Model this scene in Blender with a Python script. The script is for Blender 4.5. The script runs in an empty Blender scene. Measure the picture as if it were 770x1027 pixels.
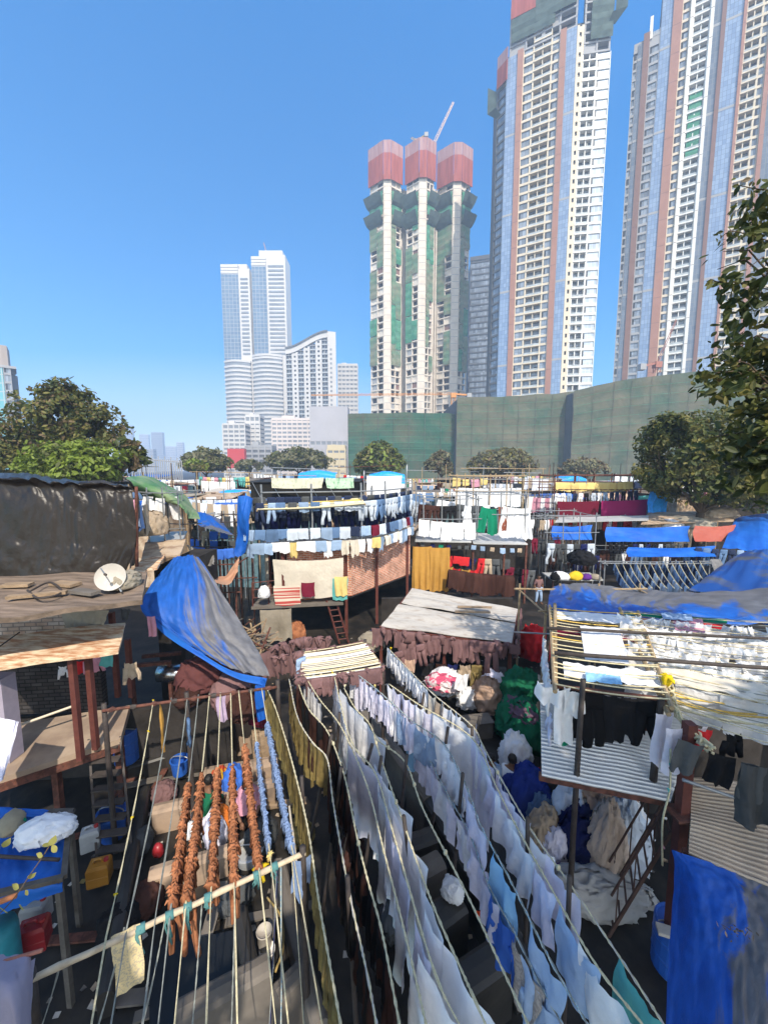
import bpy, bmesh, math, random
from mathutils import Vector, Matrix, noise
R = random.Random(11)
rad, sin, cos, PI = math.radians, math.sin, math.cos, math.pi
V = Vector
SC = bpy.context.scene
COL = SC.collection
# ---------------------------------------------------------------- survey of the place
CAM_H, FPX, PITCH = 7.5, 390.0, rad(6.3)
def ray(px, py):
    x = (px - 385.0) / FPX; u = -(py - 513.5) / FPX
    return V((x, cos(PITCH) + u * sin(PITCH), u * cos(PITCH) - sin(PITCH)))
def at(px, py, Y):
    r = ray(px, py); return V((0, 0, CAM_H)) + r * (Y / r.y)
def atz(px, py, z):
    r = ray(px, py); return V((0, 0, CAM_H)) + r * ((z - CAM_H) / r.z)
def nz(*a): return noise.noise(V(a))
# ---------------------------------------------------------------- materials
MATS = {}
def M(name, col, rough=.85, var=.15, scale=5., bump=.15, col2=None, thr=(.42, .58), rnd=0., metal=0., spec=.25, transl=0., detail=5., stretch=None, bscale=None, dist=.02):
    if name in MATS: return MATS[name]
    m = bpy.data.materials.new(name); m.use_nodes = True
    nt = m.node_tree; N = nt.nodes; L = nt.links; N.clear()
    out = N.new('ShaderNodeOutputMaterial'); b = N.new('ShaderNodeBsdfPrincipled')
    b.inputs['Roughness'].default_value = rough; b.inputs['Metallic'].default_value = metal
    b.inputs['Specular IOR Level'].default_value = spec
    tc = N.new('ShaderNodeTexCoord'); src = tc.outputs['Object']
    if stretch:
        mp = N.new('ShaderNodeMapping'); mp.inputs['Scale'].default_value = stretch; L.new(src, mp.inputs['Vector']); src = mp.outputs['Vector']
    n1 = N.new('ShaderNodeTexNoise'); n1.inputs['Scale'].default_value = scale; n1.inputs['Detail'].default_value = detail; n1.inputs['Roughness'].default_value = .62
    L.new(src, n1.inputs['Vector'])
    rp = N.new('ShaderNodeValToRGB'); e = rp.color_ramp.elements
    if col2 is None:
        c1 = [max(0, c * (1 - var)) for c in col]; c2 = [min(1, c * (1 + var)) for c in col]; t = (.3, .7)
    else: c1, c2, t = col, col2, thr
    e[0].position, e[1].position = t
    e[0].color = (*c1, 1); e[1].color = (*c2, 1)
    L.new(n1.outputs['Fac'], rp.inputs['Fac']); c = rp.outputs['Color']
    if rnd:
        oi = N.new('ShaderNodeObjectInfo'); hs = N.new('ShaderNodeHueSaturation'); mr = N.new('ShaderNodeMapRange')
        mr.inputs['To Min'].default_value = 1 - rnd; mr.inputs['To Max'].default_value = 1 + rnd
        L.new(oi.outputs['Random'], mr.inputs['Value']); L.new(mr.outputs['Result'], hs.inputs['Value']); L.new(c, hs.inputs['Color']); c = hs.outputs['Color']
    L.new(c, b.inputs['Base Color'])
    if bump:
        n2 = N.new('ShaderNodeTexNoise'); n2.inputs['Scale'].default_value = bscale or scale * 4; n2.inputs['Detail'].default_value = 4
        L.new(src, n2.inputs['Vector'])
        bp = N.new('ShaderNodeBump'); bp.inputs['Strength'].default_value = bump; bp.inputs['Distance'].default_value = dist
        L.new(n2.outputs['Fac'], bp.inputs['Height']); L.new(bp.outputs['Normal'], b.inputs['Normal'])
    if transl:
        t = N.new('ShaderNodeBsdfTranslucent'); mx = N.new('ShaderNodeMixShader'); mx.inputs['Fac'].default_value = transl
        L.new(c, t.inputs['Color']); L.new(b.outputs[0], mx.inputs[1]); L.new(t.outputs[0], mx.inputs[2]); L.new(mx.outputs[0], out.inputs['Surface'])
    else: L.new(b.outputs[0], out.inputs['Surface'])
    MATS[name] = m; return m
def Muv(name, c1, c2, cm, bw, bh, mortar=.06, rough=.3, metal=0., spec=.5, off=0., noise_amt=.0, bump=0.):
    """tiled material on the UV map (metres): curtain-wall panes, bricks, planks"""
    if name in MATS: return MATS[name]
    m = bpy.data.materials.new(name); m.use_nodes = True
    nt = m.node_tree; N = nt.nodes; L = nt.links; b = N['Principled BSDF']
    b.inputs['Roughness'].default_value = rough; b.inputs['Metallic'].default_value = metal; b.inputs['Specular IOR Level'].default_value = spec
    uv = N.new('ShaderNodeUVMap'); br = N.new('ShaderNodeTexBrick'); br.offset = off
    br.inputs['Scale'].default_value = 1; br.inputs['Brick Width'].default_value = bw; br.inputs['Row Height'].default_value = bh
    br.inputs['Mortar Size'].default_value = mortar; br.inputs['Mortar Smooth'].default_value = .1
    br.inputs['Color1'].default_value = (*c1, 1); br.inputs['Color2'].default_value = (*c2, 1); br.inputs['Mortar'].default_value = (*cm, 1)
    L.new(uv.outputs[0], br.inputs['Vector']); c = br.outputs['Color']
    if noise_amt:
        n = N.new('ShaderNodeTexNoise'); n.inputs['Scale'].default_value = 2.2; n.inputs['Detail'].default_value = 6; L.new(uv.outputs[0], n.inputs['Vector'])
        mr = N.new('ShaderNodeMapRange'); mr.inputs['From Min'].default_value = .3; mr.inputs['From Max'].default_value = .7
        mr.inputs['To Min'].default_value = 1 - noise_amt; mr.inputs['To Max'].default_value = 1 + noise_amt; L.new(n.outputs['Fac'], mr.inputs['Value'])
        hs = N.new('ShaderNodeHueSaturation'); L.new(c, hs.inputs['Color']); L.new(mr.outputs[0], hs.inputs['Value']); c = hs.outputs['Color']
    if bump:
        bp = N.new('ShaderNodeBump'); bp.inputs['Strength'].default_value = bump; bp.inputs['Distance'].default_value = .02; bp.invert = True
        L.new(br.outputs['Fac'], bp.inputs['Height']); L.new(bp.outputs[0], b.inputs['Normal'])
    L.new(c, b.inputs['Base Color']); MATS[name] = m; return m
# ---------------------------------------------------------------- mesh builder
class MB:
    def __init__(s): s.v = []; s.f = []; s.m = []; s.uv = []; s.mats = []; s.has_uv = False
    def _mi(s, m):
        if m not in s.mats: s.mats.append(m)
        return s.mats.index(m)
    def face(s, idx, m, uv=None):
        s.f.append(idx); s.m.append(s._mi(m)); s.uv.append(uv)
        if uv: s.has_uv = True
    def poly(s, pts, m, uv=None):
        n = len(s.v); s.v += [V(p) for p in pts]; s.face(list(range(n, n + len(pts))), m, uv)
    def obox(s, o, a, b, c, m, skip=()):
        n = len(s.v); o = V(o); a = V(a); b = V(b); c = V(c)
        if a.cross(b).dot(c) < 0: a, b = b, a
        s.v += [o, o + a, o + a + b, o + b, o + c, o + a + c, o + a + b + c, o + b + c]
        for q in ((3, 2, 1, 0), (4, 5, 6, 7), (0, 1, 5, 4), (1, 2, 6, 5), (2, 3, 7, 6), (3, 0, 4, 7)): s.face([n + i for i in q], m)
    def box(s, c, sx, sy, sz, m, rz=0):
        """centre of the base, sizes, turn"""
        c = V(c); a = V((cos(rz), sin(rz), 0)) * sx; b = V((-sin(rz), cos(rz), 0)) * sy
        s.obox(c - a / 2 - b / 2, a, b, V((0, 0, sz)), m)
    def beam(s, a, b, w, h, m):
        a = V(a); b = V(b); d = b - a; t = d.normalized()
        sd = t.cross(V((0, 0, 1)));  sd = V((1, 0, 0)) if sd.length < 1e-3 else sd.normalized()
        up = sd.cross(t).normalized()
        s.obox(a - sd * w / 2 - up * h / 2, d, sd * w, up * h, m)
    def path(s, pts, r, m, n=6, cap=True, rx=None, seed=0, amp=0., flat=None):
        pts = [V(p) for p in pts]; k = len(pts); base = len(s.v)
        rs = r if isinstance(r, (list, tuple)) else [r] * k
        px = None
        for i, p in enumerate(pts):
            t = (pts[min(i + 1, k - 1)] - pts[max(i - 1, 0)])
            t = t.normalized() if t.length > 1e-9 else V((0, 0, 1))
            if px is None:
                ref = V((1, 0, 0)) if abs(t.x) < .8 else V((0, 1, 0))
                px = (ref - t * ref.dot(t)).normalized()
            else:
                px = px - t * px.dot(t); px = px.normalized() if px.length > 1e-6 else t.orthogonal().normalized()
            py = t.cross(px)
            for j in range(n):
                a = 2 * PI * j / n; q = rs[i]
                if amp: q *= 1 + amp * nz(cos(a) * 1.7 + seed, sin(a) * 1.7, i * .9 + seed)
                fx, fy = (1, 1) if flat is None else flat
                s.v.append(p + px * cos(a) * q * fx + py * sin(a) * q * fy)
        for i in range(k - 1):
            for j in range(n):
                a = base + i * n + j; b = base + i * n + (j + 1) % n
                s.face([a, b, b + n, a + n], m)
        if cap:
            s.face([base + j for j in range(n)][::-1], m); s.face([base + (k - 1) * n + j for j in range(n)], m)
    def tube(s, a, b, r, m, n=6, r2=None): s.path([a, b], [r, r if r2 is None else r2], m, n)
    def grid(s, fn, nu, nv, m, uvs=None):
        n = len(s.v)
        for j in range(nv + 1):
            for i in range(nu + 1): s.v.append(V(fn(i / nu, j / nv)))
        for j in range(nv):
            for i in range(nu):
                a = n + j * (nu + 1) + i
                uv = None
                if uvs: uv = [(x / nu * uvs[0], y / nv * uvs[1]) for x, y in ((i, j), (i + 1, j), (i + 1, j + 1), (i, j + 1))]
                s.face([a, a + 1, a + nu + 2, a + nu + 1], m, uv)
    def prism(s, pts, z0, z1, m):
        n = len(s.v); k = len(pts)
        s.v += [V((p[0], p[1], z0)) for p in pts] + [V((p[0], p[1], z1)) for p in pts]
        for i in range(k): s.face([n + i, n + (i + 1) % k, n + k + (i + 1) % k, n + k + i], m)
        s.face(list(range(n + k, n + 2 * k)), m); s.face(list(range(n, n + k))[::-1], m)
    def lathe(s, prof, m, n=16, c=(0, 0, 0)):
        b = len(s.v); c = V(c)
        for r, z in prof:
            for j in range(n): s.v.append(c + V((r * cos(2 * PI * j / n), r * sin(2 * PI * j / n), z)))
        for i in range(len(prof) - 1):
            for j in range(n):
                s.face([b + i * n + j, b + i * n + (j + 1) % n, b + (i + 1) * n + (j + 1) % n, b + (i + 1) * n + j], m)
        if prof[0][0] > 1e-4: s.face([b + j for j in range(n)][::-1], m)
        if prof[-1][0] > 1e-4: s.face([b + (len(prof) - 1) * n + j for j in range(n)], m)
    def mesh(s, name, off=V((0, 0, 0)), smooth=False):
        me = bpy.data.meshes.new(name); me.from_pydata([tuple(p - off) for p in s.v], [], s.f)
        for m in s.mats: me.materials.append(m)
        me.polygons.foreach_set('material_index', s.m)
        if smooth: me.polygons.foreach_set('use_smooth', [True] * len(s.f))
        if s.has_uv:
            lay = me.uv_layers.new(name='UVMap'); k = 0
            for f, uv in zip(s.f, s.uv):
                for i in range(len(f)):
                    if uv: lay.data[k].uv = uv[i]
                    k += 1
        me.update(); return me
    def build(s, name, parent=None, smooth=False, label=None, cat=None, group=None, kind=None, world=True):
        """link what was collected as ONE object; coordinates are world metres"""
        if parent is not None: off = wloc(parent)
        else:
            xs = [p.x for p in s.v]; ys = [p.y for p in s.v]
            off = V(((min(xs) + max(xs)) / 2, (min(ys) + max(ys)) / 2, min(p.z for p in s.v)))
            if kind: off = V((0, 0, 0))
        o = bpy.data.objects.new(name, s.mesh(name, off, smooth)); COL.objects.link(o)
        if parent is not None: o.parent = parent
        else: o.location = off
        tag(o, label, cat, group, kind); return o
def wloc(o):
    p = V((0, 0, 0))
    while o is not None: p = p + o.location; o = o.parent
    return p
def tag(o, label=None, cat=None, group=None, kind=None):
    for k, x in (('label', label), ('category', cat), ('group', group), ('kind', kind)):
        if x: o[k] = x
    return o
def thing(name, label, cat, loc=(0, 0, 0), group=None):
    o = bpy.data.objects.new(name, None); COL.objects.link(o); o.location = loc; o.empty_display_size = .2
    return tag(o, label, cat, group)
def spline(pts, step=.12):
    """smooth curve through the points"""
    pts = [V(p) for p in pts]; P = [pts[0] * 2 - pts[1]] + pts + [pts[-1] * 2 - pts[-2]]; out = []
    for i in range(1, len(P) - 2):
        a, b, c, d = P[i - 1:i + 3]; n = max(1, int((c - b).length / step))
        for k in range(n):
            t = k / n
            out.append(.5 * ((2 * b) + (c - a) * t + (2 * a - 5 * b + 4 * c - d) * t * t + (3 * b - a - 3 * c + d) * t ** 3))
    return out + [pts[-1]]
def sagline(a, b, sag, n=12):
    a = V(a); b = V(b); return [a.lerp(b, t / n) - V((0, 0, sag * 4 * (t / n) * (1 - t / n))) for t in range(n + 1)]
def resample(pts, step):
    out = []; acc = 0; nxt = 0
    for a, b in zip(pts, pts[1:]):
        l = (b - a).length
        while nxt <= acc + l and l > 0:
            out.append((a.lerp(b, (nxt - acc) / l), (b - a).normalized())); nxt += step
        acc += l
    return out
# ---------------------------------------------------------------- palette
CONC = M('concrete_grey', (.14, .122, .105), var=.3, scale=1.4, bump=.35)
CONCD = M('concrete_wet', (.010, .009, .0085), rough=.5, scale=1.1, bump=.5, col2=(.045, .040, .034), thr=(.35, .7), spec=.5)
STEEL = M('steel_galvanised', (.30, .31, .32), rough=.5, metal=.6, var=.2)
RUST = M('steel_rusty', (.075, .032, .024), rough=.8, col2=(.14, .055, .038), scale=9, bump=.2)
REDP = M('paint_red_oxide', (.11, .035, .027), rough=.6, var=.25, scale=7)
BAMB = M('bamboo_pole', (.33, .24, .14), var=.25, scale=8, rough=.6)
DARKP = M('pole_dark', (.05, .04, .036), var=.3, scale=8, rough=.6)
WOOD = M('wood_weathered', (.28, .20, .13), var=.35, scale=3, stretch=(1, 6, 6), bump=.3)
PLY = M('plywood_peeling', (.42, .20, .10), col2=(.72, .58, .40), thr=(.40, .60), scale=2.2, stretch=(1.2, 5, 5), bump=.2)
TIN = M('tin_sheet', (.50, .50, .49), rough=.45, metal=.35, var=.15, scale=1.2, bump=.08)
TINW = M('tin_white', (.44, .41, .37), col2=(.26, .20, .155), thr=(.48, .78), rough=.7, scale=2.6, bump=.25, detail=9, stretch=(1, 2.5, 1))
TINR = M('tin_rusty', (.30, .20, .13), col2=(.48, .37, .26), scale=2.0, rough=.6, bump=.1)
CORR = M('tin_corrugated', (.52, .53, .54), rough=.42, metal=.4, var=.12, scale=1., bump=.05)
ROPE = M('rope_cream', (.52, .46, .30), var=.25, scale=30, bump=.3)
ROPEG = M('rope_grey', (.22, .23, .21), var=.25, scale=30, bump=.3)
ROPEB = M('rope_blue', (.20, .34, .44), col2=(.5, .5, .42), scale=40, bump=.3)
ROPEY = M('rope_yellow', (.62, .42, .10), var=.25, scale=30, bump=.3)
DARK = M('dim_interior', (.02, .018, .016), var=.5, rough=.95)
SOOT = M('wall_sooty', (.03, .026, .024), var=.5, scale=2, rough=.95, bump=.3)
BLUEP = M('plastic_blue', (.02, .10, .42), rough=.4, var=.1, spec=.5)
def fabric(name, c, rnd=.10, transl=.12, **k): return M('cloth_' + name, c, rough=.92, var=.07, scale=4, bump=.5, bscale=10, rnd=rnd, transl=transl, spec=.1, dist=.03, **k)
F_WHITE = fabric('white', (.83, .83, .84), .05, .18)
F_BLUED = fabric('blued_white', (.77, .75, .87), .06, .18)
F_CREAM = fabric('cream', (.66, .60, .50))
F_BEIGE = fabric('beige', (.42, .33, .24))
F_SKY = fabric('sky_blue', (.28, .52, .74))
F_COBALT = fabric('cobalt', (.05, .15, .55))
F_DARKJ = fabric('denim_dark', (.028, .04, .085), .3)
F_MIDJ = fabric('denim_mid', (.10, .17, .30), .25)
F_LIGHTJ = fabric('denim_light', (.27, .37, .52), .2)
F_PALEJ = fabric('denim_pale', (.52, .58, .66), .15)
F_BLACK = fabric('black', (.014, .014, .016), .3)
F_GREYC = fabric('charcoal', (.07, .075, .08), .3)
F_BROWN = fabric('dark_brown', (.055, .025, .02), .25)
F_TAN = fabric('terracotta', (.40, .165, .08), .25, col2=(.26, .10, .05))
F_MAUVE = fabric('mauve_brown', (.20, .115, .115), .18)
F_OLIVE = fabric('olive', (.26, .20, .075), .22, col2=(.17, .125, .05))
F_OCHRE = fabric('ochre', (.48, .26, .06))
F_LBLUE = fabric('powder_blue', (.20, .28, .46), .15)
F_MAROON = fabric('maroon', (.16, .015, .035), .15)
F_MAGENTA = fabric('magenta', (.30, .02, .11), .1)
F_RED = fabric('red', (.50, .025, .03))
F_PINK = fabric('pink', (.58, .28, .36))
F_LILAC = fabric('lilac', (.50, .38, .52))
F_GREEN = fabric('emerald', (.01, .22, .12))
F_DKGREEN = fabric('bottle_green', (.012, .12, .06), .1)
F_YELLOW = fabric('yellow', (.68, .52, .20))
F_NAVY = fabric('navy', (.015, .02, .09))
F_PEACH = fabric('peach', (.56, .38, .28), .05)
F_SACK = fabric('sacking', (.33, .29, .23))
F_TURQ = fabric('turquoise', (.12, .42, .40))
F_PURPLE = fabric('purple', (.10, .03, .20))
def tarpmat(name, c, dust, thr, scale=.9): return M('tarp_' + name, c, rough=.55, col2=dust, thr=thr, scale=scale, bump=.35, bscale=9, spec=.2, dist=.03, detail=9)
T_BLUE = tarpmat('blue', (.008, .075, .38), (.014, .12, .46), (.3, .7), 1.5)
T_DUST = tarpmat('blue_dusty', (.010, .070, .30), (.120, .120, .132), (.43, .54), .75)
T_GREY = tarpmat('grey_blue', (.010, .085, .36), (.110, .112, .126), (.46, .56), .6)
T_BLACK = M('tarp_black', (.012, .0095, .0085), rough=.38, col2=(.028, .022, .019), thr=(.40, .80), scale=.8, bump=.4, bscale=16, spec=.35, dist=.02)
T_GREEN = tarpmat('green', (.05, .16, .06), (.20, .25, .14), (.35, .65))
T_SALMON = tarpmat('salmon', (.32, .075, .055), (.38, .11, .08), (.3, .7))
T_ORANGE = tarpmat('orange_brown', (.40, .19, .11), (.35, .22, .15), (.3, .7))
T_SLATE = tarpmat('slate', (.012, .06, .24), (.08, .09, .11), (.47, .62), .7)

def Mtarp(name, blue, dust, ax, ay, off, sx=7., sy=1.6):
    """tarpaulin whose worn, dusty part (given on the sheet's own UV map) ends along its creases"""
    m = bpy.data.materials.new('tarp_' + name); m.use_nodes = True; nt = m.node_tree; N = nt.nodes; L = nt.links; b = N['Principled BSDF']; b.inputs['Roughness'].default_value = .5; b.inputs['Specular IOR Level'].default_value = .25
    uv = N.new('ShaderNodeUVMap'); sp = N.new('ShaderNodeSeparateXYZ'); L.new(uv.outputs[0], sp.inputs[0]); mp = N.new('ShaderNodeMapping'); mp.inputs['Scale'].default_value = (sx, sy, 1); L.new(uv.outputs[0], mp.inputs['Vector'])
    n1 = N.new('ShaderNodeTexNoise'); n1.inputs['Scale'].default_value = 1; n1.inputs['Detail'].default_value = 9; n1.inputs['Roughness'].default_value = .6; n1.inputs['Distortion'].default_value = .6; L.new(mp.outputs[0], n1.inputs['Vector'])
    def ma(op, a, v): q = N.new('ShaderNodeMath'); q.operation = op; L.new(a, q.inputs[0]); (L.new(v, q.inputs[1]) if hasattr(v, 'node') else setattr(q.inputs[1], 'default_value', v)); return q.outputs[0]
    t = ma('ADD', ma('ADD', ma('MULTIPLY', ma('SUBTRACT', n1.outputs['Fac'], .5), 2.2), ma('MULTIPLY', ma('SUBTRACT', sp.outputs[0], .5), ax)), ma('MULTIPLY', ma('SUBTRACT', sp.outputs[1], .5), ay)); t = ma('ADD', t, off)
    mr = N.new('ShaderNodeMapRange'); mr.inputs['From Min'].default_value = -.12; mr.inputs['From Max'].default_value = .12; L.new(t, mr.inputs['Value'])
    n2 = N.new('ShaderNodeTexNoise'); n2.inputs['Scale'].default_value = 14; n2.inputs['Detail'].default_value = 8; L.new(uv.outputs[0], n2.inputs['Vector'])
    def rp(c, k): r = N.new('ShaderNodeValToRGB'); e = r.color_ramp.elements; e[0].position, e[1].position = .3, .7; e[0].color = (*[x * (1 - k) for x in c], 1); e[1].color = (*[x * (1 + k) for x in c], 1); L.new(n2.outputs['Fac'], r.inputs['Fac']); return r.outputs['Color']
    mx = N.new('ShaderNodeMix'); mx.data_type = 'RGBA'; L.new(mr.outputs[0], mx.inputs['Factor']); L.new(rp(blue, .18), mx.inputs['A']); L.new(rp(dust, .22), mx.inputs['B']); L.new(mx.outputs['Result'], b.inputs['Base Color'])
    n3 = N.new('ShaderNodeTexNoise'); n3.inputs['Scale'].default_value = 30; n3.inputs['Detail'].default_value = 5; L.new(mp.outputs[0], n3.inputs['Vector']); bp = N.new('ShaderNodeBump'); bp.inputs['Strength'].default_value = .4; bp.inputs['Distance'].default_value = .02; L.new(n3.outputs['Fac'], bp.inputs['Height']); L.new(bp.outputs[0], b.inputs['Normal'])
    return m
T_SLOPE = Mtarp('blue_slope', (.012, .085, .36), (.135, .135, .148), .95, .55, -.10)
T_LONG = Mtarp('blue_long', (.010, .10, .42), (.125, .125, .135), .35, -1.0, -.14, 9., 2.)
T_SHED = Mtarp('blue_shed', (.010, .075, .36), (.12, .115, .125), 1.5, .2, -.15, 5., 3.)
# ================================================================ camera, sun, sky
cd = bpy.data.cameras.new('camera'); cam = bpy.data.objects.new('camera', cd); COL.objects.link(cam)
cam.location = (0, 0, CAM_H); cam.rotation_euler = (PI / 2 - PITCH, 0, 0)
cd.sensor_fit = 'VERTICAL'; cd.sensor_height = 36; cd.lens = FPX / 1027 * 36; cd.clip_start = .05; cd.clip_end = 6000
SC.camera = cam
SUN_EL, SUN_AZ = rad(47), rad(16)          # the sun stands behind the viewer, a little to the right
to_sun = V((sin(SUN_AZ) * cos(SUN_EL), -cos(SUN_AZ) * cos(SUN_EL), sin(SUN_EL)))
ld = bpy.data.lights.new('sun', 'SUN'); ld.energy = 3.15; ld.angle = rad(.53); ld.color = (1, .91, .77)
sun = bpy.data.objects.new('sun', ld); COL.objects.link(sun); sun.location = (20, -60, 80)
sun.rotation_euler = to_sun.to_track_quat('Z', 'Y').to_euler()
w = bpy.data.worlds.new('World'); SC.world = w; w.use_nodes = True
nt = w.node_tree; bg = nt.nodes['Background']; sk = nt.nodes.new('ShaderNodeTexSky'); sk.sky_type = 'NISHITA'
sk.sun_disc = False; sk.sun_elevation = SUN_EL; sk.sun_rotation = math.atan2(to_sun.x, to_sun.y)
sk.altitude = 0; sk.air_density = 1.0; sk.dust_density = 0.0; sk.ozone_density = 3.0
hs_ = nt.nodes.new('ShaderNodeHueSaturation'); hs_.inputs['Hue'].default_value = .498
tcw = nt.nodes.new('ShaderNodeTexCoord'); dp = nt.nodes.new('ShaderNodeVectorMath'); dp.operation = 'DOT_PRODUCT'; dp.inputs[1].default_value = to_sun   # hazy air: whiter and brighter round the sun, bluer away from it
rmp = nt.nodes.new('ShaderNodeMapRange'); rmp.inputs['From Min'].default_value = -1; rmp.inputs['From Max'].default_value = 1
cr_ = nt.nodes.new('ShaderNodeValToRGB'); E_ = cr_.color_ramp.elements; E_[0].position = .14; E_[0].color = (.40, .40, .40, 1); E_[1].position = .87; E_[1].color = (.15, .15, .15, 1); e_ = E_.new(.5); e_.color = (1.5, 1.5, 1.5, 1)
m1_ = nt.nodes.new('ShaderNodeMath'); m1_.operation = 'MULTIPLY'; m1_.inputs[1].default_value = 2
m2_ = nt.nodes.new('ShaderNodeMapRange'); m2_.inputs['From Min'].default_value = -.7; m2_.inputs['From Max'].default_value = .25; m2_.inputs['To Min'].default_value = .56; m2_.inputs['To Max'].default_value = 1.15
nt.links.new(tcw.outputs['Generated'], dp.inputs[0]); nt.links.new(dp.outputs['Value'], rmp.inputs['Value']); nt.links.new(rmp.outputs[0], cr_.inputs['Fac']); nt.links.new(cr_.outputs['Color'], m1_.inputs[0]); nt.links.new(dp.outputs['Value'], m2_.inputs['Value']); nt.links.new(m1_.outputs[0], hs_.inputs['Saturation']); nt.links.new(m2_.outputs[0], hs_.inputs['Value']);nt.links.new(sk.outputs[0], hs_.inputs['Color']); nt.links.new(hs_.outputs[0], bg.inputs['Color']); bg.inputs['Strength'].default_value = .15
SC.view_settings.view_transform = 'Standard'; SC.view_settings.look = 'None'; SC.view_settings.gamma = 1; SC.view_settings.exposure = .95
SC.cycles.max_bounces = 6; SC.cycles.diffuse_bounces = 3; SC.cycles.volume_bounces = 1; SC.cycles.transmission_bounces = 4
SC.cycles.use_denoising = True
# ================================================================ ground
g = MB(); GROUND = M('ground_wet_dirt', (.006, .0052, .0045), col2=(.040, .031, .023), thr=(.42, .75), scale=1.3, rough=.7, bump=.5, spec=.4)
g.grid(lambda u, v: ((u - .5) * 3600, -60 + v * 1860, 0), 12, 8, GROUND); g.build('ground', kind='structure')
# ================================================================ far towers
def hit(o, d, px, py=200.):
    """distance along the plan line o + t d at which a sight line crosses it"""
    r = ray(px, py); return (o[0] * r.y - o[1] * r.x) / (d[1] * r.x - d[0] * r.y)
def zat(px, py, o): 
    r = ray(px, py); return CAM_H + r.z * o[1] / r.y
GLASS = Muv('curtain_glass', (.17, .25, .40), (.26, .35, .50), (.10, .13, .19), 1.3, 1.9, .05, rough=.12, spec=.7)
GLASSD = Muv('curtain_glass_grey', (.10, .13, .18), (.16, .19, .24), (.22, .22, .22), 1.4, 2.0, .06, rough=.15, spec=.7)
GLASSW = Muv('window_glass', (.12, .14, .17), (.30, .35, .42), (.10, .10, .10), 1.7, 3.9, .06, rough=.15, spec=.7)
GLASSB = Muv('window_glass_bright', (.36, .42, .50), (.55, .62, .70), (.60, .60, .60), 1.6, 3.9, .10, rough=.2, spec=.7)
DGLASS = M('balcony_dark', (.045, .045, .05), var=.5, scale=.25, rough=.3)
CREAMW = M('facade_cream', (.66, .57, .44), var=.06, scale=.2, bump=0)
WHITEW = M('facade_white', (.74, .72, .68), var=.05, scale=.2, bump=0)
GREYW = M('facade_grey', (.34, .34, .35), var=.08, scale=.2, bump=0)
DGREYW = M('facade_dark_grey', (.12, .125, .135), var=.1, scale=.2, bump=0)
TERRA = M('facade_terracotta', (.36, .19, .145), var=.08, scale=.3, bump=0)
TERRAD = M('facade_brown', (.22, .13, .11), var=.08, scale=.3, bump=0)
RAIL = M('balcony_rail', (.40, .43, .44), rough=.3, var=.3, scale=.4, bump=0)
CONCT = M('tower_concrete', (.70, .63, .54), col2=(.58, .50, .43), thr=(.4, .7), scale=.25, bump=.1)
NETG = M('net_green', (.05, .22, .13), col2=(.10, .27, .18), scale=.3, bump=.3, rough=.95, spec=.1)
NETO = M('net_olive', (.22, .23, .16), col2=(.12, .22, .14), thr=(.4, .6), scale=.15, bump=.3, rough=.95, spec=.1)
NETD = M('net_dark', (.08, .11, .10), var=.3, scale=.3, bump=.3, rough=.95, spec=.1)
SCRN = M('screen_red', (.38, .10, .08), col2=(.28, .07, .06), scale=.5, stretch=(1, 1, .1), bump=0, rough=.8)
SCRNP = M('screen_pink', (.42, .27, .28), col2=(.33, .17, .17), thr=(.35, .65), scale=.8, stretch=(1, 1, .1), bump=0, rough=.8)
class Face:
    """a vertical plane of a tower: origin, direction to the right, outward normal"""
    def __init__(s, o, d):
        s.o = V((o[0], o[1], 0)); s.d = V((d[0], d[1], 0)).normalized(); s.n = V((s.d.y, -s.d.x, 0))
        if s.n.y > 0: s.n = -s.n
    def p(s, x, z, out=0): return s.o + s.d * x + s.n * out + V((0, 0, z))
    def x(s, px, py=200.): return hit(s.o, s.d, px, py)
    def quad(s, mb, x0, x1, z0, z1, out, m):
        mb.poly([s.p(x0, z0, out), s.p(x1, z0, out), s.p(x1, z1, out), s.p(x0, z1, out)], m, [(x0, z0), (x1, z0), (x1, z1), (x0, z1)])
    def slab(s, mb, x0, x1, z0, z1, o0, o1, m):
        mb.obox(s.p(x0, z0, o0), s.d * (x1 - x0), s.n * (o1 - o0), V((0, 0, z1 - z0)), m)
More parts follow.
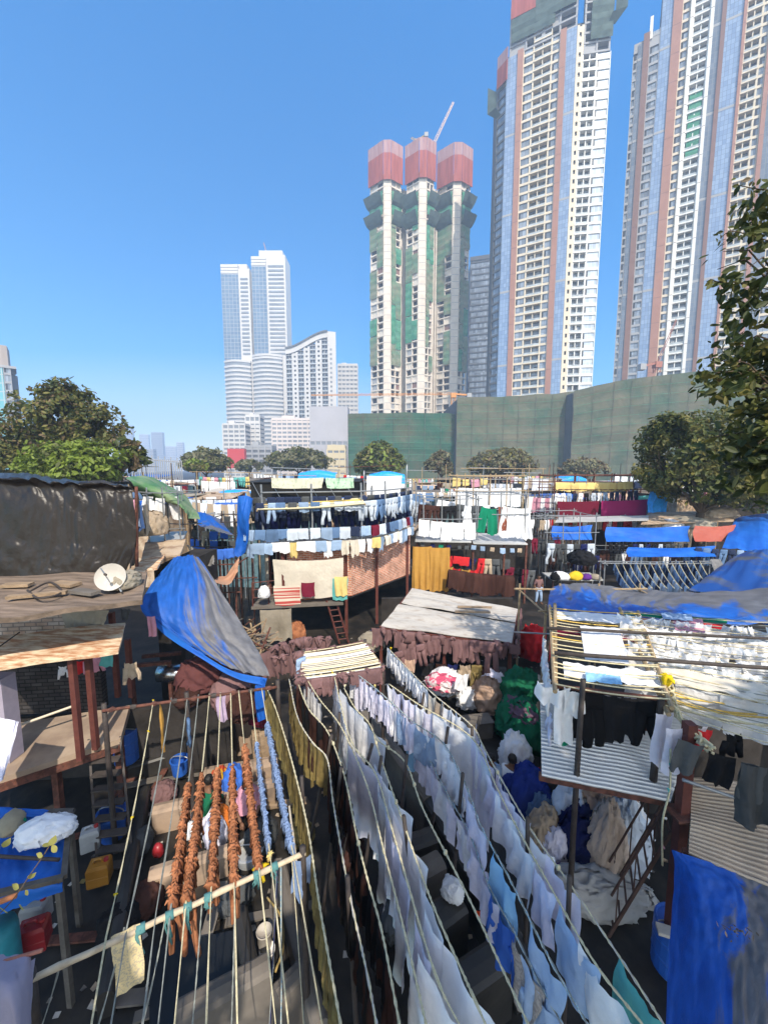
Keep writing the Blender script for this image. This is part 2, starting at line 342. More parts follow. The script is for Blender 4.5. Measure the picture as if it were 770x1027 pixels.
def bay(f, kind, x0, x1, z0, z1, fh, parent, ms=None, rng=R):
    mb = MB(); n = int((z1 - z0) / fh); e = .004
    if kind == 'glass':
        f.slab(mb, x0, x1, z0, z1, -1, .25, DGREYW); f.quad(mb, x0, x1, z0, z1, .27, ms or GLASS)
        k = 0
        for i in range(n):
            if i % 9 == 4: f.slab(mb, x0 + .02, x1 - .02, z0 + i * fh, z0 + i * fh + 1.0, .1, .33, GREYW)
        nm = 'curtain_glazing'
    elif kind == 'pier':
        f.slab(mb, x0, x1, z0, z1 + 1, -1, .8, ms or TERRA)
        for i in range(0, n, 3): f.slab(mb, x0 + .05, x1 - .05, z0 + i * fh, z0 + i * fh + .18, .5, .83, TERRAD)
        nm = 'pier'
    elif kind == 'bal':
        wall = ms or CREAMW
        f.quad(mb, x0, x1, z0, z1, -1.9, GLASSW)
        mid = (x0 + x1) / 2
        f.slab(mb, x0, x0 + .35, z0, z1, -1.9, .1, wall); f.slab(mb, x1 - .35, x1, z0, z1, -1.9, .1, wall)
        if x1 - x0 > 5: f.slab(mb, mid - .18, mid + .18, z0, z1, -1.9, -.05, wall)
        for i in range(n + 1):
            z = z0 + i * fh
            f.slab(mb, x0 - .02, x1 + .02, z, z + .55, -1.85, .35, wall)
            if i < n:
                f.slab(mb, x0 + .36, x1 - .36, z + .56, z + 1.45, .12, .18, RAIL)
                if rng.random() < .45:
                    q = x0 + .5 + rng.random() * max(.1, (x1 - x0 - 2.2)); f.slab(mb, q, q + 1.2, z + .56, z + fh * rng.uniform(.5, .95), -1.7, -1.2, DGLASS if rng.random() < .5 else WHITEW)
        nm = 'balcony_stack'
    elif kind == 'win':
        wall = ms or CREAMW
        f.quad(mb, x0, x1, z0, z1, -.3, GLASSW if wall is not WHITEW else GLASSB)
        f.slab(mb, x0, x0 + .3, z0, z1, -.6, .12, wall); f.slab(mb, x1 - .3, x1, z0, z1, -.6, .12, wall)
        for i in range(n + 1):
            z = z0 + i * fh; f.slab(mb, x0 + .31, x1 - .31, z, z + 1.05, -.6, .1, wall)
            if rng.random() < .6: f.slab(mb, x0 + .32, x0 + 1.1, z + 1.1, z + fh - .3, -.29, -.2, DGLASS)
        nm = 'window_bay'
    elif kind == 'punch':
        wall = ms or CREAMW; w3 = (x1 - x0) / 3
        f.quad(mb, x0, x1, z0, z1, -.4, DGLASS)
        f.slab(mb, x0, x0 + w3, z0, z1, -.6, .2, wall); f.slab(mb, x1 - w3, x1, z0, z1, -.6, .2, wall)
        for i in range(n + 1): f.slab(mb, x0 + w3, x1 - w3, z0 + i * fh, z0 + i * fh + fh * .55, -.6, .19, wall)
        nm = 'punched_wall'
    elif kind == 'frame':
        wall = ms or CONCT
        f.quad(mb, x0, x1, z0, z1, -2.2, DGLASS)
        m3 = (x0 + x1) / 2
        for x in (x0, m3 - .3, x1 - .7): f.slab(mb, x, x + .7, z0, z1, -1.2, 0, wall)
        for i in range(n + 1):
            z = z0 + i * fh; f.slab(mb, x0 - .02, x1 + .02, z, z + .8, -2, .12, wall)
            if rng.random() < .35: f.slab(mb, x0 + .72, m3 - .32, z + .8, z + fh, -1.6, -.4, GREYW if rng.random() < .5 else wall)
            if rng.random() < .25: f.slab(mb, m3 + .42, x1 - .72, z + .8, z + fh, -1.6, -.4, TERRAD if rng.random() < .3 else wall)
        nm = 'concrete_frame'
    return mb.build(nm, parent)
def core(pts, z1, m, parent, name='core'):
    mb = MB(); mb.prism(pts, 0, z1, m); return mb.build(name, parent)
def netpatch(f, x0, x1, z0, z1, out, m, parent, name='safety_net', seed=0):
    mb = MB(); k = max(2, int((x1 - x0) / 2)); r = max(2, int((z1 - z0) / 4))
    mb.grid(lambda u, v: f.p(x0 + (x1 - x0) * u, z0 + (z1 - z0) * v, out + .35 * nz(u * 3 + seed, v * r * .8, seed) + .25 * abs(sin(v * r * PI))), k, r * 2, m)
    return mb.build(name, parent)
# ---- tower clad in blue glass, second from the right
def tower_striped():
    P0 = at(570.5, 200, 195); T = thing('residential_tower', 'tall cream and blue glass tower with terracotta stripes and red screens on top', 'tower', (P0.x, P0.y + 14, 0))
    f = Face(P0, (.883, -.469)); fh = 4.0; ZT = zat(570.5, 26, P0)
    L = [('glass', 504, 514.3, None), ('pier', 514.3, 519.7, TERRA), ('win', 519.7, 529.5, CREAMW), ('bal', 529.5, 546.8, CREAMW), ('win', 546.8, 554.6, CREAMW), ('pier', 554.6, 560.4, TERRA), ('glass', 560.4, 570.5, None)]
    for k, a, b, m in L: bay(f, k, f.x(a), f.x(b), 8, ZT + (6 if k == 'bal' else 0), fh, T, m)
    fr = Face(P0, (1, -.16))
    for k, a, b, m in [('punch', 570.5, 577, CREAMW), ('bal', 577, 590.5, WHITEW), ('win', 590.5, 604, WHITEW)]: bay(fr, k, fr.x(a), fr.x(b), 8, ZT - (12 if k != 'punch' else 0), fh, T, m)
    A = f.p(f.x(504), 0); fl = Face(A, (1, -1.7)); bay(fl, 'win', fl.x(495.6), 0, 8, ZT - 10, fh, T, DGREYW)  # left side coloured dark, right side pale, imitating shade and sun
    B = fr.p(fr.x(604), 0); C0 = fl.p(fl.x(495.6), 0)
    core([C0 + V((.8, .8, 0)), A + V((1.2, 2.2, 0)), P0 + V((-1, 2.4, 0)), B + V((-.2, 2.2, 0)), B + V((2, 24, 0)), C0 + V((4, 22, 0))], ZT + 3, DGREYW, T)
    zt = lambda y: zat(560, y, P0)
    bay(f, 'frame', f.x(506), f.x(538), ZT, ZT + 21, 4, T, GREYW); bay(f, 'frame', f.x(538.2), f.x(570), ZT, ZT + 21, 4, T, GREYW); bay(fr, 'frame', fr.x(577.2), fr.x(603), ZT - 11.8, ZT + 21, 4, T, GREYW)
    netpatch(f, f.x(508), f.x(549), ZT + 5, ZT + 17, .9, NETD, T, seed=1); netpatch(f, f.x(530), f.x(569), ZT + 9, ZT + 24, 1.1, NETD, T, seed=1.6); netpatch(f, f.x(531), f.x(556), ZT + 22, ZT + 32, 1.4, NETG, T, seed=2)
    netpatch(fr, fr.x(583), fr.x(604), ZT - 7, ZT + 8, .9, NETD, T, seed=3); netpatch(fr, fr.x(572), fr.x(598), ZT + 12, ZT + 25, 1.3, NETG, T, seed=5)
    for ff, a, b, z0, z1 in ((f, 507, 530, ZT + 15, ZT + 31), (fr, 596, 612, ZT + 15, ZT + 36), (fl, 496.5, 506, ZT - 10, ZT + 4), (f, 562, 571, ZT + 23, ZT + 36)):
        mb = MB(); x0, x1 = ff.x(a), ff.x(b); ff.slab(mb, x0, x1, z0, z0 + (z1 - z0) * .62, .9, 1.3, SCRN); ff.slab(mb, x0, x1, z0 + (z1 - z0) * .62, z1, .92, 1.28, SCRNP)
        q = MB
        mb.build('safety_screen', T)
    for ff, a, z in ((fl, 495.4, ZT - 22), (fr, 606, ZT - 2)):
        mb = MB(); x = ff.x(a); s = -1 if a < 550 else 1
        mb.poly([ff.p(x, z, .3), ff.p(x + s * 4, z + 4, 2.5), ff.p(x + s * 4, z + 16, 2.5), ff.p(x, z + 12, .3)], NETD); mb.poly([ff.p(x, z, .3), ff.p(x + s * 4, z + 4, 2.5), ff.p(x - s * 2, z + 3, 2.6), ff.p(x - s * 3, z, .3)], NETD)
        mb.build('catch_net', T)
tower_striped()
# ---- tower at the right edge
def tower_wide():
    P0 = at(700, 200, 185); T = thing('residential_tower', 'widest blue glass tower with white balcony strip and green netted storeys', 'tower', (P0.x, P0.y + 14, 0))
    f = Face(P0, (.857, -.515)); fh = 3.75; ZL = zat(645, 38, f.p(f.x(645), 0)); ZT = ZL + 26
    L = [('win', 625.6, 630, GREYW, ZL - 4), ('glass', 630, 634.8, GLASSD, ZL), ('pier', 634.8, 640.6, TERRAD, ZL + 2), ('win', 640.6, 650.5, GREYW, ZL + 3), ('glass', 650.5, 661.3, None, ZT), ('pier', 661.3, 670, TERRA, ZT), ('win', 670, 677.8, CREAMW, ZT),
         ('pier', 677.8, 681, WHITEW, ZT), ('bal', 681, 697, WHITEW, ZT), ('pier', 697, 700.4, WHITEW, ZT), ('glass', 700.4, 707.7, GLASSD, ZT), ('pier', 707.7, 712, TERRAD, ZT), ('glass', 712, 728.4, None, ZT), ('pier', 728.4, 731.4, TERRA, ZT),  # brown pier is the terracotta tone darkened to imitate shade
         ('bal', 731.4, 747, CREAMW, ZT), ('win', 747, 754, CREAMW, ZT), ('pier', 754, 758.6, TERRA, ZT), ('glass', 758.6, 772, GLASSD, ZT), ('win', 772, 790, CREAMW, ZT)]
    for k, a, b, m, z in L: bay(f, k, f.x(a), f.x(b), 8, z, fh, T, m)
    a, b, c = f.p(f.x(625.6), 0, -2.3), f.p(f.x(650.5), 0, -2.3), f.p(f.x(790), 0, -2.3); bk = -f.n * 26
    core([a, b, b + bk, a + bk], ZL, DGREYW, T); core([b, c, c + bk, b + bk], ZT + 3, DGREYW, T)
    x0, x1 = f.x(683), f.x(695.5); z0 = zat(690, 158, f.p(f.x(690), 0)); z1 = zat(690, 92, f.p(f.x(690), 0)); netpatch(f, x0, x1, z0, z1, -.1, NETG, T, seed=9)
    mb = MB(); f.slab(mb, f.x(626), f.x(650), ZL - 3, ZL + 1, -2, 0, GREYW); f.slab(mb, f.x(640), f.x(643), ZL, ZL + 9, -2, .5, WHITEW); mb.build('parapet', T)
tower_wide()
# ---- unfinished tower with red screens
def crane(P, jib, label, h=12, parent=None, mat=None, th=1.):
    c = thing('tower_crane', label, 'crane', P); mat = mat or M('crane_yellow', (.55, .33, .10), rough=.5, bump=0)
    mb = MB(); s = .9
    for dx in (-s, s):
        for dy in (-s, s): mb.beam(P + V((dx, dy, 0)), P + V((dx, dy, h)), .25, .25, mat)
    for i in range(int(h / 2)):
        a = 1 if i % 2 else -1; mb.beam(P + V((-s * a, -s, i * 2)), P + V((s * a, -s, i * 2 + 2)), .15, .15, mat); mb.beam(P + V((-s, -s * a, i * 2)), P + V((-s, s * a, i * 2 + 2)), .15, .15, mat)
    mb.build('mast', c)
    mb = MB(); mb.box(P + V((0, 0, h)), 2.6, 2.6, 2.4, mat); mb.build('cab', c)
    a = P + V((0, 0, h + 2)); b = a + jib; t = jib.normalized(); sd = t.cross(V((0, 1, 0))).normalized() * .8; mb = MB()
    for q in (sd, -sd, V((0, 1.2, 0))): mb.beam(a + q * th, b + q * .6 * th, .28 * th, .28 * th, mat)
    k = int(jib.length / 2.2)
    for i in range(k):
        u0, u1 = i / k, (i + 1) / k; mb.beam(a.lerp(b, u0) + sd * (1 - .4 * u0) * (-1) ** i, a.lerp(b, u1) - sd * (1 - .4 * u1) * (-1) ** i, .16 * th, .16 * th, mat)
    mb.build('jib', c); back = a - V((t.x, t.y, .1)).normalized() * 8; mb = MB(); mb.beam(a, back, 1.2, .8, mat); mb.box(back - V((0, 0, 1.5)), 2.4, 2.4, 2.4, GREYW); mb.build('counterweight', c)
    return c
def tower_unfinished():
    D = 260; yb = 300.; P = at(423, yb, D); T = thing('unfinished_tower', 'bare concrete tower under construction wrapped in green netting with three red screened crowns', 'tower', (P.x, P.y + 14, 0))
    fh = 4.2
    for wi, (l, c0, c1, r, ytop, dy) in enumerate([(371.5, 385, 391.4, 401.6, 174, 0), (407, 419.5, 426, 433.5, 172, -4), (438, 452.7, 459.7, 469, 176, 2)]):
        A = at(c0, yb, D + dy); B = at(c1, yb, D + dy); A.z = B.z = 0; ZT = zat(388 if wi == 0 else 423, ytop, A)
        fl = Face(A, (1, -.83)); fr = Face(B, (1, .7)); ff = Face(A, (1, 0)); w = B.x - A.x
        xl = fl.x(l, yb); xr = fr.x(r, yb)
        mb = MB(); ff.slab(mb, 0, w, 0, ZT + 2, -2, 0, CONCT)
        for i in range(int(ZT / fh)): ff.slab(mb, .02, w - .02, i * fh, i * fh + .25, -.1, .06, GREYW)
        mb.build('corner_pier', T)
        bay(fl, 'frame', xl, -.02, 4, ZT, fh, T, CONCT); bay(fr, 'frame', .02, xr, 4, ZT, fh, T, CONCT)
        L_ = fl.p(xl, 0); R_ = fr.p(xr, 0)
        core([L_ + V((1.8, 1.8, 0)), A + V((1, 3, 0)), B + V((-1, 3, 0)), R_ + V((-1.8, 1.8, 0)), R_ + V((-1, 14, 0)), L_ + V((1, 14, 0))], ZT - 1, DGREYW, T)
        rr = random.Random(wi + 3)
        zz = lambda y: zat(423, y, A)
        for fc, a, b in ((fl, xl, -.4), (fr, .4, xr)):
            mid = a + (b - a) * (.55 if fc is fl else .45)
            for lo, hi, p0, p1 in ((a, mid, .7, .9), (mid, b, .5, .8)):
                ybot = rr.choice([345, 365, 372, 352]) if fc is not fr or wi else 366
                y = ybot
                while y > 196:
                    y2 = max(190, y - rr.uniform(16, 40)); 
                    if rr.random() < p0: netpatch(fc, lo, hi, zz(y), zz(y2) - .5, .35 + .3 * rr.random(), rr.choice([NETO, NETO, NETG, NETO]), T, seed=rr.random() * 50)
                    y = y2
            if rr.random() < .8: netpatch(fc, a, b, zz(215), zz(192), .8, NETG, T, seed=wi)
        # outrigger catch nets in two tiers
        for yy in (225, 206):
            z = zz(yy)
            for fc, a, b in ((fl, xl, 0), (fr, 0, xr)):
                mb = MB(); mb.grid(lambda u, v: fc.p(a + (b - a) * u + (-2.5 * v if fc is fl else 2.5 * v) * (abs(u - (1 if fc is fl else 0))), z + 7 * v - 1.5 * sin(v * PI) + .5 * nz(u * 3, v * 3, yy), .5 + 3.5 * v), 6, 4, NETD); mb.build('catch_net', T)
        # red screens of the crown
        zc = ZT + 1
        for fc, a, b in ((fl, xl - .6, .2), (fr, -.2, xr + .6), (ff, -.3, w + .3)):
            mb = MB(); k = max(2, int((b - a) / 1.6)); st = (b - a) / k
            for i in range(k):
                fc.slab(mb, a + i * st + .04, a + (i + 1) * st - .04, zc - 5, zc + 10, .9 + .1 * (i % 2), 1.2 + .1 * (i % 2), SCRN); fc.slab(mb, a + i * st + .04, a + (i + 1) * st - .04, zc + 10.02, zc + 17, .92 + .1 * (i % 2), 1.18 + .1 * (i % 2), SCRNP)
            mb.build('safety_screen', T)
    a = at(401, yb, D + 9); b = at(440, yb, D + 9); mb = MB(); mb.box(V(((a.x + b.x) / 2, D + 16, 0)), b.x - a.x + 6, 12, zat(423, 190, a), CONCT)
    for x in (402.2, 404.5, 434, 436.5): q = at(x, yb, D + 9); mb.box(V((q.x, D + 9.2, 0)), .9, 1.4, zat(423, 190, a), CONCT)
    mb.build('stair_core', T)
    top = V((at(416, 150, D + 12).x, D + 12, 200))
    crane(at(433, 158, D + 14), V((14.5, 8, 33)), 'pale crane with its jib raised above the red crowns of the unfinished tower', 4, mat=M('crane_pale', (.62, .45, .36), rough=.5, bump=0))
    crane(at(418, 150, D + 14), V((-3.5, 4, 5)), 'short yellow hoist on the middle red crown', 3)
tower_unfinished()
crane(at(454, 416, 205), V((-74, 6, .5)), 'orange crane with long level jib in front of the unfinished tower', 8.5, mat=M('crane_orange', (.60, .26, .08), rough=.5, bump=0), th=.6)
crane(at(658, 374, 168), V((8, 2, 18)), 'small red crane leaning above the netted podium', 2, mat=M('crane_red', (.34, .14, .10), rough=.5, bump=0), th=.5)
# ---- dark office block between the towers
o = at(470, 330, 330); T = thing('office_block', 'dark grey office block half hidden between the unfinished tower and the striped tower', 'building', (o.x + 14, o.y + 10, 0)); f = Face(o, (1, -.3)); x1 = f.x(502, 330); zt = zat(485, 262, o)
bay(f, 'win', 0, x1, 0, zt, 4.6, T, DGREYW); bay(f, 'punch', x1 + .02, x1 + 12, 0, zt - 2, 4.6, T, DGREYW); core([o + V((.3, 1, 0)), f.p(x1 + 12, 0, -1), f.p(x1 + 12, 0, -24), o + V((3, 24, 0))], zt - .5, DGREYW, T)
mb = MB(); f.slab(mb, -.3, x1 + .3, zt, zt + 3, -3, .3, DGREYW); mb.build('parapet', T)
# ---- distant pair of towers and its neighbours
WFAR = M('far_white', (.58, .56, .54), var=.05, scale=.1, bump=0); GFAR = M('far_window', (.22, .24, .27), var=.25, scale=.08, bump=0)
BGL = Muv('far_blue_glass', (.09, .15, .24), (.14, .21, .30), (.30, .33, .36), 4, 4, .3, rough=.5, spec=.2)
def banded(mb, pts, z0, z1, fh, band, mw, mg, proud=.6):
    c = V((sum(p[0] for p in pts) / len(pts), sum(p[1] for p in pts) / len(pts)))
    inn = [(p[0] + (c.x - p[0]) / (V((p[0], p[1])) - c).length * proud, p[1] + (c.y - p[1]) / (V((p[0], p[1])) - c).length * proud) for p in pts]
    mb.prism(inn, z0, z1, mg); z = z0
    while z < z1 - band: mb.prism(pts, z, z + band, mw); z += fh
    mb.prism(pts, z1, z1 + band, mw)
def rect(x0, x1, y0, y1): return [(x0, y0), (x1, y0), (x1, y1), (x0, y1)]
def pxz(px, py, D): p = at(px, py, D); return p.x, p.z
D = 450; X = lambda px: at(px, 325, D).x; Z = lambda py: at(255, py, D).z
T = thing('twin_tower', 'pale twin towers with blue glass fronts above a banded lower block in the haze', 'tower', (X(255), D + 20, 0))
def bowfront(a, b, n=10, bulge=6, depth=26): return [(a + (b - a) * i / n, D + depth * 0 - bulge * sin(PI * i / n)) for i in range(n + 1)] + [(b, D + depth), (a, D + depth)]
mb = MB(); banded(mb, bowfront(X(223), X(250)), 0, Z(364), 4.6, 2.2, WFAR, GFAR); mb.build('lower_block', T)
mb = MB(); banded(mb, bowfront(X(252), X(282)), 0, Z(358), 4.6, 2.2, WFAR, GFAR); banded(mb, rect(X(282), X(291), D + 5, D + 30), 0, Z(364), 4.6, 2.2, WFAR, GFAR); mb.build('lower_block', T)
for a, m, b, top, st in ((223, 240, 251, 262, 6), (253.5, 268, 287, 254, 0)):
    mb = MB(); mb.prism(rect(X(m) + .1, X(b), D + 3, D + 26), 0, Z(top + st), WFAR)
    for i in range(int((Z(top + st) - Z(355) - 5) / 4.4)): mb.box(V(((X(m) + X(b)) / 2, D + 2.9, Z(355) + i * 4.4)), X(b) - X(m) - 4, .8, 2.0, GFAR)
    mb.prism(rect(X(m) - 9, X(b) - 4, D + 8, D + 22), Z(top + st) + .01, Z(top + st) + 7, WFAR)
    mb.build('tower_wing', T)
    mb = MB(); fc = Face((X(a), D + 2), (1, .02)); fc.quad(mb, 0, X(m) - X(a), Z(360), Z(top + 12), .05, BGL); fc.slab(mb, 0, X(m) - X(a), Z(360), Z(top + 2), -20, 0, WFAR)
    for i in range(3): fc.slab(mb, 0, X(m) - X(a), Z(top + 11 - i * 3), Z(top + 9.8 - i * 3), -1, .5, WFAR)
    mb.build('glass_front', T)
mb = MB(); banded(mb, rect(X(240), X(254), D + 12, D + 26), 0, Z(300), 4.6, 2.0, WFAR, GFAR); mb.build('link_block', T)
mb = MB(); mb.beam(V((X(268), D + 10, Z(254))), V((X(264.5), D + 10, Z(238))), .7, .7, TERRA); mb.build('roof_mast', T)
D = 400; X = lambda px: at(px, 440, D).x; Z = lambda py: at(315, py, D).z
T = thing('apartment_slab', 'grey apartment slab with a sweeping curved roof line beside the twin towers', 'building', (X(313), D + 15, 0))
f = Face((X(289), D), (1, -.12)); w = f.x(330, 440); rt = lambda u: Z(349 - 15 * (u * u * (3 - 2 * u)))
for i in range(7):
    u0, u1 = i / 7, (i + 1) / 7; x0, x1 = w * u0, w * u1; zz = min(rt(u0), rt(u1)) - 5
    bay(f, 'punch' if i % 2 else 'bal', x0 + .01, x1, 0, zz, 4.4, T, WFAR if i % 2 else GREYW, random.Random(i))
mb = MB()
for i in range(14):
    u0, u1 = i / 14, (i + 1) / 14; mb.obox(f.p(w * u0, rt(u0) - 6, -3), f.d * (w / 14) + V((0, 0, rt(u1) - rt(u0))), f.n * 4, V((0, 0, 5)), WFAR)
    mb.obox(f.p(w * u0, rt(u0) - 1, -8), f.d * (w / 14) + V((0, 0, rt(u1) - rt(u0))), f.n * 10, V((0, 0, 1.6)), DGREYW)
mb.build('roof', T)
mb = MB(); f2 = Face(f.p(w + .05, 0), (1, .25)); f2.slab(mb, 0, f2.x(338, 440), 0, Z(334), -16, 0, WFAR)
for i in range(28): f2.slab(mb, 2, 4, i * 4.4 + 4, i * 4.4 + 6, -1, .1, GFAR)
mb.build('end_wall', T)
core([f.p(.5, 0, -2.2), f.p(w, 0, -2.2), f.p(w, 0, -16), f.p(.5, 0, -16)], Z(352), DGREYW, T)
def block(name, label, px0, px1, py, D, fh=4, band=2.2, mw=None, mg=None, depth=14, n=0, cat='building', turn=0):
    a, b = at(px0, 440, D).x, at(px1, 440, D).x; z = at((px0 + px1) / 2, py, D).z
    T = thing(name, label, cat, ((a + b) / 2, D + depth / 2, 0)); mb = MB(); banded(mb, [(a, D), (b, D + turn), (b, D + depth + turn), (a, D + depth)], 0, z - 2, fh, band, mw or WFAR, mg or GFAR, .5); mb.build('storeys', T)
    mb = MB(); k = max(2, int((b - a) / 4))
    for i in range(k + 1):
        x = a + (b - a) * i / k; mb.box((x, D - .15 + turn * i / k, 0), .9, .7, z - 1, mw or WFAR)
    mb.build('wall_rib', T)
    mb = MB(); mb.box((a + (b - a) * .3, D + depth * .5, z - 1), (b - a) * .25, 4, 3.5, mw or WFAR); mb.build('roof_room', T); return T
block('apartment_block', 'slim white apartment block right of the curved roof slab', 339.5, 359, 365, 420, 4.4, 2.4)
block('apartment_block', 'low white flats in front of the twin towers, beside the red hoarding', 224, 246, 424, 330, 3.6, 1.7)
block('apartment_block', 'white stair tower of flats just behind the low white block', 247, 261, 416, 345, 3.6, 2.4)
block('apartment_block', 'wide pinkish white flats with grid of windows below the curved roof slab', 273, 324, 419, 340, 3.6, 1.8, M('far_pinkish', (.66, .58, .54), var=.05, scale=.1, bump=0))
block('old_building', 'sooty grey old building between the red hoarding and the trees', 246, 272, 446, 290, 3.6, 1.6, GREYW, DGREYW)
T = block('mall_building', 'plain lilac grey mall box below the slim white block', 311, 349, 440, 300, 30, 26, M('far_lilac', (.42, .41, .44), var=.05, scale=.1, bump=0))
block('low_building', 'pale yellow low building by the netted podium', 328, 346, 449, 280, 5, 4, M('far_yellow', (.62, .52, .34), var=.05, scale=.1, bump=0))
a = at(228, 450, 270); b = at(245, 450, 270); T = thing('red_hoarding', 'plain red hoarding in front of the sooty grey building', 'hoarding', (a.x, a.y, 0)); mb = MB(); mb.obox(V((a.x, a.y, 8)), V((b.x - a.x, 0, 0)), V((0, 4, 0)), V((0, 0, a.z - 8)), M('hoarding_red', (.50, .05, .05), var=.1, bump=0)); mb.build('panel', T)
mb = MB(); mb.box((a.x + 1, a.y + 2, 0), .8, .8, 8, STEEL); mb.box((b.x - 1, a.y + 2, 0), .8, .8, 8, STEEL); mb.build('post', T)
for i, (a, b, y, D, l) in enumerate([(114, 133, 427, 1500, 'faint blue grey tower in the haze nearest the leafy tree'), (140, 149, 436, 1700, 'thin hazy tower standing alone above the shanty roofs'), (152, 163, 434, 1350, 'broad hazy tower with pale side'), (165, 176, 448, 1600, 'hazy stump of a tower left of the round tree'), (134, 153, 451, 900, 'low pale building on the hazy skyline'), (177, 183, 444, 1500, 'narrow pale tower behind the round tree')]):
    block('hazy_tower', l, a, b, y, D, 7, 3.5, WFAR if i % 2 else GREYW)
# glass building at the left edge
D = 200; o = at(-14, 420, D); T = thing('glass_tower', 'green blue glass tower with grey brown top at the left edge', 'tower', (o.x + 6, D + 8, 0)); f = Face(o, (1, .12)); x1 = f.x(8.5, 420); f2 = Face(f.p(x1, 0), (1, .9)); x2 = f2.x(16, 420)
GT = Muv('teal_glass', (.10, .32, .38), (.16, .42, .48), (.34, .42, .44), 3.2, 4.2, .3, rough=.2); z = zat(5, 368, o)
bay(f, 'glass', 0, x1, 0, z, 4.2, T, GT); bay(f2, 'win', .02, x2, 0, z, 4.2, T, GREYW); core([o + V((.3, 1.5, 0)), f.p(x1, 0, -1.5), f2.p(x2, 0, -1), f2.p(x2, 0, -14), o + V((0, 20, 0))], z, DGREYW, T)
mb = MB(); mb.prism([f.p(0, 0, .6), f.p(x1, 0, .6), f2.p(x2 + 2.2, 0, .6), f2.p(x2 + 2, 0, -14), o + V((0, 18, 0))], z, z + 1.2, GREYW); mb.prism([f.p(0, 0, 0), f.p(x1, 0, 0), f2.p(x2 - .6, 0, 0), f2.p(x2, 0, -12), o + V((0, 16, 0))], z + 1.2, zat(5, 345, o), M('far_brown', (.36, .31, .28), var=.08, bump=0)); mb.build('roof_crown', T)
# ---- podium wrapped in netting
PODN = M('podium_net', (.15, .145, .105), col2=(.075, .115, .085), thr=(.38, .66), scale=.12, bump=.5, bscale=.6, rough=.95, spec=.1, dist=.4)
PODN2 = M('podium_net_green', (.045, .115, .08), col2=(.11, .12, .085), thr=(.40, .62), scale=.08, bump=.5, bscale=.6, rough=.95, spec=.1, dist=.4)
PODN3 = M('podium_net_faded', (.15, .145, .11), col2=(.09, .12, .085), scale=.3, bump=.5, bscale=1, rough=.95, spec=.1, dist=.3)
def netwall(label, pts, D0, m, seed):
    """pts: (px, top py, depth) along the wall"""
    T = thing('netted_podium', label, 'scaffolded wall', (at(pts[0][0], 440, pts[0][2]).x, pts[0][2] + 3, 0))
    tops = [at(a, b, c) for a, b, c in pts]; line = spline(tops, 2.0); n = len(line) - 1
    mb = MB()
    def fn(u, v):
        i = min(n, int(round(u * n))); p = line[i]; return V((p.x, p.y - .5 * nz(u * n * .25, v * 6, seed) - .35 * abs(sin(v * 4.5 * PI)), (p.z + .5 * nz(u * n * .3, 0, seed)) * v))
    mb.grid(fn, n, 22, m); mb.build('net', T)
    mb = MB()
    for i in range(0, n, 3): mb.tube(line[i] + V((0, -.72, -line[i].z)), line[i] + V((0, -.72, -.4)), .07, CONC, 4)
    for v in (.36, .44, .52, .60, .68, .76, .84, .92):
        for i in range(0, n - 4, 4): mb.tube(V((line[i].x, line[i].y - .85, line[i].z * v)), V((line[i + 4].x, line[i + 4].y - .85, line[i + 4].z * v)), .05, NETG, 4)
    mb.build('scaffold_pole', T)
    rr = random.Random(seed)
    for k in range(0):
        i0 = rr.randrange(0, max(1, n - 5)); i1 = min(n, i0 + rr.randint(2, 5)); v0 = rr.uniform(.3, .8); v1 = min(.985, v0 + rr.uniform(.08, .3)); mb = MB(); sd = rr.random() * 30
        def fp(u, v): q = line[i0].lerp(line[i1], u); return V((q.x, q.y - .95 - .12 * nz(u * 2 + sd, v * 2, sd) - .12 * sin(v * PI), q.z * (v0 + (v1 - v0) * v) - .25 * sin(u * PI) * (1 - v)))
        mb.grid(fp, 8, 6, rr.choice([PODN, PODN2, NETO, PODN3, PODN3])); mb.build('net_patch', T)
    mb = MB(); a, b = line[0], line[-1]; mb.prism([(a.x, a.y + .8), (b.x, b.y + .8), (b.x, b.y + 30), (a.x, a.y + 30)], 0, min(a.z, b.z) - .6, DGREYW); mb.build('concrete_shell', T)
netwall('lower greener netted podium wall under the unfinished tower', [(349, 415, 168), (400, 414, 166), (458, 415, 164)], 0, PODN2, 2.)
netwall('long netted podium wall at the foot of the striped tower', [(458, 399, 160), (520, 397, 158), (575, 393, 156)], 0, PODN, 5.)
netwall('tallest netted podium wall below the widest glass tower', [(575, 392, 150), (615, 383, 146), (660, 377, 142), (720, 371, 138), (800, 366, 132)], 0, PODN, 8.)
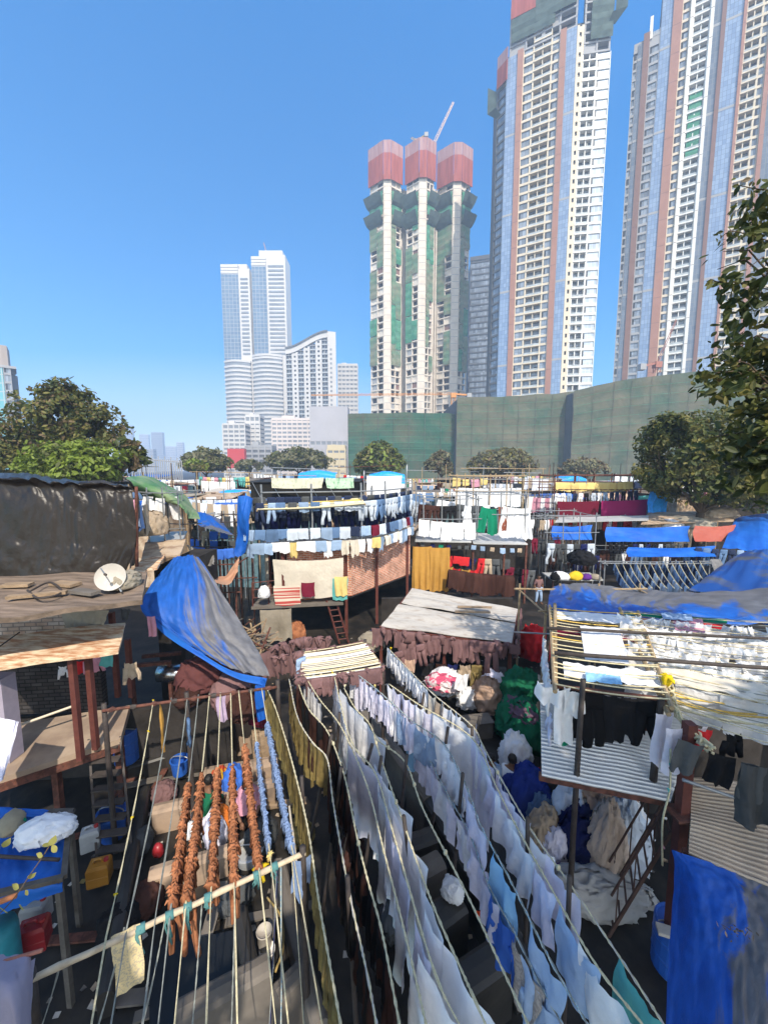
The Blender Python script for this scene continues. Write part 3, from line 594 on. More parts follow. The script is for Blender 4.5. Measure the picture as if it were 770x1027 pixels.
# ================================================================ trees
def leafmat(n, c, tr=.38): return M('leaf_' + n, c, rough=.55, var=.25, scale=2, bump=0, transl=tr, spec=.35)
LG1 = leafmat('dark', (.05, .068, .018)); LG2 = leafmat('mid', (.10, .115, .028)); LG3 = leafmat('olive', (.18, .165, .045)); LG4 = leafmat('bright', (.19, .25, .035)); LG5 = leafmat('tan', (.17, .12, .06)); LGH = leafmat('dusty', (.20, .19, .10))
BARK = M('bark', (.09, .065, .045), var=.35, scale=6, bump=.4)
def tree(name, label, base, blobs, n, leaf, mats, tr=.25, seed=1, gap=-.12, freq=.45, group=None, shell=.45, zcut=None, keep=None):
    rr = random.Random(seed); base = V(base); T = thing(name, label, 'tree', base, group)
    top = V((base.x, base.y, min(b[0][2] - b[1][2] * .5 for b in blobs))); fork = base.lerp(top, .75)
    mb = MB(); mb.path([base, base.lerp(fork, .5) + V((rr.uniform(-.2, .2), rr.uniform(-.2, .2), 0)), fork], [tr * 1.25, tr, tr * .8], BARK, 8); mb.build('trunk', T, True)
    mb = MB()
    for c, r in blobs:
        c = V(c); m = fork.lerp(c, .5) + V((rr.uniform(-.4, .4), rr.uniform(-.4, .4), .2))
        mb.path([fork, m, c], [tr * .5, tr * .32, tr * .14], BARK, 6)
        for k in range(7):
            d = V((rr.gauss(0, 1), rr.gauss(0, 1), rr.gauss(.2, .8))).normalized(); e = c + V((d.x * r[0], d.y * r[1], d.z * r[2])) * .9
            mb.path([c.lerp(m, .2), c.lerp(e, .5) + V((0, 0, .1)), e], [tr * .13, tr * .08, tr * .03], BARK, 4)
    mb.build('limb', T, True)
    mb = MB(); vol = [b[1][0] * b[1][1] + b[1][2] * b[1][0] for b in blobs]; made = 0; tries = 0
    while made < n and tries < n * 6:
        tries += 1
        c, r = rr.choices(blobs, vol)[0]; d = V((rr.gauss(0, 1), rr.gauss(0, 1), rr.gauss(0, 1))).normalized(); q = rr.random() ** shell
        q *= 1 + .28 * nz(d.x * 2 + c[0], d.y * 2 + c[1], d.z * 2 + seed)
        p = V((c[0] + d.x * r[0] * q, c[1] + d.y * r[1] * q, c[2] + d.z * r[2] * q))
        if nz(p.x * freq, p.y * freq, p.z * freq + seed) < gap: continue
        if zcut is not None and p.z < zcut: continue
        if keep and not keep(p): continue
        made += 1; s = leaf * rr.uniform(.6, 1.3)
        nrm = (d * .6 + V((rr.gauss(0, .6), rr.gauss(0, .6), rr.gauss(.5, .5)))).normalized(); t = nrm.orthogonal(); t.rotate(Matrix.Rotation(rr.random() * 6.28, 3, nrm)); b = nrm.cross(t)
        h = nz(p.x * freq * 1.6 + 9, p.y * freq * 1.6, p.z * freq * 1.6) + rr.gauss(0, .22); m = mats[max(0, min(len(mats) - 1, int((h + .5) * len(mats))))]
        mb.poly([p - t * s, p - t * s * .55 + b * s * .36 + nrm * s * .08, p + b * s * .46 + nrm * s * .11, p + t * s * .55 + b * s * .3 + nrm * s * .06, p + t * s], m); mb.poly([p - t * s, p + t * s, p + t * s * .55 - b * s * .3 + nrm * s * .06, p - b * s * .46 + nrm * s * .11, p - t * s * .55 - b * s * .36 + nrm * s * .08], m)
    mb.build('crown', T); return T
def blob_px(px, py, D, rx, rz, ry=None): p = at(px, py, D); return (tuple(p), (rx, ry or rx, rz))
# leafy tree behind the black tarp shed
D = 34; tree('leafy_tree', 'dark leafy tree with russet upper leaves behind the black tarp shed', (at(55, 470, D).x, D, 0), [blob_px(62, 420, D, 3.6, 3.0), blob_px(20, 440, D, 3.2, 2.6), blob_px(98, 432, D, 2.6, 2.2), blob_px(40, 460, D, 4.5, 2.2), blob_px(66, 398, D, 2.2, 1.6), blob_px(-10, 455, D, 3, 2)], 17000, .16, [LG1, LG2, LG5, LG3, LG3, LG2], .35, 3, gap=.0, freq=.75)
D = 30; tree('leafy_tree', 'brighter green young tree in front of the russet leafy tree', (at(78, 470, D).x, D, 0), [blob_px(70, 456, D, 2.6, 1.3), blob_px(102, 458, D, 2.0, 1.3), blob_px(50, 466, D, 2., 1.), blob_px(85, 470, D, 3, 1.2)], 7000, .17, [LG2, LG4, LG4, LG4], .16, 5)
D = 31; tree('leafy_tree', 'thin spindly tree at the end of the black tarp shed', (at(132, 470, D).x, D, 0), [blob_px(131, 448, D, .8, .8), blob_px(137, 458, D, .9, 1.0), blob_px(126, 462, D, 1, .8)], 420, .26, [LG1, LG2, LG5], .09, 8, gap=-.3)
for i, (px, py, D, rx, rz, n, l, mm) in enumerate([(206, 461, 95, 6.2, 2.9, 1800, 'round dusty tree left of the red hoarding', [LGH, LG2, LGH]), (197, 466, 80, 2.6, 1.2, 500, 'small bright bush below the round dusty tree', [LG3, LG4]), (299, 460, 120, 10.5, 3.6, 2200, 'wide flat dusty tree in front of the pinkish white flats', [LGH, LG2, LGH]),
        (380, 460, 85, 5.6, 3.8, 2200, 'full green tree in front of the lower netted wall', [LG2, LG4, LG3, LG2]), (443, 464, 100, 4.4, 3.0, 1300, 'smallest dry tree in front of the netted podium', [LGH, LG5, LGH]), (503, 463, 100, 8.8, 3.6, 2200, 'wide dry tree in the middle of the netted podium', [LGH, LG3, LG5, LGH]), (585, 469, 100, 6.4, 2.6, 1500, 'low dry tree at the right of the netted podium', [LGH, LG5, LGH]), (250, 466, 140, 5, 2, 700, 'low dark trees below the sooty grey building', [LG2, LGH])]):
    c = at(px, py, D); tree('roadside_tree', l, (c.x, D, 0), [(tuple(c), (rx * .8, rx * .7, rz)), (tuple(c + V((-rx * .45, 0, -rz * .25))), (rx * .55, rx * .5, rz * .75)), (tuple(c + V((rx * .45, 0, -rz * .2))), (rx * .55, rx * .5, rz * .75))], int(n * 2.2), .0042 * D, mm, .4, 20 + i, gap=-.18, freq=.25, group=None)
# big tree in the middle distance on the right
D = 27; tree('leafy_tree', 'dense olive green tree in front of the netted podium, beside the overhanging branch', (at(705, 480, D).x, D, 0), [blob_px(690, 448, D, 3.2, 2.6), blob_px(660, 468, D, 1.6, 1.6), blob_px(735, 455, D, 3.4, 3.4), blob_px(705, 482, D, 3.6, 1.6), blob_px(780, 470, D, 3.4, 3.), blob_px(672, 432, D, 1.4, 1.3)], 24000, .135, [LG1, LG2, LG2, LG3, LG3], .3, 31, gap=-.08, freq=.55)
# ================================================================ garments: local meshes hung along X from z = 0
def shirt_mesh(seed, w=.68, L=.92, sag=.13, amp=.05, sleeves=True):
    rr = random.Random(seed); mb = MB(); nu, nv = 12, 12; ph = rr.random() * 6; k = rr.uniform(1.2, 2.4); lean = rr.uniform(-.08, .08); rg = rr.uniform(.03, .09)
    sk = rr.uniform(-.1, .1)
    def fn(u, v):
        s = 1 - (2 * u - 1) ** 2
        x = (u - .5) * w * (1 - .04 * v - .10 * v * v + .12 * sin(v * 3 + ph)) + lean * v
        top = -sag * s
        ln = L * (1 + rg * nz(u * 3 + seed, seed, 0) + sk * (u - .5)) - sag * s * .5
        z = top - v * ln - .03 * v * sin(u * 9 + ph)
        y = amp * (.2 + .8 * v) * sin(2 * PI * (k * u + .12 * sin(3 * v + ph)) + ph) + .7 * amp * nz(u * 4, v * 3, seed * 3.1) + .022 * sin((abs(u - .5) * 16 - v * 7) + ph) * (1 - v * .5) + .25 * amp * nz(u * 11, v * 7, seed)
        return (x, y, z)
    mb.grid(fn, nu, nv, F_WHITE)
    if sleeves:
        for s in (-1, 1):
            z0 = -L * rr.uniform(.45, .62); l = rr.uniform(.25, .5); o = rr.uniform(.02, .1)
            p = [V((s * w * .36, 0, z0 + .06)), V((s * (w * .42 + o * .5), .03, z0 - l * .35)), V((s * (w * .42 + o), rr.uniform(-.05, .05), z0 - l))]
            mb.path(p, [.085, .08, .055], F_WHITE, 8, True, seed=seed + s, amp=.35, flat=(1, .45))
    return mb.mesh('garment_cloth', smooth=True)
def trouser_mesh(seed, w=.40, L=1.0):
    rr = random.Random(seed); mb = MB(); a = rr.uniform(-.05, .05); n = 10
    mb.path([V((0, 0, 0)), V((0, 0, -.08)), V((a * .2, 0, -.2)), V((a * .3, 0, -.30))], [w * .46, w * .48, w * .52, w * .5], F_WHITE, 12, True, seed=seed, amp=.12, flat=(1, .28))
    for s in (-1, 1):
        l = L * rr.uniform(.9, 1.05); sw = rr.uniform(-.05, .08)
        mb.path([V((s * w * .24, 0, -.22)), V((s * (w * .26) + a, rr.uniform(-.02, .02), -.5 * l)), V((s * (w * .27 + sw) + a, rr.uniform(-.04, .04), -.78 * l)), V((s * (w * .27 + sw * 1.4) + a * 1.5, rr.uniform(-.06, .06), -l))], [w * .25, w * .22, w * .20, w * .2], F_WHITE, 9, True, seed=seed * 2 + s, amp=.3, flat=(1, .5))
    return mb.mesh('garment_cloth', smooth=True)
def fold_mesh(seed, w=.42, L1=.45, L2=.40):
    rr = random.Random(seed); mb = MB(); ph = rr.random() * 6; tl = rr.uniform(-.12, .12)
    def fn(u, v):
        x = (u - .5) * w; q = v * 2 - 1                         # -1 back hem, 0 on the rope, 1 front hem
        l = (L1 if q > 0 else L2) * (1 + .12 * nz(u * 3, seed, q) + tl * (u - .5) + (.1 if .4 < u < .6 else 0) * 0)
        z = .015 - abs(q) * l; y = -(.02 + .05 * abs(q) ** .5) * (1 if q > 0 else -1) + .02 * sin(u * 9 + ph) * abs(q) + .03 * nz(u * 4, v * 5, seed)
        x += .05 * abs(q) * nz(seed, q, 3) + .03 * abs(q) * sin(ph)
        return (x, y, z)
    mb.grid(fn, 8, 12, F_WHITE)
    return mb.mesh('garment_cloth', smooth=True)
def drape_mesh(seed, w=1., L=1.2, k=3., amp=.05, sag=.03, rag=.06, nu=24, nv=14):
    mb = MB(); rr = random.Random(seed); ph = rr.random() * 6
    def fn(u, v):
        s = 1 - (2 * u - 1) ** 2
        x = (u - .5) * w * (1 - .05 * v) + .02 * sin(v * 4 + ph); l = L * (1 + rag * nz(u * 4, seed, 1))
        y = amp * (.25 + .75 * v) * sin(2 * PI * (k * u + .1 * sin(2 * v + ph)) + ph) + amp * .8 * nz(u * k * 1.7, v * 2, seed) + .3 * amp * nz(u * 14, v * 8, seed)
        return (x, y, -sag * s - v * l)
    mb.grid(fn, nu, nv, F_WHITE)
    return mb.mesh('garment_cloth', smooth=True)
def bunch_mesh(seed, r=.09, L=.34):
    rr = random.Random(seed); mb = MB()
    for k in range(3):
        d = V((rr.uniform(-.09, .09), rr.uniform(-.12, .12), -L * rr.uniform(.5, 1)))
        mb.path([V((0, 0, .05)), V((rr.uniform(-.05, .05), rr.uniform(-.05, .05), -.03)), d * .5 + V((rr.uniform(-.05, .05), rr.uniform(-.05, .05), 0)), d], [r * .6, r, r * .8, r * .35], F_WHITE, 8, True, seed=seed * 3 + k, amp=.75, flat=(1, .6))
    for k in range(4):
        a = rr.random() * 6.28; d = V((cos(a) * r * 1.9, sin(a) * r * 1.9, rr.uniform(-.06, .05)))
        mb.path([V((0, 0, 0)), d * .6 + V((0, 0, .03)), d], [r * .5, r * .42, r * .12], F_WHITE, 6, True, seed=seed + k, amp=.6, flat=(1, .4))
    return mb.mesh('garment_cloth', smooth=True)
SHIRTS = [shirt_mesh(i * 1.37 + .3, sleeves=i % 4 == 1) for i in range(12)]
SMALLS = [shirt_mesh(i * 2.1 + 50, w=.40, L=.52, sag=.06, amp=.035, sleeves=i % 2 == 0) for i in range(6)]
PANTS = [trouser_mesh(i * 1.7 + .2) for i in range(8)]
FOLDS = [fold_mesh(i * 1.3 + .4) for i in range(8)]
TALLS = [drape_mesh(i * 1.9 + .1, w=.42, L=1.15, k=1.6, amp=.05, sag=.03, nu=10) for i in range(6)]
BUNCH = [bunch_mesh(i * 1.9 + .6) for i in range(9)]
DRAPS = [drape_mesh(i * 2.3 + 3, w=.34, L=.62, k=1.3, amp=.045, sag=.02, rag=.35, nu=8, nv=9) for i in range(7)]
def hang(me, p, t, mat, name, label, cat='garment', group=None, sc=1., flip=False, tilt=.6, szx=1., yoff=0.):
    o = bpy.data.objects.new(name, me); COL.objects.link(o)
    yaw = math.atan2(t.y, t.x) + yoff; pit = math.asin(max(-1, min(1, t.z)))
    o.rotation_euler = (0, -pit * tilt, yaw + (PI if flip else 0))
    if flip: o.rotation_euler.y = pit * tilt
    o.location = p; o.scale = (sc * szx, sc, sc)
    o.material_slots[0].link = 'OBJECT'; o.material_slots[0].material = mat
    return tag(o, label, cat, group)
CNAME = {}
for k_, c_ in (('F_WHITE', 'white'), ('F_BLUED', 'blued white'), ('F_CREAM', 'cream'), ('F_BEIGE', 'beige'), ('F_SKY', 'sky blue'), ('F_COBALT', 'cobalt blue'), ('F_DARKJ', 'dark denim'), ('F_MIDJ', 'mid blue denim'), ('F_LIGHTJ', 'light blue denim'), ('F_PALEJ', 'faded pale denim'), ('F_BLACK', 'black'), ('F_GREYC', 'charcoal'), ('F_BROWN', 'dark brown'), ('F_TAN', 'terracotta'), ('F_MAUVE', 'mauve brown'), ('F_OLIVE', 'olive'), ('F_OCHRE', 'ochre'), ('F_LBLUE', 'powder blue'), ('F_MAROON', 'maroon'), ('F_MAGENTA', 'magenta'), ('F_RED', 'red'), ('F_PINK', 'pink'), ('F_LILAC', 'lilac'), ('F_GREEN', 'emerald green'), ('F_DKGREEN', 'bottle green'), ('F_YELLOW', 'yellow'), ('F_NAVY', 'navy'), ('F_PEACH', 'peach'), ('F_TURQ', 'turquoise'), ('F_PURPLE', 'purple')): CNAME[globals()[k_].name] = c_
def line_of(line, step, meshes, mats, name, where, cat, group, sc=(.9, 1.1), flip=None, jit=.15, tilt=.6, rr=R, skip=0., szx=1., drop=0., start=0., yoff=0.):
    """pegs garments along a line; where = words after the colour"""
    for p, t in resample(line, step)[int(start):]:
        if rr.random() < skip: continue
        m = rr.choice(mats); s = rr.uniform(*sc)
        hang(rr.choice(meshes), p + t * rr.uniform(-jit, jit) * step - V((0, 0, drop)), t, m, name, f"{CNAME.get(m.name, 'plain')} {where}", cat, group, s, (rr.random() < .5) if flip is None else flip, tilt, szx, yoff + (rr.uniform(-.2, .2) if yoff else 0))
def rope(pts, r, mat, label, group=None, name='clothes_line', n=5, cat='rope', twist=None):
    mb = MB()
    if twist:
        L = 0; last = pts[0]
        A = []; B = []
        for i, p in enumerate(pts):
            t = (pts[min(i + 1, len(pts) - 1)] - pts[max(0, i - 1)]).normalized(); sd = t.cross(V((0, 0, 1))).normalized(); up = sd.cross(t)
            L += (p - last).length; last = p; a = 2 * PI * L / twist
            q = (sd * cos(a) + up * sin(a)) * r * .62; A.append(p + q); B.append(p - q)
        mb.path(A, r * .66, mat if not isinstance(mat, tuple) else mat[0], 5); mb.path(B, r * .66, mat if not isinstance(mat, tuple) else mat[1], 5)
    else: mb.path(pts, r, mat, n)
    return mb.build(name, None, True, label, cat, group)
def pole(a, b, r, mat, label, name='pole', group=None, n=7, cat='pole'):
    mb = MB(); a, b = V(a), V(b); k = 5; sw = (b - a).length * .006
    mb.path([a.lerp(b, i / k) + V((sw * nz(i, a.x, 1), sw * nz(i, a.y, 2), 0)) for i in range(k + 1)], [r * (1.05 - .15 * i / k) for i in range(k + 1)], mat, n)
    return mb.build(name, None, True, label, cat, group)
def tarp(rows, mat, label, name='tarpaulin', nu=30, nv=20, amp=.05, cat='tarpaulin', seed=1., ridge=2., group=None, k=3., flow=True):
    """rows of control points -> smooth sheet with creases"""
    rows = [[V(p) for p in r] for r in rows]
    def cr(pts, t):
        n = len(pts) - 1
        if n == 1: return pts[0].lerp(pts[1], t)
        x = t * n; i = min(n - 1, int(x)); f = x - i; P = [pts[0] * 2 - pts[1]] + pts + [pts[-1] * 2 - pts[-2]]; a, b, c, d = P[i:i + 4]
        return .5 * ((2 * b) + (c - a) * f + (2 * a - 5 * b + 4 * c - d) * f * f + (3 * b - a - 3 * c + d) * f ** 3)
    a, b, c = rows[0][0], rows[0][-1], rows[-1][0]; nrm = (b - a).cross(c - a).normalized()
    def fn(u, v):
        p = cr([cr(r, u) for r in rows], v)
        if flow: h = amp * (1.1 * (.5 - abs(nz(u * k * 2 + .6 * nz(u * 3, v * 3, seed), v * k * .55, seed))) + .9 * (.5 - abs(nz(u * k * 1.2 - v * k * 1.1, v * k * .5 + u * 2, seed + 9))) + .35 * (.5 - abs(nz(u * k * 5, v * k * 1.6, seed + 4))) + .2 * nz(u * k * 8, v * k * 5, seed)); return p + nrm * h
        h = amp * ((1 - 2 * abs(nz(u * k * ridge + v * 1.3, v * k, seed))) * .8 + nz(u * 2 * k, v * 2 * k, seed + 5) * .6 + .3 * nz(u * 6 * k, v * 5 * k, seed))
        return p + nrm * h
    mb = MB(); mb.grid(fn, nu, nv, mat, (1, 1))
    return mb.build(name, None, True, label, cat, group)
def heap(c, rx, ry, rz, mat, label, name='laundry_heap', seed=1., cat='bundle', sub=4, rough=.22, f=1.8, group=None, tie=False):
    """a lump of cloth with folds, flat underneath"""
    if name in ('rag_knot', 'rag'): o = hang(BUNCH[int(seed * 7) % 9], V(c) + V((0, 0, rz * .7)), V((1, 0, 0)), mat, name, label, cat if cat != 'bundle' else 'rag', group, rz * 2.2); o.rotation_euler.z = seed; return o
    sub = 5 if sub == 4 else sub; rr_ = random.Random(seed); ax = V((rr_.gauss(0, 1), rr_.gauss(0, 1), rr_.gauss(0, .6))).normalized()
    def hf(p):
        w_ = p + .35 * V((nz(p.x * 1.5, p.y * 1.5, seed), nz(p.y * 1.5, p.z * 1.5, seed + 7), nz(p.z * 1.5, p.x * 1.5, seed + 3))); s_ = w_ - ax * w_.dot(ax) * .72
        return 1 + rough * (1.2 * (.35 - abs(nz(p.x * f + seed, p.y * f, p.z * f))) + .9 * (.3 - abs(nz(s_.x * f * 2.6, s_.y * f * 2.6 + seed, s_.z * f * 2.6))) + .5 * (.3 - abs(nz(s_.x * f * 5.5, s_.y * f * 5.5, s_.z * f * 5.5 + seed))))
    def put(p, h):
        q = p * h
        if tie: q = V((q.x * (1 - .55 * max(0, p.z) ** 2), q.y * (1 - .55 * max(0, p.z) ** 2), q.z))
        if q.z < -.45: q.z = -.45 + (q.z + .45) * .05
        return V((q.x * rx, q.y * ry, (q.z + .46) * rz))
    bm = bmesh.new(); bmesh.ops.create_icosphere(bm, subdivisions=sub, radius=1)
    for v in bm.verts: p = v.co.copy(); v.co = put(p, hf(p))
    if sub > 3:                                    # separate garments thrown over the heap, their edges falling in folds
        for k in range(9):
            th_ = rr_.random() * 6.28; el_ = rr_.uniform(-.1, 1.2); c_ = V((cos(th_) * cos(el_), sin(th_) * cos(el_), sin(el_))); a_ = c_.orthogonal().normalized(); a_.rotate(Matrix.Rotation(rr_.random() * 6.28, 3, c_)); b_ = c_.cross(a_); wu, wv = rr_.uniform(.45, .85), rr_.uniform(.5, 1.0); kf = rr_.uniform(2, 4); ph = rr_.random() * 6; G = []
            for j in range(13):
                for i in range(13):
                    x, y = (i / 6 - 1) * wu * (1 + .18 * sin(j * .8 + ph)), (j / 6 - 1) * wv * (1 + .15 * sin(i * .9 + ph)); p = (c_ + a_ * x + b_ * y).normalized(); p.z -= .10 * (x * x + y * y); p.normalize()
                    G.append(bm.verts.new(put(p, hf(p) + .035 + .012 * k * .5 + .045 * abs(sin(kf * x * 2.2 + .8 * sin(y * 3 + ph) + ph)) + .03 * nz(x * 4, y * 4, seed + k))))
            for j in range(12):
                for i in range(12): q0 = j * 13 + i; bm.faces.new((G[q0], G[q0 + 1], G[q0 + 14], G[q0 + 13]))
    me = bpy.data.meshes.new(name); bm.to_mesh(me); bm.free(); me.materials.append(mat)
    me.polygons.foreach_set('use_smooth', [True] * len(me.polygons))
    o = bpy.data.objects.new(name, me); COL.objects.link(o); o.location = c; o.rotation_euler.z = seed * 2.1
    return tag(o, label, cat, group)
def sheetroof(a, b, c, d, mat, label, name='roof_sheet', t=.03, wave=0., n=1, cat='roof sheet', group=None, amp=.015, seed=1., wv=0.):
    """sheet with corners a (near left) b (near right) c (far right) d (far left); wave = corrugations across the near edge"""
    a, b, c, d = map(V, (a, b, c, d)); mb = MB(); nrm = (b - a).cross(d - a).normalized(); nrm = nrm if nrm.z > 0 else -nrm
    nu = n if not wave else int(wave * 6); nv = 14 if not wv else int(wv * 6)
    def fn(u, v, o=0):
        p = a.lerp(b, u).lerp(d.lerp(c, u), v); h = amp * nz(u * 4 + seed, v * 4, seed) * 2
        if wave: h += .018 * sin(u * wave * 2 * PI)
        if wv: h += .02 * sin(v * wv * 2 * PI)
        return p + nrm * (h + o)
    nu = max(nu, 14)
    mb.grid(lambda u, v: fn(u, v, t / 2), nu, nv, mat); mb.grid(lambda u, v: fn(u, v, -t / 2), nu, nv, mat)
    for k in range(4):
        e = [(lambda s: (s, 0)), (lambda s: (s, 1)), (lambda s: (0, s)), (lambda s: (1, s))][k]
        mb.grid(lambda u, v: fn(*e(u), t / 2 - t * v), nu if k < 2 else nv, 1, mat)
    return mb.build(name, None, wave > 0, label, cat, group)
BRICK = Muv('brick_wall', (.58, .215, .12), (.40, .145, .085), (.56, .46, .38), .24, .085, .012, rough=.9, off=.5, spec=.1, noise_amt=.35, bump=.5)
BRICKW = Muv('brick_whitewashed', (.46, .42, .38), (.36, .26, .20), (.20, .17, .15), .24, .09, .012, rough=.9, off=.5, spec=.1, noise_amt=.4, bump=.5)
def wall(a, b, z0, z1, th, mat, name, label, cat='wall', parent=None, rag=0.):
    a, b = V(a), V(b); a.z = b.z = 0; d = (b - a); L = d.length; n = V((d.y, -d.x, 0)).normalized(); n = n if n.y < 0 else -n
    mb = MB(); F = Face(a, d); F.n = n
    F.quad(mb, 0, L, z0, z1, 0, mat); mb.poly([F.p(0, z0, -th), F.p(L, z0, -th), F.p(L, z1, -th), F.p(0, z1, -th)], mat, [(0, z0), (L, z0), (L, z1), (0, z1)])
    for x in (0, L): mb.poly([F.p(x, z0, 0), F.p(x, z0, -th), F.p(x, z1, -th), F.p(x, z1, 0)], mat, [(0, z0), (th, z0), (th, z1), (0, z1)])
    for z in (z0, z1): mb.poly([F.p(0, z, 0), F.p(L, z, 0), F.p(L, z, -th), F.p(0, z, -th)], mat, [(0, 0), (L, 0), (L, th), (0, th)])
    return mb.build(name, parent, False, label, cat) if parent is None else mb.build(name, parent)
def rack(px0, px1, Y, depth, ztop, tiers, label, mat=STEEL, dz=1.1, n=4, r=.035, name='drying_rack', x=None, z0=0., rails=True):
    """steel or bamboo scaffold of a drying place: thing > upright, rail"""
    xa, xb = x or (at(px0, 480, Y).x, at(px1, 480, Y).x); T = thing(name, label, 'drying rack', ((xa + xb) / 2, Y + depth / 2, z0))
    for i in range(n):
        for y in (Y, Y + depth):
            xx = xa + (xb - xa) * i / (n - 1); mb = MB(); mb.path([(xx, y, z0), (xx + .04 * nz(i, y, 1), y, (z0 + ztop) / 2), (xx + .08 * nz(i, y, 3), y, ztop + .15)], r, mat, 5); mb.build('upright', T)
    if rails:
        for k in range(tiers):
            z = ztop - k * dz
            for y in (Y, Y + depth): mb = MB(); mb.path([(xa - .2, y - r * 2, z), ((xa + xb) / 2, y - r * 2, z - .04), (xb + .2, y - r * 2, z)], r * .8, mat, 5); mb.build('rail', T)
        for xx in (xa, xb): mb = MB(); mb.tube((xx, Y - .2, ztop - .07), (xx, Y + depth + .2, ztop - .07), r * .8, mat, 5); mb.build('rail', T)
    return T, xa, xb
JEANS = [F_DARKJ, F_DARKJ, F_MIDJ, F_LIGHTJ, F_BLACK]; LJEANS = [F_LIGHTJ, F_PALEJ, F_PALEJ, F_MIDJ, F_WHITE]
def px_row(px0, py0, Y0, px1, py1, Y1, sag=.06): return sagline(at(px0, py0, Y0), at(px1, py1, Y1), sag)
# ================================================================ the brick house with its jeans racks
def brick_house():
    zb, zf = 1.8, 4.05
    A, B, C = at(289, 603, 16.3), at(353, 597, 17.1), at(411, 577, 20.8)
    T = thing('brick_house', 'two storey brick laundry house with an open ground floor, racks of jeans on top', 'house', (B.x, B.y + 2, 0))
    wall(A, B, zb, zf, .23, BRICK, 'wall', None, parent=T); wall(B + (B - A).normalized() * .01, C, zb, zf, .23, BRICK, 'wall', None, parent=T)
    bk = V((1.2, 4.5, 0)); LA = at(257, 603, 16.0)
    mb = MB(); fl = [A, B, C, C + bk, LA + bk]
    mb.prism([(p.x, p.y + .25) for p in (A, B, C)] + [(C.x + 1.2, C.y + 4), (LA.x, LA.y + 5)], zb - .16, zb - .01, CONC); mb.build('floor_slab', T)
    mb = MB(); mb.prism([(LA.x - .2, LA.y + 1.2)] + [(p.x, p.y - .25) for p in (A, B, C)] + [(C.x + 1.2, C.y + 4), (LA.x, LA.y + 5)], zf + .01, zf + .1, TINR); mb.build('roof', T)
    # recessed front of the upper room, left of the brick
    W0, W1 = V((LA.x, LA.y + 1.35, 0)), V((A.x, A.y + 1.0, 0))
    wall(W0, W1, zb, zf, .12, M('plaster_cream', (.40, .35, .28), var=.2, scale=1.5), 'wall', None, parent=T)
    mb = MB(); mb.prism([(LA.x - .1, LA.y - .35), (A.x + 2.4, A.y - .1), (A.x + 1.6, A.y + .35), (A.x, A.y + .3), (A.x, A.y + 1.1), (LA.x - .1, LA.y + 1.3)], zb - .12, zb, CONC); mb.build('balcony_floor', T)
    # dark ground floor
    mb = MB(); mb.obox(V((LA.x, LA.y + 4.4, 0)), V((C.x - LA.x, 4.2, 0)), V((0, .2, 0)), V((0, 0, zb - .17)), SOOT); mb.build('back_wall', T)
    for px, py, Y in ((287, 640, 16.2), (348, 640, 17.0), (378, 628, 18.4), (408, 600, 20.6)):
        p = at(px, py, Y); mb = MB(); mb.box((p.x, p.y - .12, 0), .13, .13, zf + .05, REDP); mb.build('post', T)
    # red framed window and door of the left room
    f = MB(); x = LA.x + .25; y = LA.y + 1.28
    for a, b in (((x, y, zb), (x, y, zf - .2)), ((x + .75, y, zb), (x + .75, y, zf - .2)), ((x, y, zf - .2), (x + .75, y, zf - .2)), ((x, y, zb + 1), (x + .75, y, zb + 1)), ((x + .38, y, zb + 1), (x + .38, y, zf - .2))): f.beam(a, b, .09, .09, REDP)
    w = f.build('window', T); mb = MB(); mb.poly([(x, y + .05, zb), (x + .75, y + .05, zb), (x + .75, y + .05, zf - .2), (x, y + .05, zf - .2)], DARK); mb.build('pane', w)
    mb = MB(); rl = [(LA.x - .05, LA.y - .28), (A.x - .15, A.y - .08)]
    for z in (.35, .7, 1.0): mb.tube((*rl[0], zb + z), (*rl[1], zb + z), .02, REDP)
    for t in (0, .5, 1): x, y = rl[0][0] + (rl[1][0] - rl[0][0]) * t, rl[0][1] + (rl[1][1] - rl[0][1]) * t; mb.tube((x, y, zb), (x, y, zb + 1.02), .025, REDP)
    mb.build('railing', T)
    # roof rack: posts and rails carrying the lines, black tin shed behind
    tops = [at(262, 492, 15.9), at(312, 491, 16.3), at(362, 490, 16.8), at(386, 488, 17.6), at(413, 486, 20.3)]
    for p in tops:
        mb = MB(); mb.path([(p.x, p.y, zf), (p.x + .03, p.y, 5.4), (p.x, p.y, p.z + .25)], .04, STEEL, 6); mb.build('rack_post', T)
        mb = MB(); mb.path([(p.x + .4, p.y + 2.2, zf), (p.x + .4, p.y + 2.2, 6.7)], .04, STEEL, 6); mb.build('rack_post', T)
    for z in (4.25, 4.95, 6.02, 6.55):
        for a, b in zip(tops, tops[1:]): mb = MB(); mb.tube((a.x, a.y - .06, z), (b.x, b.y - .06, z), .03, STEEL, 5); mb.build('rack_rail', T)
    return T, A, B, C, LA, tops, zb, zf
BH, bA, bB, bC, bL, bT, zb, zf = brick_house()
def lift(pts, z, dy=0.): return [V((p.x, p.y + dy, z)) for p in pts]
def ln(pts, z0, z1=None, dy=0., st=.2):
    z1 = z0 if z1 is None else z1; n = len(pts) - 1
    return spline([V((p.x, p.y + dy, z0 + (z1 - z0) * i / n)) for i, p in enumerate(pts)], st)
full = [V((bL.x - .1, bT[0].y, 0))] + bT
rowg = 'jeans drying on the brick house'
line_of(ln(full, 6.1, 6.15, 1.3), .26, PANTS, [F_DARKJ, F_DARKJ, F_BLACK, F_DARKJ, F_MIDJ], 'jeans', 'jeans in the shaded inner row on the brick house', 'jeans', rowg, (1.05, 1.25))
line_of(ln(full, 5.85, 5.9, .9), .25, PANTS, [F_DARKJ, F_DARKJ, F_NAVY], 'jeans', 'jeans in the middle shaded row on the brick house', 'jeans', rowg, (1.0, 1.15))
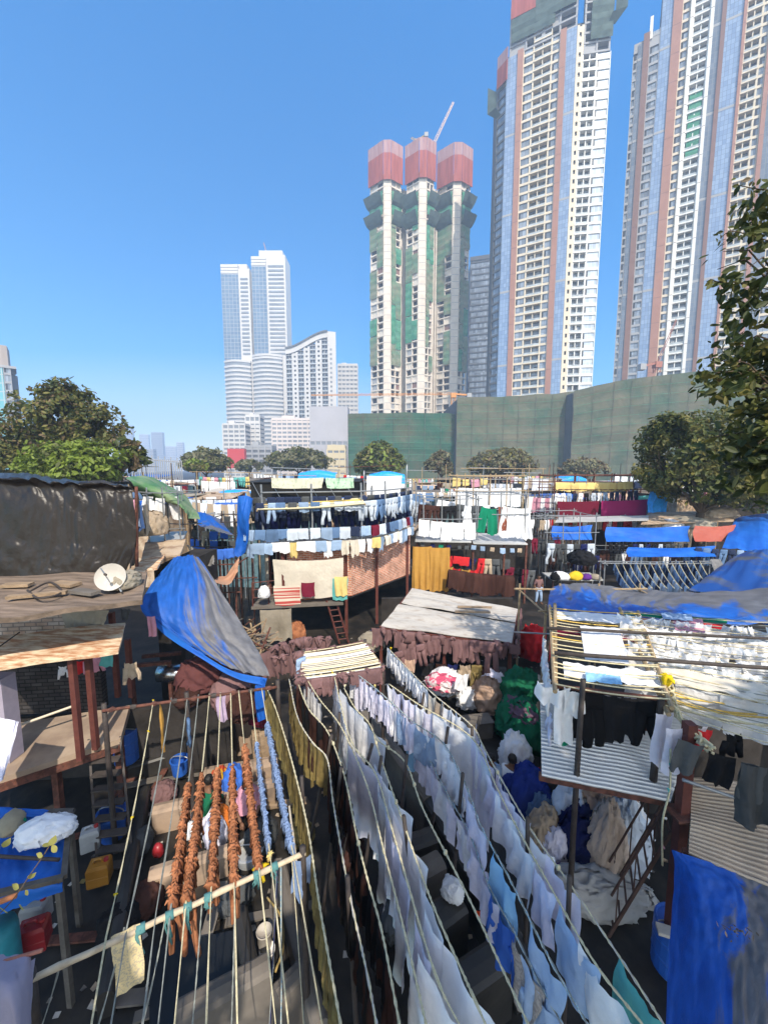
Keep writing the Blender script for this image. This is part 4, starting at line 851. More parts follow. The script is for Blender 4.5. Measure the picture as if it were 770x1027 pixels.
line_of(ln(full, 6.3, 6.35, .6), .36, PANTS, [F_DARKJ, F_GREYC, F_DARKJ], 'jeans', 'jeans behind the top row on the brick house', 'jeans', rowg, (.9, 1.1))
line_of(ln(full[:4], 6.12, 6.12, -.1), .45, FOLDS + PANTS[:3], [F_DARKJ, F_MIDJ, F_MIDJ, F_LIGHTJ, F_GREYC, F_WHITE, F_PALEJ], 'jeans', 'jeans on the top rail of the brick house', 'jeans', rowg, (.75, 1.0))
line_of(ln(full[3:], 6.12, 6.2, -.1), .30, PANTS, [F_LIGHTJ, F_PALEJ, F_PALEJ, F_MIDJ], 'jeans', 'jeans at the corner of the brick house top rail', 'jeans', rowg, (.8, .95))
line_of(ln(full, 5.0, 5.05, -.12), .44, FOLDS, [F_LIGHTJ, F_MIDJ, F_PALEJ, F_LIGHTJ, F_MIDJ, F_MIDJ, F_PALEJ, F_DARKJ, F_MAROON], 'jeans', 'folded jeans on the middle rail of the brick house', 'jeans', rowg, (.98, 1.15))
line_of(ln(full, 4.45, 4.5, -.16), .36, FOLDS + DRAPS, [F_WHITE, F_PALEJ, F_CREAM, F_WHITE, F_LIGHTJ, F_WHITE, F_BEIGE, F_LIGHTJ, F_YELLOW], 'trousers', 'trousers on the lowest rail above the bricks', 'trousers', 'light trousers drying above the bricks', (.9, 1.15))
# black shed and rope bed on the roof
a, b = at(252, 503, 17.6), at(352, 497, 18.6)
T = thing('rooftop_shed', 'low black shed with pale struts on top of the brick house', 'shed', ((a.x + b.x) / 2, a.y + .8, 6.2)); mb = MB()
mb.prism([(a.x, a.y), (b.x, b.y), (b.x + .5, b.y + 2), (a.x, a.y + 2)], 6.16, 6.88, M('tar_sheet', (.012, .012, .012), rough=.6, bump=.2)); mb.build('tar_wall', T)
mb = MB()
for i in range(6): u = i / 5.5; p = a.lerp(b, u); mb.beam((p.x + .1, p.y - .06, 6.9), (p.x + .55, p.y - .3, 6.2), .022, .022, STEEL)
mb.build('strut', T); mb = MB(); mb.obox((a.x - .2, a.y - .1, 6.885), (b.x - a.x + .6, b.y - a.y, 0), (.3, 2.4, .1), (0, 0, .03), MATS['tar_sheet']); mb.build('roof', T)
def ropebed(corners, n, mats, r, label, poles=BAMB, sag=.05, name='rope_bed', pr=.035, seed=1, along=True, pairs=False):
    """ropes strung side by side between two poles: thing > pole, rope_net"""
    a, b, c, d = map(V, corners); rr = random.Random(seed); T = thing(name, label, 'drying bed', (a + b + c + d) / 4)
    for p, q in ((a, d), (b, c)): mb = MB(); mb.tube(p + (p - q) * .03, q + (q - p) * .03, pr, poles, 7); mb.build('pole', T)
    mb = MB()
    for i in range(n):
        u = (i + .5 + rr.uniform(-.3, .3)) / n; p, q = a.lerp(d, u), b.lerp(c, min(1, max(0, u + rr.uniform(-.015, .015))))
        mb.path(sagline(p + V((0, 0, pr)), q + V((0, 0, pr)), sag * rr.uniform(.5, 1.4), 8), r, rr.choice(mats), 4, False)
    mb.build('rope_net', T); return T
ropebed((at(258, 512, 15.7), at(366, 506, 16.4), at(362, 500, 17.4), at(262, 503, 17.2)), 9, [ROPEY, ROPE, ROPEY], .045, 'yellow rope bed on the edge of the brick house roof')
for px, w, m, l in ((298, 2.3, M('banner_print', (.62, .58, .46), col2=(.45, .48, .36), thr=(.5, .6), scale=9, bump=.1), 'cream printed cloth hung above the black rooftop shed'), (341, 1.25, M('banner_green', (.45, .60, .44), col2=(.20, .38, .24), thr=(.52, .62), scale=7, bump=.1), 'pale green patterned cloth hung above the black rooftop shed')):
    p = at(px, 478.5, 17.3); hang(drape_mesh(px, w=w, L=.46, k=2, amp=.02), p - V((0, 0, .02)), V((1, .08, 0)), m, 'printed_cloth', l, 'cloth', None)
p = at(385, 477, 19.2); hang(drape_mesh(4, w=1.75, L=1.05, k=6, amp=.04, rag=.05), p, V((1, .1, 0)), F_WHITE, 'white_cloth', 'wide white cloth hung at the top corner of the brick house', 'cloth')
pole(at(365, 477, 19.3) - V((0, 0, 1.5)), at(365, 472, 19.3), .04, STEEL, 'thin steel post left of the white cloth on the brick house'); pole(at(407, 477, 19.8) - V((0, 0, 1.5)), at(408, 466, 19.8), .04, STEEL, 'thin steel post right of the white cloth on the brick house')
# cloths of the balcony
p = at(309, 560, 16.1); hang(drape_mesh(31, w=2.95, L=1.65, k=2.4, amp=.06, sag=.1), p, V((1, .1, 0)), F_CREAM, 'cream_sheet', 'large cream sheet hung across the brick house balcony', 'sheet')
STRIPE = M('rug_striped', (.45, .07, .06), col2=(.62, .55, .45), thr=(.48, .52), scale=2.5, stretch=(.05, .05, 3.5), bump=.1, detail=1)
p = at(288, 587, 15.85); hang(drape_mesh(33, w=1.1, L=.85, k=1, amp=.02), p, V((1, .1, 0)), STRIPE, 'striped_rug', 'red and cream striped rug on the brick house balcony railing', 'rug')
p = at(309, 584, 15.95); hang(drape_mesh(34, w=.56, L=.62, k=1, amp=.02), p, V((1, .1, 0)), F_MAROON, 'maroon_towel', 'maroon towel beside the striped rug on the balcony', 'towel')
p = at(342, 578, 16.2); hang(drape_mesh(35, w=.55, L=.85, k=2, amp=.03), p, V((1, .1, 0)), F_YELLOW, 'yellow_towel', 'yellow towel over a turquoise one at the edge of the bricks', 'towel')
p = at(341, 580, 16.25); hang(drape_mesh(36, w=.66, L=.95, k=2, amp=.03), p, V((1, .1, 0)), F_TURQ, 'turquoise_towel', 'turquoise towel behind the yellow one at the edge of the bricks', 'towel')
p = at(277, 611, 15.4); hang(drape_mesh(37, w=1.25, L=1.35, k=1.4, amp=.09, rag=.2), p, V((1, .15, 0)), F_SACK, 'grey_dust_sheet', 'grey beige dust sheet hanging under the brick house balcony', 'sheet')
p = at(265, 594, 15.7); heap(p - V((0, 0, .2)), .22, .2, .3, F_WHITE, 'white and blue bundle on the brick house balcony', seed=2)
def ladder(a, b, w, n, mat, label, name='ladder', side=V((1, 0, 0)), r=.03, deep=None):
    T = thing(name, label, 'ladder', V((a[0], a[1], a[2]))); a, b = V(a), V(b)
    for s in (-1, 1): mb = MB(); mb.beam(a + side * s * w / 2, b + side * s * w / 2, r * 1.6, r * 2.2, mat); mb.build('rail', T)
    for i in range(n):
        p = a.lerp(b, (i + .7) / (n + .4)); mb = MB()
        if deep: mb.obox(p - side * (w / 2 - r) - V((0, deep / 2, 0)), side * (w - 2 * r), V((0, deep, 0)), V((0, 0, .03)), mat)
        else: mb.tube(p - side * (w / 2 - r), p + side * (w / 2 - r), r * .8, mat, 6)
        mb.build('rung', T)
    return T
ladder(at(345, 645, 15.9), at(332, 602, 16.3), .42, 7, REDP, 'red ladder leaning under the brick house', side=V((.9, .3, 0)))
# bicycle wheel look-alike: fan under the house, sacks and boxes in the dark ground floor
for px, py, Y, rx, rz, m, l in ((372, 650, 15.2, .5, .42, F_SACK, 'dusty wire coil heap below the brick house'), (297, 640, 16.8, .4, .5, F_TAN, 'rust brown bundle under the brick house balcony'), (312, 650, 15.5, .5, .2, F_BLACK, 'black heap on the ground below the balcony'), (377, 640, 16, .35, .25, F_NAVY, 'navy bundle on the box below the brick house'), (389, 640, 15.9, .2, .35, F_MAGENTA, 'bright pink shirt heap below the brick house corner'), (345, 660, 14.6, .5, .2, WOOD, 'pile of brown planks below the red ladder')):
    p = at(px, py, Y); heap(p, rx, rx * .8, rz, m, l, seed=px * .1)
p = at(376, 652, 15.8); mb = MB(); mb.box((p.x, p.y, 0), .7, .5, max(.3, p.z), M('crate_turq', (.10, .30, .30), var=.2)); mb.build('crate', None, False, 'teal crate under the navy bundle', 'crate')
# blue tarpaulin standing at the house's left corner, brown tarp flap, rubble of sticks
a = at(244, 500, 15.6)
tarp([[a + V((-.25, 0, .1)), a + V((.1, .1, .1)), a + V((.35, 0, .0))], [a + V((-.35, .1, -.8)), a + V((0, -.15, -.8)), a + V((.2, 0, -.8))], [a + V((-.4, .1, -1.6)), a + V((-.1, .1, -1.7)), a + V((.15, -.1, -1.6))], [a + V((-.5, -.1, -2.3)), a + V((-.3, .0, -2.4)), a + V((0, 0, -2.2))]], T_BLUE, 'crumpled bright blue tarpaulin hanging at the left corner of the brick house', amp=.12, nu=18, nv=26, seed=4)
tarp([[at(240, 556, 14.6), at(238, 572, 14.0)], [at(228, 575, 14.2), at(230, 585, 13.6)], [at(216, 578, 14.0), at(214, 584, 13.2)]], T_ORANGE, 'small orange brown tarp slung from the brick house corner', amp=.06, seed=6)
tarp([[at(186, 545, 14.4), at(204, 552, 14.0), at(214, 556, 13.6)], [at(192, 555, 13.9), at(206, 566, 13.3), at(214, 565, 12.9)]], M('tarp_grey', (.20, .19, .18), var=.2, rough=.6), 'slack grey tarp above the dusty blue sheet', amp=.08, seed=7)
rr = random.Random(5); mb = MB()
for i in range(150):
    p = at(rr.uniform(225, 262), rr.uniform(575, 650), rr.uniform(12.5, 15)); p.z = max(.05, min(p.z, 1.6)) * rr.uniform(.3, 1)
    d = V((rr.gauss(0, .5), rr.gauss(0, .4), rr.gauss(0, .35))); mb.beam(p, p + d, .05, .03, rr.choice([WOOD, RUST, BAMB, CONC]))
mb.build('rubble', None, False, kind='stuff')
# ================================================================ white tin roof with mauve garments
z = 2.55
a, b, c, d = at(382, 628, 12.1), at(513, 645, 11.6), at(519, 611, 14.6), at(413, 590, 15.6)
for p, zz in ((a, 2.5), (b, 2.5), (c, 2.9), (d, 2.95)): pass
m1, m2 = a.lerp(d, .52), b.lerp(c, .52)
sheetroof(a, b, m2, m1, TINW, 'lower sheet of the white tin roof with two loose planks', seed=2., t=.02, amp=.03); sheetroof(m1 + V((.1, 0, .05)), m2 + V((0, 0, .05)), c, d, TINW, 'upper sheet of the white tin roof next to the bricks', seed=5., t=.02, amp=.03)
for y0, l in ((620, 'upper loose plank on the white tin roof'), (628, 'lower loose plank on the white tin roof')):
    p, q = at(455, y0 - 1, 13), at(492, y0 + 5, 12.9); u = (y0 - 606) / 32; mb = MB()
    p = a.lerp(d, .62 - (y0 - 620) * .018).lerp(b.lerp(c, .62 - (y0 - 620) * .018), .5) + V((0, 0, .09)); mb.obox(p, V((1.25, -.06, -.005)), V((.02, .12, .01)), V((0, 0, .04)), WOOD); mb.build('plank', None, False, l, 'plank')
T = thing('shed_frame', 'shed frame under the white tin roof', 'shed', ((a.x + b.x) / 2, 13.5, 0))
for p in (a, b, c, d, a.lerp(b, .5)): mb = MB(); mb.box((p.x, p.y + .15, 0), .1, .1, p.z - .06, REDP); mb.build('post', T)
for p, q in ((a, b), (d, c), (a, d), (b, c)): mb = MB(); mb.beam(p - V((0, 0, .1)), q - V((0, 0, .1)), .08, .1, REDP); mb.build('beam', T)
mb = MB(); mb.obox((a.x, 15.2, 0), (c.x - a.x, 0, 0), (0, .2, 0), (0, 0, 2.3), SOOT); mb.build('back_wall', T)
line_of(spline([a + V((-.1, -.12, .0)), a.lerp(b, .5) + V((0, -.14, -.03)), b + V((.1, -.12, 0))]), .17, PANTS + BUNCH + DRAPS + DRAPS + FOLDS, [F_MAUVE], 'mauve_garment', 'garment along the front edge of the white tin roof', 'garment', 'mauve garments edging the white tin roof', (.7, 1.2), tilt=.2)
line_of(spline([b + V((.14, 0, .06)), c + V((.12, 0, .06))]), .17, DRAPS + FOLDS, [F_MAUVE], 'mauve_garment', 'garment down the right edge of the white tin roof', 'garment', 'mauve garments edging the white tin roof', (.7, 1.0))
line_of(spline([at(395, 655, 11.2), at(440, 640, 11.5)]), .17, PANTS + DRAPS, [F_MAUVE], 'mauve_garment', 'garment on the slanting pole below the white tin roof', 'garment', 'mauve garments edging the white tin roof', (.6, .8))
# rope net with mauve garments, where the courtyard lines start
n0, n1, n2, n3 = at(300, 683, 8.2), at(384, 670, 8.7), at(366, 645, 10.2), at(305, 655, 9.9)
ropebed((n0, n1, n2, n3), 22, [F_WHITE, ROPE, F_CREAM], .017, 'sagging cream rope bed edged with mauve garments in front of the brick house', seed=4, sag=.03)
for (p, q, l, dy) in ((n0, n1, 'front', -.05), (n3, n2, 'far', .05), (n1, n2, 'right', 0), (n0, n3, 'left', 0)):
    line_of(spline([p + V((0, dy, .05)), p.lerp(q, .5) + V((0, dy, .02)), q + V((0, dy, .05))]), .13, DRAPS + FOLDS + BUNCH, [F_MAUVE], 'mauve_garment', f"garment bunched on the {l} edge of the cream rope bed", 'garment', 'mauve garments around the cream rope bed', (.5, .85))
line_of(spline([at(272, 660, 10.), n3]), .12, BUNCH + DRAPS, [F_MAUVE], 'mauve_garment', 'garment on the pole running left from the cream rope bed', 'garment', 'mauve garments around the cream rope bed', (.8, 1.1))
line_of(spline([at(262, 655, 10.4), at(300, 642, 11.2), at(330, 640, 11.6)]), .14, BUNCH + DRAPS, [F_MAUVE], 'mauve_garment', 'garment on the pole behind the cream rope bed', 'garment', 'mauve garments around the cream rope bed', (.9, 1.2))
for i, (px, py) in enumerate(((302, 660), (306, 664), (311, 668))): hang(PANTS[i], at(px, py, 9.2), V((.6, .8, 0)), [F_LIGHTJ, F_MIDJ, F_LIGHTJ][i], 'jeans', ['pale blue jeans at the left corner of the cream rope bed', 'mid blue jeans at the left corner of the cream rope bed', 'front pale jeans at the left corner of the cream rope bed'][i], 'jeans', None, .8)
for p in (n0, n1, n2, n3): pole((p.x, p.y, 0), p + V((0, 0, .1)), .045, DARKP, 'dark post under a corner of the cream rope bed', group='posts of the cream rope bed')
# ================================================================ laundry house right of the bricks
x0, x1 = at(418, 560, 21.5).x, at(528, 560, 21.5).x
T = thing('laundry_house', 'dark laundry house with flat tin roof and racks of whites on top', 'house', ((x0 + x1) / 2, 24, 0)); mb = MB()
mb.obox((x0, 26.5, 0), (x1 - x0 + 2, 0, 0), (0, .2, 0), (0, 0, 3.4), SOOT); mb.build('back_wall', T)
for i, (pa, pb) in enumerate(((416, 472), (474, 528))):
    mb = MB(); q = at(pa, 549, 21), at(pb, 553, 21); mb.obox((q[0].x, 20.9, 3.55 - .12 * i), (q[1].x - q[0].x, 0, -.05), (.3, 2.6, .15), (0, 0, .05), TIN); mb.build('roof', T)
for px in (418, 448, 474, 505, 527): p = at(px, 560, 21.2); mb = MB(); mb.box((p.x, 21.2, 0), .1, .1, 3.45, RUST); mb.build('post', T)
p = at(431.5, 548, 20.9); hang(drape_mesh(51, w=1.05, L=2.45, k=3, amp=.07), at(423, 548, 20.9), V((1, 0, 0)), F_OCHRE, 'orange_curtain', 'left panel of the orange curtain beside the bricks', 'curtain'); hang(drape_mesh(52, w=1.1, L=2.45, k=3, amp=.07), at(441, 549, 20.9), V((1, 0, 0)), F_OCHRE, 'orange_curtain', 'right panel of the orange curtain beside the bricks', 'curtain')
line_of(px_row(455, 572, 20.3, 514, 578, 20.3), .42, FOLDS, [F_BROWN], 'brown_cloth', 'cloth folded over the rail right of the orange curtain', 'cloth', 'dark brown cloths by the orange curtain', (2.3, 2.7), szx=.5)
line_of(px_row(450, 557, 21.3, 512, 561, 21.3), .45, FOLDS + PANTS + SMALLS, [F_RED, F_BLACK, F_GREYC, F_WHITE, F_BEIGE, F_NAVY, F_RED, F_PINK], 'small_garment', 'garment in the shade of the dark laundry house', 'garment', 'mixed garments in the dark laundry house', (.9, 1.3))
line_of(px_row(452, 568, 21.0, 474, 571, 21.0), .4, SMALLS, [F_WHITE, F_OCHRE, F_RED], 'small_garment', 'small garment between the orange curtain and the brown cloths', 'garment', 'mixed garments in the dark laundry house', (1, 1.3))
line_of(px_row(500, 566, 21.5, 536, 572, 21.8), .4, SMALLS + PANTS, [F_BLACK, F_DKGREEN, F_GREYC, F_MAROON], 'small_garment', 'garment at the right end of the dark laundry house', 'garment', 'mixed garments in the dark laundry house', (.9, 1.3))
# its roof racks
rack(425, 480, 21.2, 2.6, 5.9, 2, 'steel rack with white sheets above the orange curtain', x=None, z0=3.62, n=4); rack(478, 528, 21.3, 2.6, 6.15, 2, 'steel rack with green and white garments above the dark laundry house', z0=3.62, n=3)
line_of(px_row(426, 521, 21.1, 472, 524, 21.1), .62, [drape_mesh(60 + i, w=.62, L=.95, k=1, amp=.03) for i in range(3)], [F_WHITE], 'white_sheet', 'sheet on the lower rail above the orange curtain', 'sheet', 'white sheets above the orange curtain', (.95, 1.05), jit=.02)
line_of(px_row(424, 506, 23.2, 458, 507, 23.2), .3, PANTS, [F_BROWN, F_BLACK], 'dark_trousers', 'trousers on the rack above the white sheets', 'trousers', 'dark trousers above the orange curtain', (1.1, 1.25))
line_of(px_row(462, 506, 23.4, 487, 507, 23.4), .3, TALLS + PANTS, [F_WHITE, F_WHITE, F_GREYC], 'white_garment', 'garment left of the emerald cloth', 'garment', 'tall whites around the emerald cloth', (1.2, 1.4))
line_of(px_row(488, 509, 21.2, 499, 509, 21.2), .33, TALLS, [F_GREEN], 'emerald_garment', 'long garment on the steel rack', 'garment', 'emerald garments on the steel rack', (1.2, 1.3))
hang(TALLS[1], at(504, 508, 21.3), V((1, 0, 0)), fabric('rust', (.25, .08, .05)), 'rust_garment', 'rust brown long garment next to the emerald cloth', 'garment', None, 1.15)
line_of(px_row(510, 508, 21.3, 527, 509, 21.3), .3, TALLS, [F_WHITE], 'white_garment', 'long garment right of the rust brown one', 'garment', 'tall whites around the emerald cloth', (1.35, 1.55))
line_of(px_row(424, 544, 21.1, 470, 547, 21.1), .5, FOLDS, [F_GREEN, F_GREYC, F_TURQ, F_NAVY], 'small_garment', 'garment lying along the tin roof edge above the orange curtain', 'garment', 'garments on the tin roof edge', (.4, .6))
line_of(px_row(476, 547, 21., 522, 550, 21.), .5, FOLDS, [F_BEIGE, F_LIGHTJ, F_SACK, F_BEIGE], 'small_garment', 'garment lying along the tin roof edge below the emerald cloth', 'garment', 'garments on the tin roof edge', (.5, .7))
# big white rows beyond
rack(458, 525, 29, 3, 7.0, 2, 'bamboo rack with a broad row of whites beyond the emerald cloth', BAMB, n=5, z0=0, r=.05)
line_of(px_row(460, 490, 29, 522, 491, 29), .36, TALLS, [F_WHITE, F_WHITE, F_WHITE], 'white_garment', 'long garment in the broad white row beyond the emerald cloth', 'garment', 'broad row of whites', (1.0, 1.15))
line_of(px_row(462, 489, 31, 522, 489, 31), .36, TALLS, [F_WHITE], 'white_garment', 'long garment in the second white row beyond the emerald cloth', 'garment', 'broad row of whites', (.9, 1.1))
line_of(px_row(443, 502, 30, 460, 503, 30), .4, FOLDS, [F_WHITE], 'white_garment', 'garment left of the broad white row', 'garment', 'broad row of whites', (1.4, 1.6))
line_of(px_row(407, 499, 24, 424, 504, 24), .34, PANTS, [F_LIGHTJ, F_PALEJ, F_WHITE], 'jeans', 'jeans right of the brick house rack', 'jeans', 'pale jeans between the two houses', (1., 1.2))
# ================================================================ right middle: yellow, maroon, blue tarps
rack(556, 655, 31, 3, 7.0, 3, 'rack carrying yellow cloth, jeans and maroon sheets', RUST, n=6, z0=0, r=.05)
line_of(px_row(560, 484, 31, 634, 483, 31), .62, FOLDS, [F_YELLOW], 'yellow_cloth', 'cloth on the top rail of the maroon sheet rack', 'cloth', 'yellow cloths on the maroon sheet rack', (1.45, 1.6))
line_of(px_row(558, 495, 30.7, 642, 492, 30.7), .48, PANTS, [F_PALEJ, F_DARKJ, F_WHITE, F_BLACK, F_LIGHTJ, F_DARKJ], 'jeans', 'jeans on the rack above the maroon sheets', 'jeans', 'jeans above the maroon sheets', (.8, .95))
for a, b, ya, yb, L, m, l in ((558, 601, 503, 502, 1.5, F_MAROON, 'dark maroon sheet on the far rack'), (602, 650, 503, 500, 1.45, F_MAGENTA, 'magenta sheet on the far rack')):
    p, q = at(a, ya, 30.5), at(b, yb, 30.5); hang(drape_mesh(a, w=(q - p).length * .98, L=L, k=2, amp=.04, sag=.05), (p + q) / 2, (q - p).normalized(), m, 'maroon_sheet', l, 'sheet')
p = at(659, 482, 29.6); tarp([[p + V((-.6, 0, .05)), p + V((0, .3, .2)), p + V((.7, 0, 0))], [p + V((-.65, -.3, -.9)), p + V((0, -.5, -.8)), p + V((.8, -.2, -.7))], [p + V((-.7, -.2, -1.8)), p + V((-.3, -.3, -2)), p + V((.8, -.2, -1.9))], [p + V((-.6, -.2, -2.9)), p + V((-.1, -.4, -2.8)), p + V((.7, -.1, -2.7))]], M('tarp_bright', (.02, .28, .75), rough=.4, var=.2, bump=.3), 'bright azure tarpaulin hanging at the end of the maroon sheet rack', amp=.14, seed=8)
for a, b, y0, y1, Y, m, l in ((554, 594, 527, 541, 25, T_BLUE, 'short blue tarp over the rack left of the long blue wall'), (608, 692, 528, 543, 25, T_BLUE, 'long straight blue tarp wall below the magenta sheet'), (630, 718, 548, 558, 22, T_BLUE, 'narrow blue tarp above the slanting white ropes'), (697, 738, 527, 543, 24.5, T_SALMON, 'salmon red tarp wall under the dense tree')):
    p, q, r_, s = at(a, y0, Y + .8), at(b, y0 - 1, Y + .8), at(b, y1, Y), at(a, y1, Y); tarp([[p, p.lerp(q, .5) + V((0, 0, -.1)), q], [s.lerp(p, .5) + V((0, .2, 0)), s.lerp(q, .5), r_.lerp(q, .5) + V((0, .2, 0))], [s, s.lerp(r_, .5), r_]], m, l, amp=.05, seed=a * .1)
for a, b, c, d, m, l, s in (((724, 548, 23), (790, 552, 22), (790, 515, 28), (738, 518, 28), T_BLUE, 'deep blue tarp roof right of the salmon tarp', 3.3), ((690, 590, 15), (790, 592, 13.5), (790, 552, 20), (745, 552, 20), T_SLATE, 'dusty dark blue tarp roof near the right edge', 4.1)):
    a, b, c, d = at(*a), at(*b), at(*c), at(*d); tarp([[d, d.lerp(c, .5) + V((0, 0, .15)), c], [a.lerp(d, .5) + V((0, 0, .1)), (a + b + c + d) / 4 + V((0, 0, .35)), b.lerp(c, .5)], [a, a.lerp(b, .5) - V((0, 0, .1)), b]], m, l, amp=.12, seed=s)
# racks with hanging garments under the tarps
rack(551, 600, 24.5, 3, 4.6, 2, 'open rack with mixed garments below the short blue tarp', STEEL, n=4, z0=0)
line_of(px_row(552, 545, 24.4, 598, 545, 24.4), .42, PANTS, [F_RED, F_BLACK, F_PALEJ, F_GREYC, F_WHITE, F_NAVY, F_MAROON], 'hanging_trousers', 'trousers below the short blue tarp', 'trousers', 'mixed trousers below the short blue tarp', (1.1, 1.3))
line_of(px_row(700, 549, 22.5, 762, 552, 22), .45, PANTS, [F_MIDJ, F_DARKJ, F_LIGHTJ, F_GREYC], 'jeans', 'jeans under the salmon tarp near the right edge', 'jeans', 'jeans by the right edge', (.9, 1.05))
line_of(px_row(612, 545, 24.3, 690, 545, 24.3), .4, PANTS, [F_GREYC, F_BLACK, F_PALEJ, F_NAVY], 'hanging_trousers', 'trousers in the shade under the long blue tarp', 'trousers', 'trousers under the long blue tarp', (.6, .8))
# slanting rope ladder of jeans
for j in range(13):
    a = at(617 + j * 7, 566 - j * .3, 19.5); b = at(632 + j * 7.3, 590, 16.5); rope(sagline(a, b, .12), .02, ROPE, 'white rope slanting over the jeans below the narrow blue tarp', 'slanting white ropes', n=4)
    line_of(sagline(a - V((0, 0, .03)), b - V((0, 0, .03)), .12), .42, FOLDS, [F_MIDJ, F_DARKJ, F_LIGHTJ, F_PALEJ], 'jeans', 'jeans folded over the slanting white ropes', 'jeans', 'jeans on the slanting white ropes', (.8, 1.0))
rack(612, 720, 19.4, .4, at(640, 564, 19.5).z, 1, 'pole frame holding the far ends of the slanting white ropes', STEEL, n=4)
tarp([[at(712, 560, 19), at(722, 560, 19)], [at(718, 578, 17.5), at(732, 578, 17.3)], [at(722, 592, 16.5), at(738, 592, 16.2)]], M('tarp_grey', (.20, .19, .18), var=.2, rough=.6), 'grey tarp strip at the end of the slanting white ropes', amp=.05)
# clutter shelf with bags
p = at(578, 580, 22.6); T = thing('platform', 'wooden platform with bags below the short blue tarp', 'platform', (p.x, p.y, 0)); mb = MB(); mb.box((p.x, p.y + .6, p.z - .1), 3., 1.6, .08, TIN); mb.build('deck', T)
for dx in (-1.4, 1.4): mb = MB(); mb.box((p.x + dx, p.y, 0), .08, .08, p.z - .11, RUST); mb.build('leg', T)
for px, py, rx, m, l in ((577, 577, .45, fabric('bag_yellow', (.65, .45, .03)), 'bright yellow bag on the platform below the short blue tarp'), (588, 575, .32, F_PURPLE, 'purple bundle beside the bright yellow bag'), (562, 577, .45, F_WHITE, 'white sack left of the bright yellow bag'), (557, 571, .4, F_BLACK, 'black bundle on the platform behind the white sack'), (597, 572, .3, F_SACK, 'grey sack right of the purple bundle')):
    q = at(px, py, 22.5); q.z = p.z - .02; heap(q, rx, rx * .7, rx * .7, m, l, seed=px * .13, sub=3)
# big blue tarp in front of them, over the rope beds
a, b, c, d = at(549, 603, 9.6), at(790, 618, 8.3), at(790, 586, 13), at(552, 586, 12.6)
tarp([[d, at(585, 580, 12.6), at(640, 588, 12.7), at(700, 590, 12.8), c], [at(550, 596, 11.2), at(590, 594, 11), at(625, 600, 10.7), at(690, 598, 10.6), at(790, 603, 10.4)], [at(549, 603, 9.8), at(590, 609, 9.6), at(635, 613, 9.3), at(700, 610, 9), at(790, 618, 8.6)], [at(549, 606, 9.5), at(590, 613, 9.3), at(640, 619, 9.1), at(700, 617, 8.8), at(790, 626, 8.3)]], T_LONG, 'long dusty blue tarpaulin behind the rope beds', amp=.15, nu=80, nv=36, seed=12, k=4)
rack(552, 700, 10.4, 2., at(600, 600, 10.8).z - .2, 1, 'pole frame under the long dusty blue tarpaulin', BAMB, n=4)
# ================================================================ left side sheds
z = 5.1
bw = [at(-60, 470, 8.2), at(128, 482, 9.0)]
T = thing('tarp_shed', 'long shed wrapped in a crinkled black tarp at the left edge', 'shed', (-8.5, 11, 0))
FL, FR = at(-80, 575, 8.4), at(131, 573, 9.2)
BR = FR + V((-3.6, 5.0, 0)); BL = FL + V((0, 6, 0))
mb = MB(); mb.prism([(FL.x, FL.y + .5), (FR.x - .45, FR.y + .5), (BR.x - .45, BR.y), (BL.x, BL.y)], 5.0, 7.1, SOOT); mb.build('wall', T)
tarp([[at(-80, 472, 13.5), at(20, 472, 13.8), at(60, 480, 13.6), at(126, 484, 13.2)], [at(-80, 470, 9.0), at(10, 473, 9.1), at(70, 480, 9.3), at(128, 484, 9.5)], [at(-80, 480, 8.5), at(20, 486, 8.7), at(75, 490, 8.9), at(132, 489, 9.2)], [at(-80, 540, 8.3), at(20, 540, 8.5), at(80, 545, 8.7), at(135, 535, 9.0)], [at(-80, 577, 8.2), at(20, 580, 8.4), at(80, 578, 8.6), at(124, 575, 8.9)]], T_BLACK, 'crinkled black tarp stretched over the shed at the left edge', amp=.13, nu=150, nv=90, seed=3, k=5)
tarp([[at(126, 484, 13.2), at(128, 484, 9.5), at(132, 489, 9.2)], [at(134, 500, 12.5), at(137, 505, 10), at(135, 512, 9.1)], [at(131, 560, 12.), at(132, 565, 10), at(128, 573, 9.0)]], T_BLACK, 'torn end flap of the black tarp', amp=.08, nu=24, nv=24, seed=5)
pole(at(137, 560, 9.1) - V((0, 0, .2)), at(137, 488, 9.2), .04, RUST, 'thin post at the end of the black tarp')
# dusty plank ledge under the tarp
z = 5.05
a, b, c, d = atz(-60, 630, 4.95), atz(143, 604, 5.0), at(148, 577, 8.8), at(-60, 580, 8.4); c.z = 5.1; d.z = 5.1
sheetroof(a, b, c, d, M('ledge_boards', (.10, .075, .058), col2=(.25, .185, .14), thr=(.35, .68), scale=2.6, stretch=(.6, 3., 2), bump=.6, detail=9), 'dusty board ledge below the black tarp shed', 'ledge', t=.09, seed=3., cat='ledge', amp=.03)
rr = random.Random(8)
for i, (px, py, w, dd, m, l) in enumerate([(66, 587, .55, .25, WOOD, 'flat board lying on the dusty ledge'), (38, 598, .9, .12, WOOD, 'long plank on the dusty ledge'), (85, 595, .6, .2, CONC, 'grey plank near the satellite dish'), (18, 588, .5, .2, WOOD, 'short plank at the left of the ledge')]):
    p = atz(px, py, 5.12); mb = MB(); mb.box(p, w, dd, .06, m, rr.uniform(-.4, .4)); mb.build('loose_board', None, False, l, 'board')
rope(spline([atz(30, 593, 5.16), atz(50, 584, 5.2), atz(62, 594, 5.16), atz(40, 600, 5.15), atz(28, 592, 5.18)], .06), .02, DARKP, 'loop of black hose on the dusty ledge', name='hose', cat='hose')
p = atz(127, 588, 5.1); heap(p, .3, .22, .2, F_SACK, 'beige sack behind the satellite dish', seed=2.2, sub=4)
